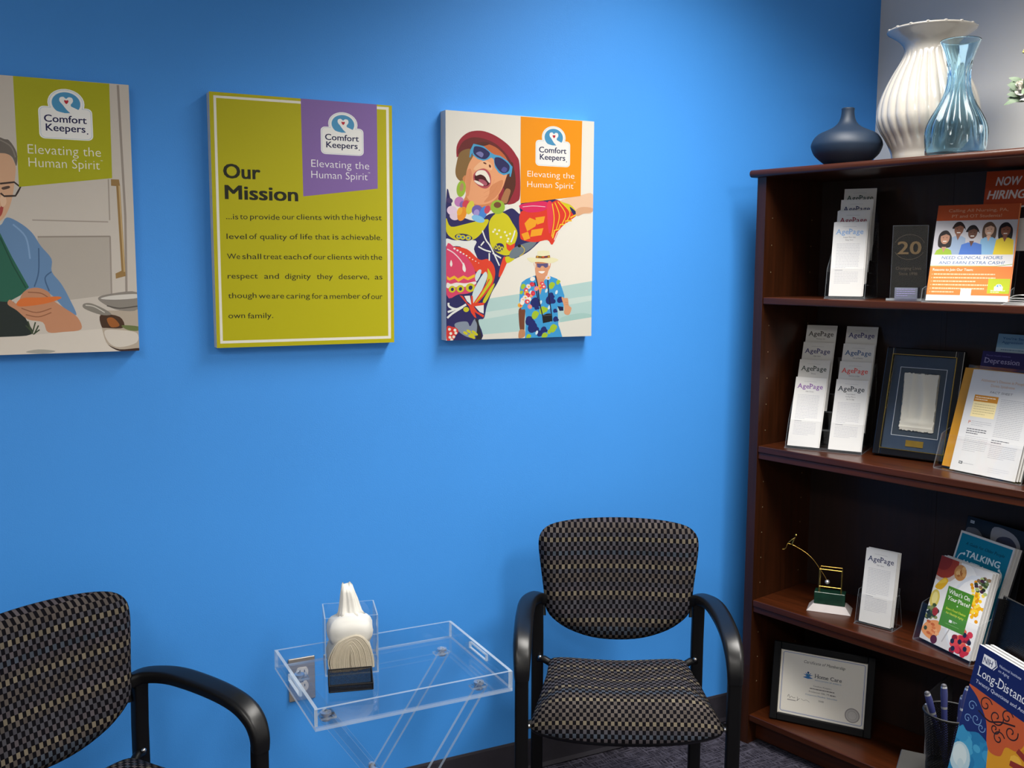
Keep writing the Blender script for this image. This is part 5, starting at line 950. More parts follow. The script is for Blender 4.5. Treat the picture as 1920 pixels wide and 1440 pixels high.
# ------------------------------------------------------------------ folding acrylic tray table
def tray_table():
    root = thing('tray_table', 'clear acrylic folding tray table holding the tissue box', 'side table', T(.7425, -.411, 0))
    a, b, z0, h, t = .228, .180, .553, .047, .007
    m = MB(); m.box((0, 0, z0+t/2), (2*a, 2*b, t), M_CLEAR, edge=M_EDGE); m.build('tray_floor', root)
    for s in (-1, 1):
        m = MB(); m.box((0, s*(b-t/2), z0+t+(h-t)/2), (2*a, t, h-t), M_CLEAR, edge=M_EDGE); m.build('long_side', root)
    for s in (-1, 1):      # short ends with a cut-out grip
        x = s*(a-t/2); B = b-t; hw = .048; zb, zt = z0+t, z0+h; m = MB(); E = .0007
        m.box((x, 0, zb+.008), (t, 2*B, .016), M_CLEAR)
        for q in (-1, 1): m.box((x, q*(hw+(B-hw)/2), (zb+.016+zt)/2), (t, B-hw, zt-zb-.016), M_CLEAR); m.box((x, q*B, (zb+zt)/2), (t, E, zt-zb), M_EDGE)
        m.box((x, 0, zt-.0045), (t, 2*hw, .009), M_CLEAR)
        m.box((x, 0, zt+E/2), (t, 2*B, E), M_EDGE); m.box((x, 0, zt-.009-E/2), (t, 2*hw, E), M_EDGE); m.box((x, 0, zb+.016+E/2), (t, 2*hw, E), M_EDGE)
        m.build('end_side', root)
        for q in (-1, 1):
            m = MB(); m.box((x, q*hw, zb+.023), (t*.9, .003, .014), M_EDGE); m.build('grip_edge', root)
    L = math.hypot(.37, .54); an = math.degrees(math.atan2(.54, .37))
    for yy in (-.102, .122):
        for s, dy in ((1, 0), (-1, .014)):
            m = MB(); m.box((0, yy+dy, .272), (L+.02, .009, .026), M_CLEAR, X=(RY(-s*an)).to_3x3(), edge=M_EDGE); m.build('leg', root)
        m = MB(); R = RX(90).to_3x3()
        prof = [(.0, -.012), (.009, -.012), (.009, -.004), (.0045, -.003), (.0045, .022), (.009, .023), (.009, .030), (0, .030)]
        k = len(m.v); m.lathe(prof, M_CHROME, 20, cap=(False, False)); m.v = [R @ v+Vector((0, yy+.018, .272)) for v in m.v]; m.build('pivot_bolt', root, smooth='auto')
        for s in (-1, 1):
            m = MB(); m.lathe([(0, 0), (.010, 0), (.011, .004), (.007, .006), (.007, .012), (.012, .013), (.012, .018), (0, .018)], M_CHROME, 20, c=(s*.182, yy+.006, z0-.019), cap=(False, False))
            m.build('tray_bolt', root, smooth='auto')
            m = MB(); m.box((s*.178, yy+.006, z0-.012), (.034, .022, .005), M_CLEAR, edge=M_EDGE); m.box((s*.178, yy+.006, z0-.003), (.026, .018, .006), M_CLEAR); m.build('leg_bracket', root)
    for s in (-1, 1):
        m = MB(); m.tube([(s*.165, -.11, .032), (s*.165, .142, .032)], .007, M_EDGE); m.build('stretcher', root, smooth=True)
    return root
tray_table()
# tissue box, tissues and black card holder on the tray
TZ = .5605
TM = T(.681, -.295, TZ) @ RZ(-13) @ T(0, -.014, 0)
def tissue():
    root = thing('tissue_box', 'clear acrylic open-top tissue box on the tray table', 'tissue box', TM)
    wx, wy, h, t = .124, .106, .140, .003
    for nm, c, d in (('box_floor', (0, 0, t/2), (wx, wy, t)), ('box_side', (0, -wy/2+t/2, h/2+t/2), (wx, t, h-t)), ('box_side', (0, wy/2-t/2, h/2+t/2), (wx, t, h-t)), ('box_side', (-wx/2+t/2, 0, h/2+t/2), (t, wy-2*t, h-t)), ('box_side', (wx/2-t/2, 0, h/2+t/2), (t, wy-2*t, h-t))):
        m = MB(); m.box(c, d, M_CLEAR, edge=M_EDGE); m.build(nm, root)
    p = thing('tissue_pack', 'folded cream and white tissues with one pulled up, inside the clear box', 'tissues', TM @ T(0, .0005, .0036) @ Matrix.Diagonal((1, .85, 1, 1)))
    cr = pm('cream_tissue', 'D0C6B2', .9, noise=.08, nscale=90); wh = pm('white_tissue', 'DDDBD4', .9, noise=.04, nscale=60)
    m = MB(); NL = 24                                     # nested folded sheets, seen end-on
    for i in range(NL):
        f = i/(NL-1); ax = lerp(.006, -.005, f); hz = lerp(.088, .060, f**1.2)
        xl, xr = lerp(-.0535, -.008, f**.75), lerp(.0530, .0005, f**.95)
        left = [(xl+.004*(1-f), .001), (xl-.002*(1-f), hz*.28), (lerp(xl, ax, .10), hz*.58), (lerp(xl, ax, .42), hz*.86)]
        right = [(lerp(ax, xr, .45), hz*(.93-.10*f)), (lerp(ax, xr, .80), hz*.66), (lerp(ax, xr, .97), hz*.34), (xr+.004*f, .001+.006*(1-f))]
        pts = crom(left+[(ax, hz)]+right, False, 4)
        th = .0027; jit = -.0008*(i % 2)-.0006*math.sin(i*2.1); R = []
        for k, (x, z) in enumerate(pts):
            p0, p1 = pts[max(k-1, 0)], pts[min(k+1, len(pts)-1)]; dx, dz = p1[0]-p0[0], p1[1]-p0[1]; d = math.hypot(dx, dz) or 1; nx, nz = dz/d*th, -dx/d*th
            R.append([(x, -.053+jit, z), (x+nx*.5, -.0545+jit, z+nz*.5), (x+nx, -.053+jit, z+nz), (x+nx, .045, z+nz), (x, .045, z)])
        m.rings(R, cr)
    m.box((-.004, 0, .026), (.010, .098, .050), cr)
    m.build('folded_tissues', p, smooth='auto')
    m = MB(); R = []                                       # soft white dome above the folds
    for z, ax, ay, q in ((.060, .046, .040, 0), (.074, .052, .047, 0), (.088, .0545, .050, 0), (.100, .053, .049, .001), (.110, .048, .043, .002), (.118, .040, .033, .003), (.126, .025, .020, .003), (.131, .020, .015, .0025)):
        R.append([((ax+q*math.sin(5*t)+.0012*math.sin(9*t+z*60))*abs(math.cos(t))**.6*(1 if math.cos(t) >= 0 else -1), (ay+q*math.cos(4*t))*abs(math.sin(t))**.7*(1 if math.sin(t) >= 0 else -1), z) for t in [2*PI*k/40 for k in range(40)]])
    m.rings(R, wh); m.build('tissue_wad', p, smooth=True)
    m = MB(); R = []                                       # the tissue pulled up out of the middle
    for z, ax, ay, tilt in ((.121, .030, .022, 0), (.132, .0245, .016, -.001), (.146, .0215, .012, -.002), (.162, .0185, .0105, -.003), (.178, .0150, .009, -.005), (.192, .0110, .006, -.006)):
        ring = []
        for k in range(48):
            t = 2*PI*k/48; pl = 1+.16*math.sin(5*t+.8)+.10*math.sin(11*t)
            zz = z+(.010*math.sin(t*2+.6)-.004*math.cos(3*t) if z > .185 else 0)
            ring.append((tilt+ax*pl*math.cos(t), ay*pl*math.sin(t), zz))
        R.append(ring)
    m.rings(R, wh); m.build('pulled_tissue', p, smooth=True)
tissue()
def card_holder():
    root = thing('card_holder', 'empty black mesh card holder in front of the tissue box', 'card holder', T(.640, -.432, TZ) @ RZ(-14))
    mm = mesh_metal('card_holder_mesh', pitch=.0019, hole=.42); w_, d_, hb, hf = .097, .036, .037, .016
    m = MB()
    def sheet(P, uvs): m.face(m.add(P), mm, uvs)
    sheet([(-w_/2, d_/2, 0), (w_/2, d_/2, 0), (w_/2, d_/2+.006, hb), (-w_/2, d_/2+.006, hb)], [(0, 0), (w_, 0), (w_, hb), (0, hb)])
    m.build('back_panel', root)
    m = MB(); sheet([(-w_/2, -d_/2, 0), (w_/2, -d_/2, 0), (w_/2, -d_/2, hf), (-w_/2, -d_/2, hf)], [(0, 0), (w_, 0), (w_, hf), (0, hf)]); m.build('front_panel', root)
    m = MB(); sheet([(-w_/2, -d_/2, .001), (w_/2, -d_/2, .001), (w_/2, d_/2, .001), (-w_/2, d_/2, .001)], [(0, 0), (w_, 0), (w_, d_), (0, d_)]); m.build('floor_panel', root)
    for s in (-1, 1):
        m = MB(); x = s*w_/2; sheet([(x, -d_/2, 0), (x, d_/2, 0), (x, d_/2+.006, hb), (x, -d_/2, hf)], [(0, 0), (d_, 0), (d_, hb), (0, hf)]); m.build('side_panel', root)
    m = MB(); r = .0016
    for P in ([(-w_/2, d_/2+.006, hb), (w_/2, d_/2+.006, hb)], [(-w_/2, -d_/2, hf), (w_/2, -d_/2, hf)], [(-w_/2, -d_/2, .002), (w_/2, -d_/2, .002)], [(-w_/2, d_/2, .002), (w_/2, d_/2, .002)]): m.tube(P, r, M_BLACK, 8)
    for s in (-1, 1): m.tube([(s*w_/2, -d_/2, .002), (s*w_/2, -d_/2, hf), (s*w_/2, d_/2+.006, hb), (s*w_/2, d_/2, .002), (s*w_/2, -d_/2, .002)], r, M_BLACK, 8)
    m.build('wire_rim', root, smooth='auto')
card_holder()
def outlet():
    root = thing('wall_outlet', 'brushed steel wall outlet plate behind the tray table', 'wall outlet', T(.637, 0, .4175))
    st = pm('brushed_plate', 'B4ACA4', .42, metal=.7, noise=.15, nscale=8, stretch=(1, 1, 30)); wd = pm('socket_face', 'C9C4BC', .4)
    m = MB(); m.box((0, -.003, 0), (.071, .006, .118), st); m.build('plate', root, bevel=.002)
    for s in (-1, 1):
        m = MB(); P = [(.0165*math.cos(t), max(-.013, min(.013, .0175*math.sin(t)))) for t in [2*PI*k/32 for k in range(32)]]
        m.rings([[(x, -.006, z+s*.0195) for x, z in P][::-1], [(x, -.0085, z+s*.0195) for x, z in P][::-1]], wd); so = m.build('socket', root, smooth='auto')
        m = MB(); dk = pm('slot_dark', '151515', .6)
        for x, hh in ((-.0062, .0085), (.0062, .007)): m.box((x, -.0087, s*.0195+.003), (.0018, .001, hh), dk)
        m.ball((0, -.0082, s*.0195-.0075), .0026, dk, 10, 6); m.build('slots', so)
    m = MB(); m.ball((0, -.006, 0), .003, M_STEEL, 12, 6, (1, .4, 1)); m.build('screw', root, smooth=True)
outlet()
# ------------------------------------------------------------------ bookcase, turned a little in the corner
PHI = math.radians(-13.4035)
BK = T(2.0181, -.1304, 0) @ Matrix.Rotation(math.atan2(-math.cos(PHI), -math.sin(PHI)), 4, 'Z')   # X along the front, Y into the case
def AT(a, d, z, yaw=0, tilt=0): return BK @ T(a, d, z+.0004) @ RZ(yaw) @ RX(-tilt)
BW, BD, BH = .914, .31, 1.80
Z1, Z2, Z3, Z4 = 1.4206, .965, .4744, .0977
def bookcase():
    root = thing('bookcase', 'tall dark cherry bookcase standing in the corner beside the blue wall', 'bookcase', BK)
    V, H = M_WOODV, M_WOODH
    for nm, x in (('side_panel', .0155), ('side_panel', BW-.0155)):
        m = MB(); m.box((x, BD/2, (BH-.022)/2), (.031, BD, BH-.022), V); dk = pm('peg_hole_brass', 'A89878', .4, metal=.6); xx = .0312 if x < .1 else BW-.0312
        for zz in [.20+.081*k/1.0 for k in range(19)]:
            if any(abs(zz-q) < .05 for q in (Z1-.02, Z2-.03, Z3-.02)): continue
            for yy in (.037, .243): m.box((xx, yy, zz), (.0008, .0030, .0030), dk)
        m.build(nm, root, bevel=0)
    m = MB(); r = .011                                            # top board with rounded front
    pr = [(BD+.004, 0), (BD+.004, .022)]+[(-.010-r*math.sin(t)*.9, .011+r*math.cos(t)) for t in [PI*k/8 for k in range(9)]]
    m.rings([[(x, y, BH-.022+z) for y, z in pr] for x in (-.018, BW+.018)], H); m.build('top_board', root, smooth='auto', bevel=.004)
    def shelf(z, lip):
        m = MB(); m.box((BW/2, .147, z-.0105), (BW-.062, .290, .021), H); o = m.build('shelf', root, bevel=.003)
        if lip:
            m = MB(); m.box((BW/2, .020, z-.021-lip/2), (BW-.062, .030, lip), H); m.build('front_lip', o, bevel=.002)
    shelf(Z1, 0); shelf(Z2, .020); shelf(Z3, .018); shelf(Z4, 0)
    m = MB(); m.box((BW/2, .052, (Z4-.021)/2+.004), (BW-.062, .018, Z4-.029), H); m.build('plinth', root)
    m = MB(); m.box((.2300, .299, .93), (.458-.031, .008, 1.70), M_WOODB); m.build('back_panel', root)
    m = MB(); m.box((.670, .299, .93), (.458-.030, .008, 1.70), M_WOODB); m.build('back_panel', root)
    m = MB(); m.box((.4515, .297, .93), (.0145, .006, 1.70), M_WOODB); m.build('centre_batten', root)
bookcase()

# ------------------------------------------------------------------ printed papers
RNG = random.Random(5)
def sheet_mesh(name, w_, h_, t_, P, parent=None, matrix=None, paper=None, edge=None, k=1):
    """paper of width w_, height h_, thickness t_; bottom centre of the front face at the origin, front facing -y"""
    m = MB(); pa = paper or M_PAPER; m.box((0, t_/2, h_/2), (w_, t_, h_), edge or pa)
    i = m.add([(-w_/2, -4e-6, 0), (w_/2, -4e-6, 0), (w_/2, -4e-6, h_), (-w_/2, -4e-6, h_)]); m.face(i, pa)
    if P and k != 1: P.it = [(deep(h, k), V, Fc) for h, V, Fc in P.it]
    if P: P.emit(m, lambda u, v, l: (u-w_/2, -4e-6-l, v))
    return m.build(name, parent, matrix=matrix)
LW, LH = .093, .216
def agepage(col, sub, full):
    P = Print(); P.rect('9A9AA2', .026, LH-.0135, .064, LH-.0128)
    P.text(col, 'AgePage', .0085, LH-.0350, .0755, cap=.0155, serif=True, off=.012)
    y = LH-.046
    for s in sub:
        P.text('5A5860', s, LW/2-.0019*len(s)/2*1.0, y, .0019*len(s)*1.0, cap=.0040, serif=True, off=0); y -= .0078
    if full:
        y -= .003; n = int((y-.030)/.0046); k1 = int(n*.62)
        P.bars('A8A8B0', .012, .078, y, .0046, k1, .0013, RNG, .45); y -= .0046*k1+.003
        P.rect('8A8A92', .012, y, .034, y+.0015); P.bars('A8A8B0', .012, .078, y-.005, .0046, n-k1-2, .0013, RNG, .7)
    return P
def leaflet(label, group, M, col, sub, full=False, extra=()):
    sheet_mesh('leaflet', LW, LH, .0016, agepage(col, sub, full), matrix=M)
    o = COL.objects[-1]; tag(o, label, 'leaflet', group); return o
def blank_leaflet(label, group, M):
    o = sheet_mesh('leaflet', LW, LH, .0014, None, matrix=M); tag(o, label, 'leaflet', group); return o
def panel(m, P4, t, mat, edge, n=None):
    """clear sheet from four corners in order, thickness t along its normal"""
    P = [Vector(p) for p in P4]; nn = (P[1]-P[0]).cross(P[2]-P[0]).normalized()*t
    a = m.add(P); b = m.add([p-nn for p in P]); m.face(a, mat); m.face(b[::-1], mat)
    for k in range(4): k2 = (k+1) % 4; m.face((a[k2], a[k], b[k], b[k2]), edge)
def tier_holder(label, M, cols, tiers, dy, dz, tilt, pitch=.122, cat='leaflet holder'):
    """clear stepped leaflet holder; returns the local matrix for a leaflet in column c, tier t"""
    root = thing('leaflet_holder', label, cat, M)
    ta = math.radians(tilt); s, c = math.sin(ta), math.cos(ta); half = pitch*(cols-1)/2
    W_ = half*2+(.104 if cols > 1 else .113); depth = dy*(tiers-1)+.075
    m = MB(); m.box((0, depth/2-.012, .0015), (W_, depth, .003), M_CLEARH, edge=M_EDGEH); m.build('holder_base', root)
    for t in range(tiers):
        y0, z0 = dy*t, .004+dz*t
        m = MB(); m.box((0, y0+.008, z0+.001), (W_-.004, .020, .0022), M_CLEARH, edge=M_EDGEH)
        if t: m.box((0, y0-.0035, z0/2+.004), (W_-.004, .002, z0), M_CLEARH, edge=M_EDGEH)
        m.build('tier_step', root)
        for q in range(cols):
            x = -half+pitch*q; fh = .085 if t == 0 else .06
            m = MB(); y = y0-.0045
            panel(m, [(x-.051, y, z0), (x+.051, y, z0), (x+.051, y+s*fh, z0+c*fh), (x-.051, y+s*fh, z0+c*fh)], .0016, M_CLEARH, M_EDGEH); m.build('pocket_front', root)
    hh = dz*(tiers-1)+.10
    for sd in (-1, 1):
        m = MB(); x = sd*W_/2
        P = [(x, -.006, .001), (x, depth-.012, .001), (x, dy*(tiers-1)+.022+s*.10, hh), (x, dy*(tiers-1)+s*.09, hh), (x, s*.085-.004, .085)]
        a = m.add(P); b = m.add([(p[0]-sd*.002, p[1], p[2]) for p in P]); m.face(a, M_CLEARH); m.face(b[::-1], M_CLEARH)
        for k in range(5): m.face((a[(k+1) % 5], a[k], b[k], b[(k+1) % 5]), M_EDGEH)
        m.build('side_panel', root)
    m = MB(); yb = dy*(tiers-1)+.016
    panel(m, [(-W_/2, yb, .002), (W_/2, yb, .002), (W_/2, yb+s*.12, .002+dz*(tiers-1)+c*.12), (-W_/2, yb+s*.12, .002+dz*(tiers-1)+c*.12)], .002, M_CLEARH, M_EDGEH); m.build('back_panel', root)
    return lambda q, t, lift=0.0: M @ T(-half+pitch*q, dy*t+lift, .0076+dz*t) @ RX(-tilt)
# --- top shelf: four-step holder
f = tier_holder('clear stepped holder with one column of leaflets, left on the top shelf', AT(.262, .076, Z1, 20), 1, 4, .041, .0345, 9)
G1 = 'leaflets in the top shelf holder'
leaflet('leaflet with pale blue title, foremost in the top shelf holder', G1, f(0, 0), '7AA0CC', ['Fatigue: More than', 'Being Tired'], True)
leaflet('leaflet with dark red title, second step of the top shelf holder', G1, f(0, 1), '8A2438', [])
leaflet('leaflet with navy title, third step of the top shelf holder', G1, f(0, 2), '1E2A5A', [])
leaflet('leaflet with dark green title, highest step of the top shelf holder', G1, f(0, 3), '20403A', [])
blank_leaflet('white leaflet directly behind the pale blue titled one on the top shelf', G1, f(0, 0, .003) @ T(.003, 0, .001))
blank_leaflet('white leaflet directly behind the dark red titled one on the top shelf', G1, f(0, 1, .003) @ T(.003, 0, .002))
# --- middle shelf: two columns of four
f = tier_holder('clear stepped holder with two columns of leaflets on the middle shelf', AT(.2085, .080, Z2, 19), 2, 4, .036, .0515, 20)
G2 = 'leaflets in the two-column holder'
L8 = [((0, 0), '7A4A94', ['Older Drivers'], 'purple title Older Drivers, front of left column'), ((0, 1), '2A3A34', ['Dietary'], 'dark green title, second step of left column'), ((0, 2), '33306A', ['Older Adults'], 'navy title, third step of left column'), ((0, 3), '3A3434', ['Medicines: Use'], 'near-black title, highest step of left column'),
      ((1, 0), '1F2A34', ['Forgetfulness:', 'Knowing When to', 'Ask for Help'], 'black title about forgetfulness, front of right column'), ((1, 1), 'D8433C', ['Diabetes in Older'], 'bright red title, second step of right column'), ((1, 2), '24507E', ['Safe and Healthy'], 'blue title, third step of right column'), ((1, 3), '2E2C6C', [], 'indigo title, highest step of right column')]
for (q, t), c, sub, lb in L8:
    leaflet('leaflet with '+lb, G2, f(q, t), c, sub, t == 0)
for q, t, lb in ((0, 0, 'purple titled'), (1, 0, 'black titled'), (0, 2, 'navy titled'), (1, 1, 'red titled')):
    blank_leaflet('white leaflet tucked behind the '+lb+' one in the two-column holder', G2, f(q, t, .0035) @ T(.003, 0, -.0005))
# --- lower shelf: single pocket
M3 = AT(.401, .079, Z3, 6.3); f = tier_holder('clear single-pocket holder of leaflets on the third shelf', M3, 1, 1, .02, .0, 8.3)
G3 = 'leaflets in the single-pocket holder'
leaflet('front leaflet with slate blue title in the single pocket on third shelf', G3, f(0, 0), '2C3458', ['Elder Abuse'], True)
for k, lb in enumerate(('second', 'third', 'fourth')):
    blank_leaflet('white leaflet, %s from the front in the single pocket on third shelf' % lb, G3, f(0, 0, .0045*(k+1)) @ T(.0015*(k+1), 0, .0015*(k % 2)))

# --- top shelf: glass award, flyers, booklets
def award():
    root = thing('glass_award', 'clear glass 20 year award plaque standing on the top shelf', 'award', AT(.440, .10, Z1, 19, 0))
    gl = clear('smoked_award_glass', 'BEB8B2', 1.0, edge=.012); eg = clear('award_edge', edge=.42)
    m = MB(); m.box((0, .004, .003), (.105, .05, .006), gl, edge=eg); m.build('award_base', root)
    m = MB(); m.box((0, 0, .106), (.092, .010, .200), gl, edge=eg); m.build('plaque', root, bevel=.001)
    P = Print(); P.text('5E4E38', '20', -.030, .128, .060, cap=.036, off=.02, serif=True); P.line('463F36', .0012, [(.0405*math.cos(t), .147+.034*math.sin(t)) for t in [math.radians(20+14*k) for k in range(11)]])
    P.line('463F36', .0012, [(.0405*math.cos(t), .147+.034*math.sin(t)) for t in [math.radians(205+13*k) for k in range(11)]])
    P.text('463F36', 'Changing Lives', -.033, .085, .066, cap=.0085); P.text('463F36', 'Since 1998', -.024, .070, .048, cap=.0085)
    m = MB(); P.emit(m, lambda u, v, l: (u, -.0056-l, v)); m.build('engraving', root)
    m = MB(); m.box((0, -.022, .021), (.058, .010, .030), clear('lilac_plate', 'B4AEE0', .9, edge=.22), edge=eg); m.build('name_plate', root)
    P = Print(); P.bars('8E88B4', -.024, .024, .031, .006, 4, .0015, RNG); m = MB(); P.emit(m, lambda u, v, l: (u, -.0276-l, v)); m.build('plate_lines', root)
award()
def pocket_holder(label, M, w_, h_, dep, back, fh, name='brochure_holder'):
    root = thing(name, label, 'brochure holder', M)
    m = MB(); m.box((0, dep/2, .0015), (w_, dep, .003), M_CLEARH, edge=M_EDGEH); m.build('holder_base', root)
    m = MB(); panel(m, [(-w_/2, dep-.004, .003), (w_/2, dep-.004, .003), (w_/2, dep-.004+back, h_), (-w_/2, dep-.004+back, h_)], .0022, M_CLEARH, M_EDGEH); m.build('back_panel', root)
    k = fh/h_
    m = MB(); panel(m, [(-w_/2, .001, .003), (w_/2, .001, .003), (w_/2, .001+back*k, fh), (-w_/2, .001+back*k, fh)], .0022, M_CLEARH, M_EDGEH); m.build('pocket_front', root)
    for s in (-1, 1):
        m = MB(); x = s*w_/2
        panel(m, [(x, .001, .003), (x, dep-.004, .003), (x, dep-.004+back*k*1.2, fh*1.2), (x, .001+back*k, fh)], .002, M_CLEARH, M_EDGEH); m.build('side_panel', root)
    return root
def people_flyer():
    w_, h_ = .200, .268; P = Print((w_, h_))
    P.rect('C2562C', 0, h_-.044, w_, h_); P.text('DCA888', 'Calling All Nursing, PA,', .028, h_-.020, .146, cap=.0090, off=.004); P.text('DCA888', 'PT and OT Students!', .038, h_-.036, .122, cap=.0090, off=.004)
    y0 = .128; P.rect('C8C6CC', 0, y0, w_, h_-.044)
    def person(x, top, sh, hair, skin, shirt, long_hair=True, wd=.044):
        hy = top-.017
        P.poly(hair, [(x-.016, hy-.022 if long_hair else hy), (x-.0165, hy+.004), (x-.009, top), (x+.003, top+.002), (x+.013, hy+.008), (x+.017, hy-.004), (x+.016, hy-.026 if long_hair else hy), (x+.005, hy-.030 if long_hair else hy), (x-.008, hy-.03 if long_hair else hy)], True)
        P.poly(shirt, [(x-wd/2, y0), (x-wd/2+.004, sh-.006), (x-.009, sh), (x+.009, sh), (x+wd/2-.003, sh-.006), (x+wd/2, y0)])
        P.poly(skin, [(x-.006, sh+.004), (x+.006, sh+.004), (x, sh-.012)])
        P.poly(skin, [(x-.011, hy+.003), (x-.010, hy-.010), (x-.004, hy-.018), (x+.004, hy-.018), (x+.010, hy-.010), (x+.011, hy+.003), (x+.005, hy+.011), (x-.005, hy+.011)], True)
        P.rect('F4EEE6', x-.0045, hy-.0125, x+.0045, hy-.010); P.ell('2A1E1A', x-.0045, hy-.001, .0014, .001, 8); P.ell('2A1E1A', x+.0045, hy-.001, .0014, .001, 8)
        P.poly(hair, [(x-.012, hy+.003), (x-.006, hy+.013), (x+.006, hy+.013), (x+.012, hy+.004), (x+.002, hy+.009)])
    person(.060, h_-.050, h_-.088, '2A1C18', '8A5A44', '9AB0CC', False)
    person(.135, h_-.052, h_-.092, '5A4436', 'D8AE94', '8CBCE0', True)
    person(.028, h_-.074, y0+.018, '241A1A', 'C08E74', '9CBC3A', True)
    person(.095, h_-.060, h_-.106, '1A1416', '6A4434', '4A78CC', False, .056)
    person(.174, h_-.054, h_-.094, '181214', '8A5640', 'ECD02A', True, .048)
    P.rect('ECEAEA', 0, .096, w_, y0); P.line('9CB43A', .0016, [(0, .0965), (.10, .0965), (.16, .0960), (w_, .1015)])
    P.text('3A6EA8', 'NEED CLINICAL HOURS', .026, .1155, .148, cap=.0088, off=.006, slant=.12); P.text('3A6EA8', 'AND EARN EXTRA CASH?', .020, .1015, .160, cap=.0088, off=.006, slant=.12)
    P.rect('F0813A', 0, .016, w_, .0955); P.text('FBE6D8', 'Reasons to Join Our Team:', .008, .083, .100, cap=.0072, off=.01)
    for k, l in enumerate((.15, .152, .105, .14, .128, .055)): P.bars('F8C8A4', .012, .012+l, .072-.0098*k, .009, 1, .0034, RNG, 1); P.ell('F8C8A4', .008, .0735-.0098*k, .0012, .0012, 8)
    P.rect('B4C21E', w_-.052, .022, w_, .062); logo(P, w_-.036, .031, .020, .0105, False); P.bars('F4F4D8', w_-.044, w_-.008, .029, .004, 2, .0018, RNG)
    P.rect('F6F2EC', .084, .010, .110, .034)
    return P, w_, h_
def top_flyers():
    P, w_, h_ = people_flyer()
    M = AT(.622, .062, Z1, 14)
    pocket_holder('clear brochure holder carrying orange flyers at the right of the top shelf', M @ T(0, -.012, 0), .215, .19, .045, .055, .035)
    for k, lb in enumerate(('orange and white flyer with five smiling people, frontmost in its holder', 'second orange flyer, just behind the five-people flyer on the top shelf')):
        o = sheet_mesh('flyer', w_, h_, .0012, P if k == 0 else None, k=.72, matrix=M @ T(.0022*k, .0025+.004*k, .0045) @ RX(-19), edge=ink('F0A070') if k else None, paper=None if k == 0 else ink('E88A50')); tag(o, lb, 'flyer', 'orange flyers on the top shelf')
    Q = Print(); ww, hh = .150, .215
    Q.poly('B8441E', [(0, .118), (.04, .108), (.085, .118), (ww, .128), (ww, hh), (0, hh)])  # shade under the bookcase top is put into this darker orange
    Q.text('E8DCD8', 'NOW', .026, .176, .060, cap=.024, off=.03, slant=.22); Q.text('E8DCD8', 'HIRING', .008, .140, .092, cap=.024, off=.03, slant=.22)
    Q.poly('221C22', [(.080, .085), (ww, .09), (ww, .122), (.10, .116), (.080, .112)])
    o = sheet_mesh('flyer', ww, hh, .0012, Q, k=.7, matrix=AT(.668, .185, Z1+.136, 8, 10)); tag(o, 'shade-darkened orange Now Hiring flyer leaning at the back of the top shelf', 'flyer')
    pocket_holder('clear holder lifting the Now Hiring flyer behind the orange flyers', AT(.668, .170, Z1, 8), .16, .22, .045, .03, .150)
top_flyers()
def booklets():
    g = 'white booklets lying at the right end of the top shelf'
    names = ('lowest', 'second from the bottom', 'third from the bottom', 'fourth from the bottom', 'topmost and bowed open')
    z = Z1+.0002
    for k, H in enumerate((.0012, .0012, .0032, .0042, .0075)):
        m = MB(); w_, d_ = .11, .20; n = 16; prof = []
        for q in range(n+1):          # folded booklet, the upper leaves bowed open from the spine on the left
            t = q/n; prof.append((-w_/2+w_*t, z+.0014+H*(min(1, t/.16)**.6)*(1-.75*max(0, (t-.16)/.84)**1.2)))
        pts = [(-w_/2-.0006, z+.0010)]+prof+[(x, zz-.0009) for x, zz in prof[::-1]]
        m.rings([[(x, y, zz) for x, zz in pts] for y in (-d_/2, d_/2)], M_PAPER)
        m.box((0, 0, z+.0006), (w_, d_, .0010), M_PAPER)
        o = m.build('booklet', matrix=AT(.787+.0035*k, .112, 0, 3+k)); tag(o, 'white stapled booklet lying on the top shelf, %s of five' % names[k], 'booklet', g)
        z += H+.0018
booklets()
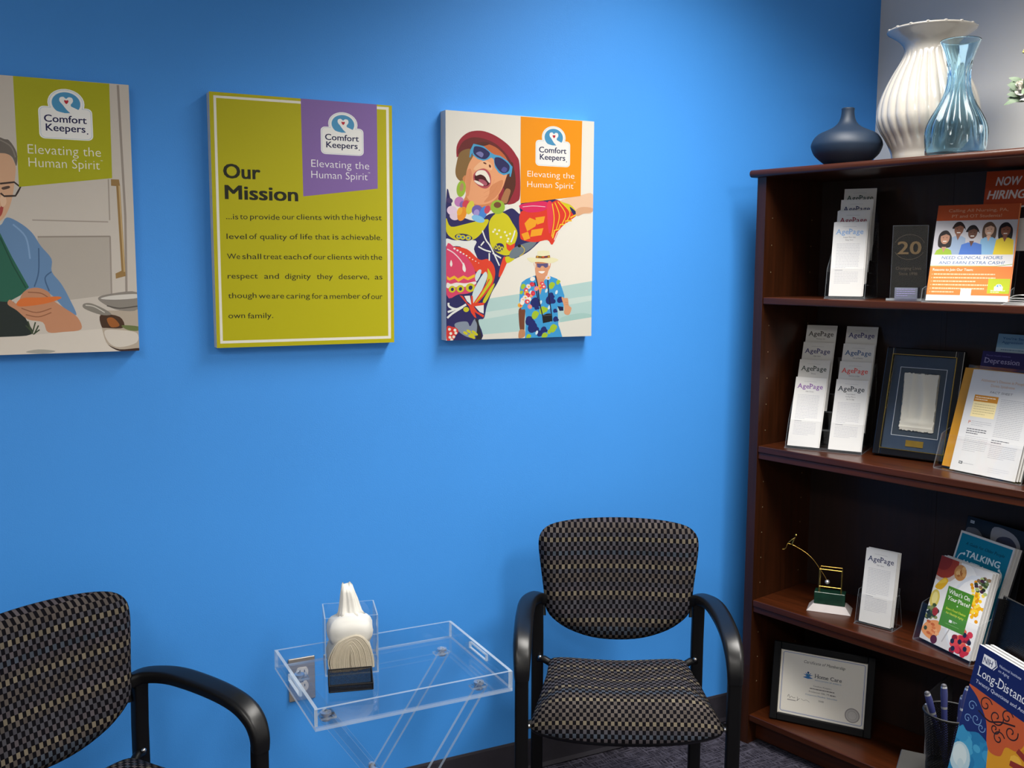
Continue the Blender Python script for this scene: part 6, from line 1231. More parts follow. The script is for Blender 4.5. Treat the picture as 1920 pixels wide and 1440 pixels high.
# --- middle shelf: framed relief, fact sheets, leaflets behind
def frame_box(root, w_, h_, bar, dep, mat, name='frame'):
    m = MB()
    for s in (-1, 1):
        m.box((s*(w_/2-bar/2), dep/2, h_/2), (bar, dep, h_), mat); m.box((0, dep/2, h_/2+s*(h_/2-bar/2)), (w_-2*bar, dep, bar), mat)
    return m.build(name, root, bevel=.003)
def relief():
    root = thing('picture_frame', 'black frame with gold line around a pale relief on blue mat', 'picture frame', AT(.445, .150, Z2+.0060, 7.2, 14))
    w_, h_ = .222, .318; frame_box(root, w_, h_, .022, .02, pm('black_lacquer', '0C0C10', .25))
    m = MB(); g = M_BRASS; q = .0205
    for s in (-1, 1): m.box((s*(w_/2-q), -.0005, h_/2), (.002, .003, h_-2*q), g); m.box((0, -.0005, h_/2+s*(h_/2-q)), (w_-2*q, .003, .002), g)
    m.build('gold_line', root)
    P = Print(); bl = pm('blue_mat', '25384F', .8, noise=.15, nscale=40)
    m = MB(); m.box((0, .012, h_/2), (w_-.04, .006, h_-.04), bl); m.build('mat_board', root)
    m = MB(); x0, x1, y0, y1 = -.066, .066, .062, .262
    for a, b in (((x0, y0), (x1, y0)), ((x1, y0), (x1, y1)), ((x1, y1), (x0, y1)), ((x0, y1), (x0, y0))):
        m.box(((a[0]+b[0])/2, .0085, (a[1]+b[1])/2), (abs(a[0]-b[0])+.0012, .001, abs(a[1]-b[1])+.0012), pm('silver_line', 'D0D6DC', .4))
    m.build('inner_line', root)
    m = MB(); m.box((0, .0083, .162), (.130, .001, .198), pm('slate_mat', '2C3844', .8)); m.build('inner_mat', root)
    # torn-edged plaque with cast relief folds
    rp = pm('cast_paper', 'CFCBBD', .75, bump=.15, bscale=260); m = MB(); NX, NY = 26, 36; W2, H2 = .096, .166; cx, cz = .001, .162; ids = []
    for j in range(NY+1):
        row = []
        for i in range(NX+1):
            u, v = i/NX, j/NY; x = cx+(u-.5)*W2; z = cz+(v-.5)*H2
            if i in (0, NX): x += RNG.uniform(-.002, .002)
            if j in (0, NY): z += RNG.uniform(-.002, .002)
            x += -.006*(v-.5)
            y = .0045-.0030*math.exp(-((u-.52-.12*math.sin(3*(1-v)))/.10)**2)*min(1, v*3)-.0022*math.exp(-((u-.25)/.06)**2)*v-.004*math.exp(-((v-.14-.10*(u-.5)**2)/.05)**2)*math.exp(-((u-.52)/.34)**2)-.0025*math.exp(-((v-.05)/.02)**2)
            row.append((x, y, z))
        ids.append(m.add(row))
    for j in range(NY):
        for i in range(NX): m.face((ids[j][i], ids[j][i+1], ids[j+1][i+1], ids[j+1][i]), rp)
    bk = m.add([(cx-W2/2, .0078, cz-H2/2), (cx+W2/2, .0078, cz-H2/2), (cx+W2/2, .0078, cz+H2/2), (cx-W2/2, .0078, cz+H2/2)]); m.face(bk[::-1], rp)
    for P_, Q_ in ((ids[0], (bk[0], bk[1])), ([r[-1] for r in ids], (bk[1], bk[2])), (ids[-1][::-1], (bk[2], bk[3])), ([r[0] for r in ids][::-1], (bk[3], bk[0]))): m.face(list(P_)[::-1]+[Q_[0], Q_[1]], rp)
    m.build('relief_plaque', root, smooth='auto')
    m = MB(); m.box((.004, .0082, .042), (.050, .0015, .018), pm('brass_plate', 'B8943A', .35, metal=.8, noise=.2, nscale=50)); m.build('name_plate', root)
    m = MB(); m.box((0, .0035, h_/2), (w_-.046, .0008, h_-.046), clear('picture_glass', 'FFFFFF', .8)); m.build('glass', root)
    m = MB(); m.box((0, .021, h_/2), (w_-.03, .004, h_-.03), M_BLACK); m.build('backing', root)
relief()
def facts():
    M = AT(.682, .080, Z2, -10.4)
    pocket_holder('clear brochure holder of fact sheets at the right of middle shelf', M @ T(-.010, -.010, 0), .258, .28, .050, .082, .095)
    w_, h_ = .191, .279; P = Print()
    P.text('C89A6A', "Alzheimer's Disease in People with", .030, h_-.030, .150, cap=.0072, serif=True); P.text('C89A6A', 'Down Syndrome', .062, h_-.0425, .068, cap=.0072, serif=True)
    P.rect('C8C4C0', .022, h_-.049, .180, h_-.0486); P.text('6A6666', 'FACT SHEET', .064, h_-.060, .064, cap=.0062, slant=.15)
    P.rect('C8862A', .022, h_-.086, .092, h_-.068); P.bars('F6E8D0', .026, .086, h_-.075, .006, 2, .0022, RNG)
    P.rect('F2DFA6', .022, h_-.128, .092, h_-.086); P.bars('B0A078', .027, .088, h_-.094, .0066, 5, .0012, RNG)
    P.text('B8542A', 'P', .022, h_-.148, .0065, cap=.009); P.bars('A0A0A4', .031, .090, h_-.141, .005, 3, .0012, RNG)
    P.bars('4A4A50', .022, .080, h_-.163, .0058, 3, .0022, RNG); P.bars('A0A0A4', .022, .090, h_-.182, .005, 9, .0012, RNG)
    P.bars('A0A0A4', .100, .176, h_-.074, .0047, 22, .0012, RNG, 1); P.bars('4A4A50', .100, .150, h_-.184, .0058, 2, .002, RNG); P.bars('A0A0A4', .100, .176, h_-.197, .0047, 8, .0012, RNG)
    P.rect('4A4A4E', .022, .020, .033, .027); P.rect('F2F1EE', .024, .0225, .030, .0245); P.rect('9A9A9E', .035, .0225, .066, .0236); P.rect('D0CECC', .020, .014, .170, .0144); P.bars('B4B4B8', .110, .170, .022, .005, 3, .0011, RNG)
    for k, lb in enumerate(('white fact sheet about Down syndrome, frontmost in its holder on middle shelf', 'white fact sheet just behind the front one on middle shelf', 'third white fact sheet, edge showing at right of middle shelf holder')):
        o = sheet_mesh('fact_sheet', w_, h_, .0012, P if k == 0 else None, matrix=M @ T(.004*k, .006*k, .005) @ RX(-16.2)); tag(o, lb, 'fact sheet', 'fact sheets on the middle shelf')
    ye = pm('yellow_card', 'C68A12', .5, noise=.05, nscale=20); m = MB()
    m.box((-.0205, .0020, .141), (.226, .002, .278), ye)
    o = m.build('folder', matrix=M @ T(0, .0165, .005) @ RX(-16.2)); tag(o, 'yellow folder showing along the left of the fact sheets', 'folder')
    # booklets propped behind
    Q = Print(); Q.text('6A5C98', 'Mental Health Institute', .012, .222, .070, cap=.004); Q.text('9C94B4', 'Depression', .010, .203, .100, cap=.0145, serif=True)
    o = sheet_mesh('booklet', .142, .235, .003, Q, matrix=AT(.655, .182, Z2+.090, -8, 13), paper=ink('241C4C'), edge=ink('241C4C')); tag(o, 'purple Depression booklet behind the fact sheets on middle shelf', 'booklet')
    Q = Print(); Q.rect('7A9CB0', 0, .177, .14, .215); Q.text('26507A', "You're Seeing Signs,", .014, .200, .120, cap=.0068, off=.012); Q.text('26507A', 'Aggression and Anger', .014, .189, .120, cap=.0068, off=.012); Q.rect('9CB0BC', 0, .150, .14, .177); Q.bars('5A7284', .014, .12, .170, .008, 6, .0025, RNG)
    o = sheet_mesh('booklet', .14, .215, .002, Q, matrix=AT(.685, .212, Z2+.157, -8, 12), paper=ink('A0B4BC')); tag(o, 'light blue booklet rising behind the purple Depression booklet', 'booklet')
    r = thing('booklet_riser', 'clear stepped riser carrying the booklets behind the fact sheets', 'brochure holder', AT(.672, .16, Z2, -8))
    m = MB(); m.box((0, .028, .044), (.17, .048, .088), M_CLEARH, edge=M_EDGEH); m.build('front_step', r); m = MB(); m.box((0, .075, .078), (.17, .044, .156), M_CLEARH, edge=M_EDGEH); m.build('rear_step', r)
facts()
# --- lower shelf: balance toy, plate booklets, talking booklet
def toy():
    root = thing('balance_sculpture', 'gold wire balancing figure on a green block and white base', 'ornament', AT(.234, .112, Z3, 27))
    m = MB(); mb = pm('white_marble', 'A8A09E', .35, noise=.08, nscale=30)
    def fr(w0, d0, z0, w1, d1, z1, mt): m.rings([[(x*w0/2, y*d0/2, z0) for x, y in ((-1,-1),(1,-1),(1,1),(-1,1))], [(x*w1/2, y*d1/2, z1) for x, y in ((-1,-1),(1,-1),(1,1),(-1,1))]], mt)
    fr(.128, .075, 0.0002, .094, .045, .020, mb); m.build('white_base', root)
    m = MB(); m.box((0, 0, .0385), (.090, .042, .037), pm('green_marble', '173A2C', .2, noise=.5, nscale=40)); m.build('green_block', root, bevel=.0015)
    m = MB(); r = .0016; x, y = .032, .016; zb, zt = .0475, .128
    for z in (zb, zt): m.tube([(-x, -y, z), (x, -y, z), (x, y, z), (-x, y, z), (-x, -y, z)], r, M_BRASS, 8)
    for sx in (-1, 1):
        for sy in (-1, 1): m.tube([(sx*x, sy*y, .040), (sx*x, sy*y, zt)], r, M_BRASS, 8)
    m.tube([(-x, -y, .0745), (x, -y, .0745)], r, M_BRASS, 8); m.build('gold_frame', root, smooth='auto')
    a0 = Vector((-.012, 0, .080)); path = crom([(-.011, 0, .090), (-.022, 0, .108), (-.033, 0, .123), (-.052, 0, .148), (-.075, 0, .168), (-.105, 0, .184), (-.118, 0, .189)], False, 4)
    m = MB(); m.tube(path, .0011, M_BRASS, 8); m.build('balance_arm', root, smooth=True)
    m = MB(); m.ball((-.010, 0, .085), .0075, M_CHROME, 18, 12); m.build('weight_ball', root, smooth=True)
    m = MB(); m.tube([(-x, -.016, .126), (-x, .016, .126)], .0022, M_BRASS); m.build('pivot_bar', root, smooth=True)
    # seated wire figure
    m = MB(); q = .0012; c = (-.118, 0, .190)
    m.tube([c, (-.114, 0, .203), (-.109, 0, .214)], .0022, M_BRASS, 8); m.ball((-.107, 0, .2205), .0042, M_BRASS, 12, 8)
    for s in (-1, 1):
        m.tube([c, (-.131, s*.002, .192), (-.135, s*.003, .178), (-.141, s*.003, .172), (-.146, s*.003, .172)], q, M_BRASS, 8)
        m.tube([(-.110, 0, .212), (-.117, s*.005, .207), (-.123, s*.004, .200), (-.128, s*.002, .195)], q, M_BRASS, 8)
    m.build('wire_figure', root, smooth='auto')
toy()
def food():
    w_, h_ = .181, .238; P = Print((w_, h_))
    P.rect('D8D6D4', 0, 0, w_, h_)
    P.ell('E8E6E2', .060, .150, .10, .10); P.ell('DADCE0', .140, .110, .075, .11); P.ell('F2F0EC', .140, .108, .068, .10)
    P.ell('D0B8A8', .020, .222, .056, .054); P.ell('A23A20', .018, .226, .049, .047); P.ell('8A2A18', .012, .228, .03, .028)
    P.ell('C88A4A', .078, .210, .021, .022); 
    for k in range(9): P.ell(('A8642A', 'D8A05C', 'E0B070')[k % 3], .078+RNG.uniform(-.015, .015), .210+RNG.uniform(-.016, .016), .006, .006, 9)
    P.poly('E6B020', [(.006, .150), (.030, .182), (.046, .176), (.030, .148)], True); P.poly('F2C842', [(.012, .160), (.032, .180), (.040, .172)], True)
    P.ell('D8C25A', .016, .118, .017, .026); P.ell('EADB8A', .016, .120, .010, .017)
    for k in range(26): P.ell(('2E3A20', '3E5230', '1E2818', '6A7A3A', '8A8E4A')[k % 5], RNG.uniform(0, .036), RNG.uniform(.060, .105), RNG.uniform(.004, .010), RNG.uniform(.003, .007), 9)
    P.ell('A02818', .030, .085, .010, .012)
    P.poly('E89A5A', [(.0, .022), (.012, .050), (.046, .064), (.064, .050), (.056, .022), (.034, .008)], True)
    for k in range(12): P.ell(('D87838', 'F0B078', 'C86428')[k % 3], RNG.uniform(.008, .056), RNG.uniform(.018, .054), .008, .004, 9)
    P.ell('3E4A28', .012, .032, .006, .006); P.ell('5A1E30', .050, .012, .012, .012)
    for k in range(60): P.ell(('F2B410', 'FFCC20', 'E89A08', 'F8D84A')[k % 4], min(w_-.002, .150+RNG.gauss(0, .013)), .145+RNG.gauss(0, .022), .006, .005, 8)
    for k in range(24): P.ell(('3A4A2A', '6A7A4A', '2A2A1E', '8A6A4A', 'B0C07A', '4A2A3A')[k % 6], min(w_-.003, RNG.uniform(.138, .176)), RNG.uniform(.178, .218), .007, .005, 8)
    for k in range(34): P.ell(('C8283A', 'E04A4A', 'D83848', 'F06A4A', '8A1828')[k % 5], min(w_-.006, .140+RNG.gauss(0, .020)), max(.006, .028+RNG.gauss(0, .016)), .010, .009, 9)
    for x, y in ((.112, .030), (.136, .036), (.158, .024), (.146, .058), (.120, .012), (.166, .044)): P.ell('20223A', x, y, .007, .007, 10)
    P.line('B8B4B0', .004, [(.078, .015), (.085, .035), (.092, .055)])
    P.rect('4C8A28', .052, .056, .142, .166)
    P.text('F8F8F0', "What's On", .058, .147, .074, cap=.0115, serif=True, off=.006); P.text('F8F8F0', 'Your', .058, .130, .034, cap=.0110, serif=True, off=.006, slant=.2); P.text('F8F8F0', 'Plate?', .097, .130, .040, cap=.0110, serif=True, off=.006)
    P.ell('D8E8D0', .098, .1215, .0022, .0022, 8); P.text('D8DC4A', 'Smart Food Choices', .062, .104, .070, cap=.0062, serif=True, off=.004, slant=.2); P.text('D8DC4A', 'for Healthy Aging', .066, .093, .062, cap=.0062, serif=True, off=.004, slant=.2)
    P.rect('F4F4F0', .084, .073, .094, .080); P.bars('D8E8D0', .097, .112, .078, .003, 2, .0012, RNG); P.rect('A8CC90', .074, .067, .122, .0676)
    return P, w_, h_
def plate():
    P, w_, h_ = food(); M = AT(.622, .051, Z3, -20)
    pocket_holder('clear two-tier brochure holder at the right of the third shelf', M @ T(0, -.012, 0), .206, .20, .052, .052, .105)
    for k, lb in enumerate(("What's On Your Plate booklet with food cover, frontmost in its holder", 'white-edged booklet right behind the food-cover booklet', 'third booklet in the food-cover stack, pages showing at right')):
        o = sheet_mesh('booklet', w_, h_, .0075, P if k == 0 else None, k=.85, matrix=M @ T(.002*k, .0085*k, .010) @ RX(-15.5)); tag(o, lb, 'booklet', 'food booklets on the third shelf')
    Q = Print(); ww, hh = .196, .285; Q.rect('0E7896', .006, .006, ww-.006, hh-.006)
    Q.text('0C2A3A', 'A Guide for Older People', .030, hh-.034, .140, cap=.0085, serif=True, slant=.2); Q.text('DCEEF4', 'TALKING', .040, hh-.066, .124, cap=.0185, off=.03); Q.text('DCEEF4', 'WITH', .040, hh-.094, .072, cap=.0185, off=.03); Q.text('DCEEF4', 'YOUR', .040, hh-.122, .080, cap=.0185, off=.03); Q.text('DCEEF4', 'DOCTOR', .040, hh-.150, .116, cap=.0185, off=.03)
    Q.line('DCEEF4', .0035, [(.034, hh-.060), (.022, hh-.064), (.016, hh-.078), (.018, hh-.095)], True); Q.line('DCEEF4', .0035, [(.168, hh-.072), (.178, hh-.080), (.182, hh-.100), (.178, hh-.125)], True); Q.ell('DCEEF4', .166, hh-.071, .004, .004, 10); Q.ell('DCEEF4', .035, hh-.0605, .004, .004, 10)
    for k, lb in enumerate(('teal Talking With booklet rising behind the food booklets', 'pale-edged booklet directly behind the teal Talking With booklet', 'farthest of the three teal-stack booklets, dark spine showing')):
        o = sheet_mesh('booklet', ww, hh, .006, Q if k == 0 else None, matrix=AT(.622, .124, Z3+.024, -22, 17.5) @ T(.004*k, .008*k, 0), edge=ink('D8D8DA') if k < 2 else ink('3A3A40')); tag(o, lb, 'booklet', 'teal booklets on the third shelf')
    ww, hh = .205, .300; Q = Print((ww, hh)); Q.rect('1E2026', 0, 0, ww, hh); Q.poly('5A5A5E', [(0, hh-.05), (.02, hh-.03), (.05, hh-.035), (.07, hh-.07), (.06, hh-.16), (0, hh-.18)], True); Q.poly('8A8A90', [(.095, hh-.010), (.16, hh-.016), (.19, hh-.05), (.17, hh-.10), (.115, hh-.09), (.09, hh-.05)], True); Q.poly('3A3A4C', [(.11, hh-.04), (.15, hh-.028), (.178, hh-.05), (.17, hh-.09), (.12, hh-.085)], True)
    Q.rect('C8CCD0', .012, hh-.018, .026, hh-.010); Q.text('1E2026', 'NIH', .0135, hh-.0165, .010, cap=.005)
    o = sheet_mesh('booklet', ww, hh, .004, Q, matrix=AT(.636, .205, Z3+.034, -18, 11), edge=ink('2A2A30'), paper=ink('1E2026')); tag(o, 'dark photo-cover booklet at the back of the third shelf', 'booklet')
    r = thing('booklet_riser', 'clear riser block under the teal and dark booklets on third shelf', 'brochure holder', AT(.622, .128, Z3, -22))
    m = MB(); m.box((0, .035, .011), (.20, .062, .022), M_CLEARH, edge=M_EDGEH); m.build('riser_step', r)
plate()
# --- bottom shelf: certificate, folder
def certificate():
    root = thing('certificate_frame', 'black framed Certificate of Membership leaning on the bottom shelf', 'picture frame', AT(.232, .083, Z4+.0034, 22.2, 9))
    w_, h_, bar = .305, .243, .0225; frame_box(root, w_, h_, bar, .016, pm('black_frame', '09090A', .6, spec=.2))
    pw, ph = w_-2*bar, h_-2*bar; P = Print(); pa = pm('cream_certificate', 'DCD7CB', .55)
    x0, y0 = 0, 0
    def rline(col, ins, wd, r):
        pts = []
        for cx, cy, t0 in ((pw-ins-r, ph-ins-r, 0), (ins+r, ph-ins-r, PI/2), (ins+r, ins+r, PI), (pw-ins-r, ins+r, 1.5*PI)):
            for k in range(5): t = t0+PI/2*k/4; pts.append((cx+r*math.cos(t), cy+r*math.sin(t)))
        P.line(col, wd, pts+[pts[0]])
    rline('3C5A9C', .007, .0014, .006); rline('8A9CC4', .0092, .0005, .005)
    P.text('2A2A2E', 'Certificate of Membership', .070, ph-.032, .124, cap=.0095, serif=True, slant=.25)
    P.text('3A4048', 'Home Care', .107, ph-.072, .080, cap=.0120, off=.012, serif=True); P.text('4A7CA8', 'ASSOCIATION OF AMERICA', .107, ph-.081, .080, cap=.0042)
    for k in range(5):
        a = math.radians(20+35*k); P.poly('2C6AA4' if k != 2 else '2E8A84', [(.086+.003*math.cos(a+1.6), ph-.070+.003*math.sin(a+1.6)), (.086+.016*math.cos(a), ph-.070+.013*math.sin(a)), (.086+.003*math.cos(a-1.6), ph-.070+.003*math.sin(a-1.6))])
    P.ell('1E4A7A', .086, ph-.060, .0035, .0035, 10); P.poly('2C6AA4', [(.070, ph-.076), (.086, ph-.070), (.102, ph-.076), (.086, ph-.079)])
    P.text('5A5654', 'Comfort Keepers', .104, ph-.0995, .054, cap=.0050, serif=True); P.bars('6A6664', .094, .168, ph-.108, .009, 1, .0028, RNG, 1); P.text('5A5654', 'Rochester Hills, MI', .092, ph-.1185, .060, cap=.0050, serif=True); P.bars('6A6664', .155, .172, ph-.1185, .009, 1, .0030, RNG, 1); P.text('3A6A94', 'Corporate Member Subscriber', .082, ph-.129, .096, cap=.0048, serif=True)
    P.text('5A5654', '2018', .122, ph-.143, .016, cap=.0052, serif=True)
    P.line('4A4644', .0010, [(.028, .052), (.032, .060), (.035, .050), (.040, .056), (.046, .052), (.052, .054)], True); P.line('4A4644', .0010, [(.058, .058), (.060, .048), (.057, .046), (.066, .054)], True); P.line('4A4644', .0008, [(.070, .054), (.078, .050), (.086, .053), (.096, .048)], True); P.rect('8A8682', .028, .043, .054, .0455)
    P.ell('8E8A86', pw-.036, .034, .022, .022, 32); P.ell('B4B0AA', pw-.036, .034, .019, .019, 32); P.ell('96928E', pw-.036, .034, .0135, .0135, 28); P.ell('BAB6B0', pw-.036, .034, .0125, .0125, 28); P.text('8A8682', 'SEAL', pw-.0425, .0325, .013, cap=.004) if False else None
    m = MB(); m.box((0, .011, h_/2), (pw+.006, .003, ph+.006), pa); P.emit(m, lambda u, v, l: (u-pw/2, .0094-l, v+bar)); m.build('certificate', root)
    m = MB(); m.box((0, .0050, h_/2), (pw+.004, .0008, ph+.004), clear('picture_glass')); m.build('glass', root)
    m = MB(); panel(m, [(-.03, .0165, .005), (.03, .0165, .005), (.02, .0165, .17), (-.02, .0165, .17)], .003, M_BLACK, M_BLACK)
    m.build('backing', root)
certificate()
o = MB(); o.box((0, 0, .125), (.004, .20, .25), pm('grey_folder', '4C4C50', .5)); o = o.build('folder', matrix=AT(.575, .145, Z4+.0005, 8)); tag(o, 'grey folder standing edge-on at the right of the bottom shelf', 'folder')
# --- on top of the bookcase
def squat_vase():
    m = MB(); mt = pm('navy_ceramic', '18293D', .55, noise=.06, nscale=15, coat=.0)
    pr = [(.040, 0), (.052, .004), (.073, .018), (.092, .036), (.1005, .055), (.1010, .066), (.095, .080), (.082, .094), (.060, .104), (.043, .112), (.031, .121), (.0235, .132), (.0195, .145), (.0180, .158), (.0185, .1655), (.0170, .1670), (.0145, .164), (.0140, .120)]
    pr = crom(pr, False, 3); m.lathe(pr, mt, 64); o = m.build('vase', matrix=AT(.222, .115, BH) @ Matrix.Diagonal((.98, .98, 1.0, 1))); 
    for p in o.data.polygons: p.use_smooth = True
    tag(o, 'squat navy blue vase with narrow neck on the bookcase top', 'vase')
squat_vase()
def ribbed_vase():
    root = thing('vase', 'tall white ribbed ceramic vase on top of the bookcase', 'vase', AT(.418, .200, BH) @ Matrix.Diagonal((1, 1, .885, 1)))
    mt = pm('white_glaze', 'B4AFA6', .16, noise=.03, nscale=8, coat=.5)
    pr = [(.086, 0), (.088, .008), (.090, .020), (.092, .035), (.0995, .055), (.111, .080), (.1245, .105), (.1345, .135), (.1350, .160), (.131, .190), (.122, .222), (.109, .255), (.095, .285), (.083, .308), (.074, .328), (.069, .345), (.0695, .358), (.076, .372), (.090, .388), (.106, .400), (.115, .4065), (.1165, .411), (.113, .413), (.104, .408), (.088, .396), (.070, .380), (.060, .355), (.060, .30)]
    pr = crom(pr, False, 3)
    def mod(th, t, r, z):
        w_ = max(0, min(1, (z-.050)/.03))*max(0, min(1, (.350-z)/.03))
        if t > .80: w_ = 0
        tw = th+.55*z
        return r*(1-.060*w_*(1-abs(math.sin(tw*13)))**1.6)
    m = MB(); m.lathe(pr, mt, 260, mod=mod); m.build('vase_body', root, smooth=True)
    m = MB()
    for k in range(16):
        t = 2*PI*k/16; m.ball((.1125*math.cos(t), .1125*math.sin(t), .4125), .0058, mt, 10, 6, (1, 1, .6))
    m.build('rim_beads', root, smooth=True)
ribbed_vase()
def glass_vase():
    m = MB(); mt = glassy('aqua_glass', 'CCE8F6', 1.33)
    pr = [(.078, 0), (.0855, .006), (.087, .03), (.086, .055), (.080, .085), (.068, .112), (.052, .140), (.040, .166), (.0335, .190), (.0315, .212), (.0325, .235), (.0385, .262), (.0465, .287), (.0545, .307), (.0580, .3165)]
    pr = crom(pr, False, 3); n = len(pr)
    inner = [(max(.004, r-.0045), z+(.003 if z < .02 else 0)) for r, z in pr[::-1]]
    full = pr+[(.0558, .3185)]+inner+[(.0005, .0035)]
    N = len(full)
    def mod(th, t, r, z):
        w_ = max(0, min(1, (z-.02)/.05))*max(0, min(1, (.262-z)/.05))
        return r*(1+.085*w_*math.cos(13*th))
    m.lathe(full, mt, 120, mod=mod); o = m.build('vase', smooth=True, matrix=AT(.574, .056, BH) @ Matrix.Diagonal((.855, .855, .915, 1))); tag(o, 'clear aqua blue glass vase with flared mouth on the bookcase', 'vase')
glass_vase()
def flowers():
    M = AT(.768, .09, BH)
    root = thing('flower_vase', 'small grey vase of white flowers at the right edge, on the bookcase', 'flower arrangement', M)
    m = MB(); m.lathe(crom([(.020, 0), (.026, .004), (.031, .03), (.033, .06), (.034, .085), (.0345, .100), (.031, .100), (.030, .06)], False, 3), pm('lilac_grey_ceramic', '8A8AA8', .35), 36); m.build('small_vase', root, smooth=True)
    wh = pm('white_petal', 'EDEAE0', .7, noise=.05, nscale=40); gr = pm('sage_leaf', '6E8266', .6, noise=.3, nscale=30, h2='4C5E48'); gy = pm('yellow_green_bud', 'B0AE6A', .7, noise=.3, nscale=80); st = pm('stem_green', '6A7A52', .6)
    R2 = random.Random(3)
    def rose(c, r, nrm):
        b = MB(); z = Vector(nrm).normalized(); q = z.to_track_quat('Z', 'Y').to_matrix()
        for ring, (np_, rr, tilt, zz) in enumerate(((5, .30, 1.25, .15), (6, .52, 1.0, .05), (7, .75, .72, -.08), (8, .95, .4, -.22))):
            for k in range(np_):
                a = 2*PI*k/np_+ring*.5+R2.uniform(-.15, .15); ids = []
                for j in range(4):
                    v = j/3; row = []
                    for i in range(5):
                        u = (i-2)/2; ww = r*.5*math.sin(PI*(.25+.6*v))*(.7+.2*ring/3)
                        rad = r*rr*(.25+.75*v*math.cos(tilt)) ; hgt = r*(zz+v*math.sin(tilt)*.75-.12*u*u)
                        p = Vector((rad*math.cos(a)-u*ww*math.sin(a), rad*math.sin(a)+u*ww*math.cos(a), hgt)); row.append(q @ p+Vector(c))
                    ids.append(b.add(row))
                for j in range(3):
                    for i in range(4): b.face((ids[j][i], ids[j][i+1], ids[j+1][i+1], ids[j+1][i]), wh)
        b.build('white_flower', root, smooth=True)
    rose((-.022, -.035, .148), .036, (-.5, -1, .5)); rose((.030, -.03, .165), .036, (.4, -.8, .7)); rose((.0, .02, .185), .034, (0, .1, 1))
    def leaf(p, d, L, wd, name='leaf', mt=gr):
        b = MB(); d = Vector(d).normalized(); s = d.cross(Vector((.2, -.9, .4))).normalized(); n = s.cross(d); ids = []
        for j in range(7):
            v = j/6; ww = wd*math.sin(PI*min(.98, .04+v*.95))**.8; c = Vector(p)+d*L*v+n*(.12*L*math.sin(PI*v))
            ids.append(b.add([c-s*ww, c+n*.1*ww, c+s*ww]))
        for j in range(6):
            for i in range(2): b.face((ids[j][i], ids[j][i+1], ids[j+1][i+1], ids[j+1][i]), mt)
        b.build(name, root, smooth=True)
    for k in range(22):
        a = R2.uniform(PI*.75, PI*1.9); e = R2.uniform(-.5, .9); leaf((-.010+.022*math.cos(a), -.02+.02*math.sin(a), .120+R2.uniform(-.01, .05)), (math.cos(a), math.sin(a)*.8, e), R2.uniform(.030, .050), R2.uniform(.006, .010))
    for k in range(6):
        tip = Vector((R2.uniform(-.030, .02), R2.uniform(-.03, .02), R2.uniform(.20, .245)))
        b = MB(); b.tube([(0, 0, .09), (tip.x*.5, tip.y*.5, .16), tuple(tip)], .0010, st, 6)
        for q in range(14):
            c = tip+Vector((R2.uniform(-.012, .012), R2.uniform(-.012, .012), R2.uniform(-.035, .008))); b.ball(tuple(c), R2.uniform(.0022, .0042), gy, 7, 5)
        b.build('bud_sprig', root, smooth=True)
flowers()
# ------------------------------------------------------------------ grey side table in the foreground with pens and booklets
def desk():
    M = Matrix(((.585, -.811, 0, 1.314), (-.811, -.585, 0, -1.383), (0, 0, -1, .70), (0, 0, 0, 1)))
    e2 = Vector((.585, -.811, 0)); e1 = Vector((-.811, -.585, 0)); c = Vector((1.314, -1.383, 0))
    ang = math.degrees(math.atan2(e2.y, e2.x)); root = thing('side_table', 'dark grey table whose corner shows at the bottom right', 'table', T(*c) @ RZ(ang))
    g = pm('grey_laminate', '2A2927', .45, noise=.08, nscale=60); w_, d_ = .62, .34       # local x = e2, local -y = e1
    m = MB(); m.box((w_/2, -d_/2, .6875), (w_, d_, .025), g); m.build('table_top', root, bevel=.002)
    for x in (.04, w_-.04):
        for y in (-.04, -d_+.04):
            m = MB(); m.box((x, y, .3375), (.035, .035, .675), M_BLACK); m.build('leg', root)
desk()
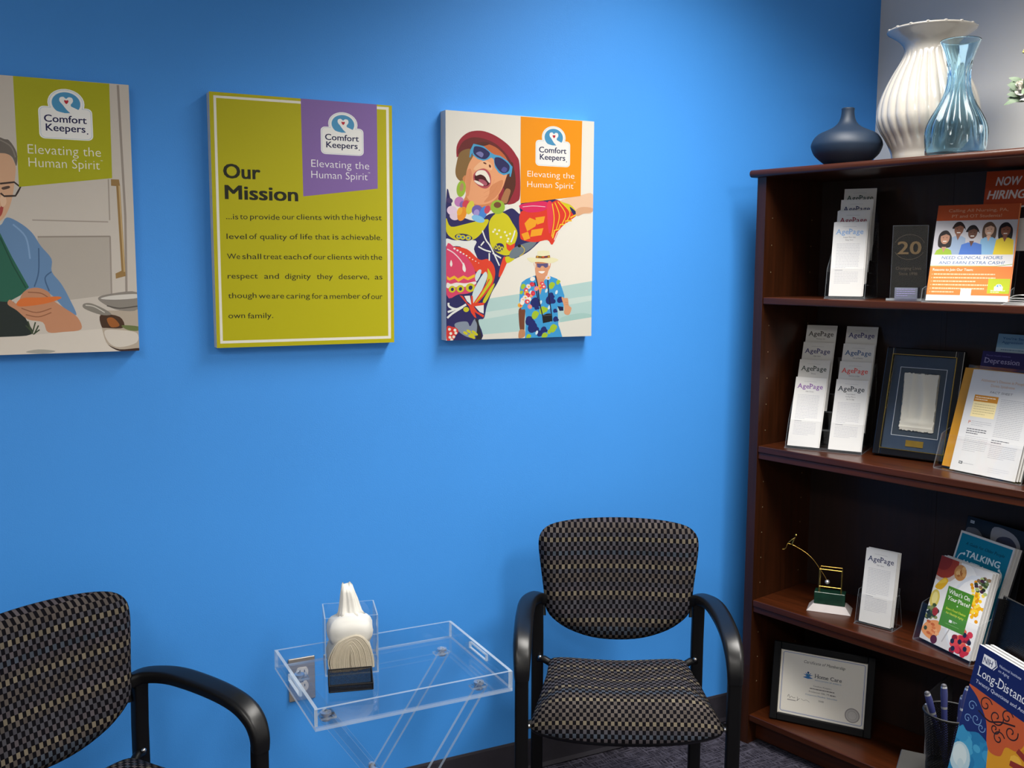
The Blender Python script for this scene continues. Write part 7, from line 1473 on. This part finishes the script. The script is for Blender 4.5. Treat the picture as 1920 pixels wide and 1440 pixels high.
def pens():
    C0 = Vector((1.323, -1.4685, .7003)); root = thing('pen_cup', 'black wire mesh pen cup on the grey table corner', 'pen cup', T(*C0))
    mm = mesh_metal('pen_cup_mesh', pitch=.0030, hole=.55); m = MB()
    m.lathe([(.0325, .004), (.034, .030), (.037, .065), (.0395, .098)], mm, 48, cap=(False, False), uvm=True); m.build('mesh_wall', root, smooth=True)
    m = MB(); m.lathe([(0, 0), (.033, 0), (.0335, .010), (.0325, .010), (.032, .002), (0, .002)], M_BLACK, 48, cap=(False, False)); m.build('solid_foot', root, smooth='auto')
    m = MB(); m.tube([(.0397*math.cos(2*PI*k/48), .0397*math.sin(2*PI*k/48), .0985) for k in range(49)], .0022, M_BLACK, 8); m.build('rim', root, smooth=True)
    nb = pm('navy_pen_barrel', '2E3468', .4); tip = pm('grey_stylus', '3A3A42', .5)
    def pen(base, top, label, clip=1):
        b, t = Vector(base), Vector(top); d = (t-b); L = d.length; q = d.to_track_quat('Z', 'Y').to_matrix().to_4x4()
        r = thing('pen', label, 'pen', T(*(C0+b)) @ q, 'navy pens in the mesh cup')
        m = MB(); m.lathe([(.0012, 0), (.0035, .012), (.0045, .02), (.0048, L-.040)], nb, 18, cap=(True, True)); m.build('barrel', r, smooth='auto')
        m = MB(); m.lathe([(.0049, L-.040), (.0050, L-.036)], M_CHROME, 18, cap=(True, True)); m.build('chrome_ring', r, smooth='auto'); m = MB(); m.lathe([(.0048, L-.006), (.0046, L-.003)], M_CHROME, 18, cap=(True, True)); m.build('chrome_ring', r, smooth='auto')
        m = MB(); m.lathe([(.0050, L-.036), (.0056, L-.015), (.0050, L-.006)], nb, 18, cap=(True, True)); m.build('upper_barrel', r, smooth='auto')
        m = MB(); m.ball((0, 0, L-.003), .0046, tip, 14, 8, (1, 1, .9)); m.build('stylus_tip', r, smooth=True)
        a = math.radians(250); ca, sa = math.cos(a)*clip, math.sin(a)
        m = MB(); m.box((ca*.0066, sa*.0066, L-.040), (.0032, .0022, .038), M_CHROME); m.build('clip', r)
    # image-left is roughly -x-ish/+y here
    pen((.012, .010, .004), (-.026, .026, .128), 'navy pen leaning left in the mesh cup')
    pen((-.006, -.001, .004), (-.004, .012, .142), 'navy pen standing nearly upright in the middle of the cup')
    pen((-.012, -.012, .004), (.024, -.012, .142), 'navy pen leaning right in the mesh cup, under the blue booklet')
    pen((.014, -.002, .004), (.031, .002, .120), 'navy pen mostly hidden behind the Long-Distance booklet')
pens()
def caregiving():
    bw, bh = .155, .254; P = Print((bw, bh)); H_ = bh
    P.rect('2F86B4', 0, 0, bw, H_)
    for k in range(60): P.ell(('3C94C0', '2878A8', '4AA2C8', '2E8AB8')[k % 4], RNG.uniform(0, .075), RNG.uniform(.0, .15), RNG.uniform(.004, .014), RNG.uniform(.004, .012), 10)
    P.poly('D8961C', [(.050, .196), (.046, .150), (.055, .100), (.070, .040), (.075, 0), (bw, 0), (bw, .205)])
    for k in range(70): P.ell(('E0A42A', 'C88614', 'D89C20', 'E8B03A')[k % 4], RNG.uniform(.078, bw-.01), RNG.uniform(.01, .185), RNG.uniform(.003, .009), RNG.uniform(.003, .008), 9)
    P.poly('1E2A66', [(0, .198), (0, .145), (.006, .147), (.014, .143), (.030, .150), (.050, .146), (.044, .166), (.024, .186)], True)
    P.poly('C4582A', [(.0, .200), (.040, .202), (.085, .196), (.092, .176), (.085, .160), (.070, .156), (.066, .142), (.052, .138), (.044, .146), (.036, .170), (.016, .190)], True)
    def curl(h, x, y, r, s, wd=.0016): P.line(h, wd, [(x+r*(1-k/16)*math.cos(s*k*.55+.5), y+r*(1-k/16)*math.sin(s*k*.55+.5)) for k in range(15)], True)
    for x, y, r, s in ((.030, .188, .010, 1), (.048, .182, .011, -1), (.062, .190, .009, 1), (.072, .176, .010, -1), (.058, .160, .009, 1), (.050, .168, .007, -1)): curl('2A1A18', x, y, r, s)
    P.line('2A1A18', .002, [(.022, .176), (.040, .172), (.056, .180), (.075, .186)], True)
    for x, y, r, s in ((.012, .176, .007, 1), (.022, .164, .008, -1), (.010, .158, .006, 1), (.032, .158, .006, -1)): curl('7A9CC8', x, y, r, s, .0010)
    P.ell('B8D2D8', .013, .106, .016, .020); P.ell('D4E2E0', .012, .109, .011, .014); P.ell('C2D6D8', .016, .100, .005, .006)
    def hand(x, y, s):
        P.poly('8E3020', [(x, y), (x-.012*s, y+.006*s), (x-.034*s, y+.012*s), (x-.036*s, y+.006*s), (x-.014*s, y-.001*s), (x-.040*s, y-.006*s), (x-.040*s, y-.012*s), (x-.012*s, y-.010*s), (x-.038*s, y-.022*s), (x-.036*s, y-.029*s), (x-.010*s, y-.021*s), (x-.026*s, y-.034*s), (x-.022*s, y-.039*s), (x+.006*s, y-.028*s), (x+.030*s, y-.022*s), (x+.036*s, y+.016*s), (x+.012*s, y+.024*s)], False); P.ell('A84A2A', x+.012*s, y-.004*s, .010*s, .008*s, 12)
    hand(.122, .152, 1.05); P.poly('9A3A22', [(.018, .038), (.030, .060), (.034, .056), (.028, .034), (.012, .020)], True)
    P.poly('1A1416', [(.058, .118), (.053, .098), (.054, .078), (.062, .066), (.074, .070), (.075, .090), (.068, .108)], True); P.poly('3A2A24', [(.059, .110), (.057, .085), (.062, .075), (.066, .092)], True)
    P.poly('1A1416', [(.048, .052), (.060, .062), (.080, .068), (.094, .080), (.098, .070), (.090, .056), (.076, .044), (.062, .040), (.052, .044), (.042, .050)], True); P.ell('F0E6D0', .053, .053, .0010, .0010, 8)
    P.poly('5C3E9A', [(.092, .070), (.086, .096), (.096, .088), (.098, .104), (.106, .090), (.116, .096), (.110, .080), (.116, .066), (.104, .066)], True); P.poly('A88AD0', [(.095, .072), (.096, .090), (.102, .086), (.108, .080)], True)
    P.poly('C42A2A', crom([(.040, .060), (.034, .072), (.026, .078), (.022, .070), (.026, .060), (.038, .044), (.044, .060), (.046, .076), (.040, .078)], True, 3)); P.line('E07A4A', .001, [(.036, .070), (.034, .060), (.039, .050)], True)
    P.rect('16205C', 0, .200, bw, H_); 
    P.poly('16205C', [(0, .2005), (bw, .2005), (bw, .194), (.09, .1965), (.04, .1985)])
    P.poly('F2F2F4', [(.010, H_-.021), (.026, H_-.021), (.030, H_-.0145), (.026, H_-.008), (.010, H_-.008)]); P.text('16205C', 'NIH', .0115, H_-.0185, .0135, cap=.0080, off=.01); P.line('F2F2F4', .001, [(.028, H_-.021), (.0322, H_-.0145), (.028, H_-.008)])
    P.text('C8D0E8', 'National Institute', .035, H_-.0130, .032, cap=.0036); P.text('C8D0E8', 'on Aging', .035, H_-.0190, .016, cap=.0036)
    P.text('F0F0F4', 'Long-Distance Caregiving', .008, H_-.0375, .140, cap=.0120, serif=True, off=.0); P.text('D8DCEC', 'Twenty Questions and Answers', .008, H_-.0475, .088, cap=.0046, serif=True)
    P.it = [(h, [(x*.216/bw, y*.279/bh) for x, y in V], Fc) for h, V, Fc in P.it]
    M = BK @ T(1.305, -1.225, .7045) @ RZ(-30)
    for k, lb in enumerate(('navy Long-Distance Caregiving booklet with painted cover, frontmost at bottom right', 'second Long-Distance booklet, only white page edges showing behind the first', 'third Long-Distance booklet against the mesh rack, page edges showing')):
        o = sheet_mesh('booklet', .216, .279, .0055, P if k == 0 else None, matrix=M @ T(.0015*k, .0075*k, 0.0) @ RX(-12)); tag(o, lb, 'booklet', 'long-distance booklets in the mesh rack')
    root = thing('magazine_rack', 'black wire mesh rack holding the Long-Distance booklets', 'magazine rack', M @ T(.012, 0, 0))
    mm = mesh_metal('rack_mesh', pitch=.0024, hole=.42); w_, h_, y0 = .262, .345, .030; s = math.sin(math.radians(12)); c = math.cos(math.radians(12))
    m = MB(); m.face(m.add([(-w_/2, y0, 0), (w_/2, y0, 0), (w_/2, y0+s*h_, c*h_), (-w_/2, y0+s*h_, c*h_)]), mm, [(0, 0), (w_, 0), (w_, h_), (0, h_)]); m.build('mesh_back', root)
    m = MB(); r = .0035; m.tube([(-w_/2, y0, 0), (-w_/2, y0+s*h_, c*h_), (w_/2, y0+s*h_, c*h_), (w_/2, y0, 0)], .0022, M_BLACK, 8)
    m.box((-w_/2, y0+s*h_/2-.004, c*h_/2), (.004, .012, h_*.98), M_BLACK, X=RX(-12).to_3x3()); m.build('wire_rim', root, smooth='auto')
    m = MB(); m.box((0, .012, -.0030), (w_, .045, .0022), M_BLACK); m.build('rack_floor', root)
    m = MB(); m.face(m.add([(-w_/2, -.010, 0), (w_/2, -.010, 0), (w_/2, -.006, .03), (-w_/2, -.006, .03)]), mm, [(0, 0), (w_, 0), (w_, .03), (0, .03)]); m.build('front_guard', root)
caregiving()
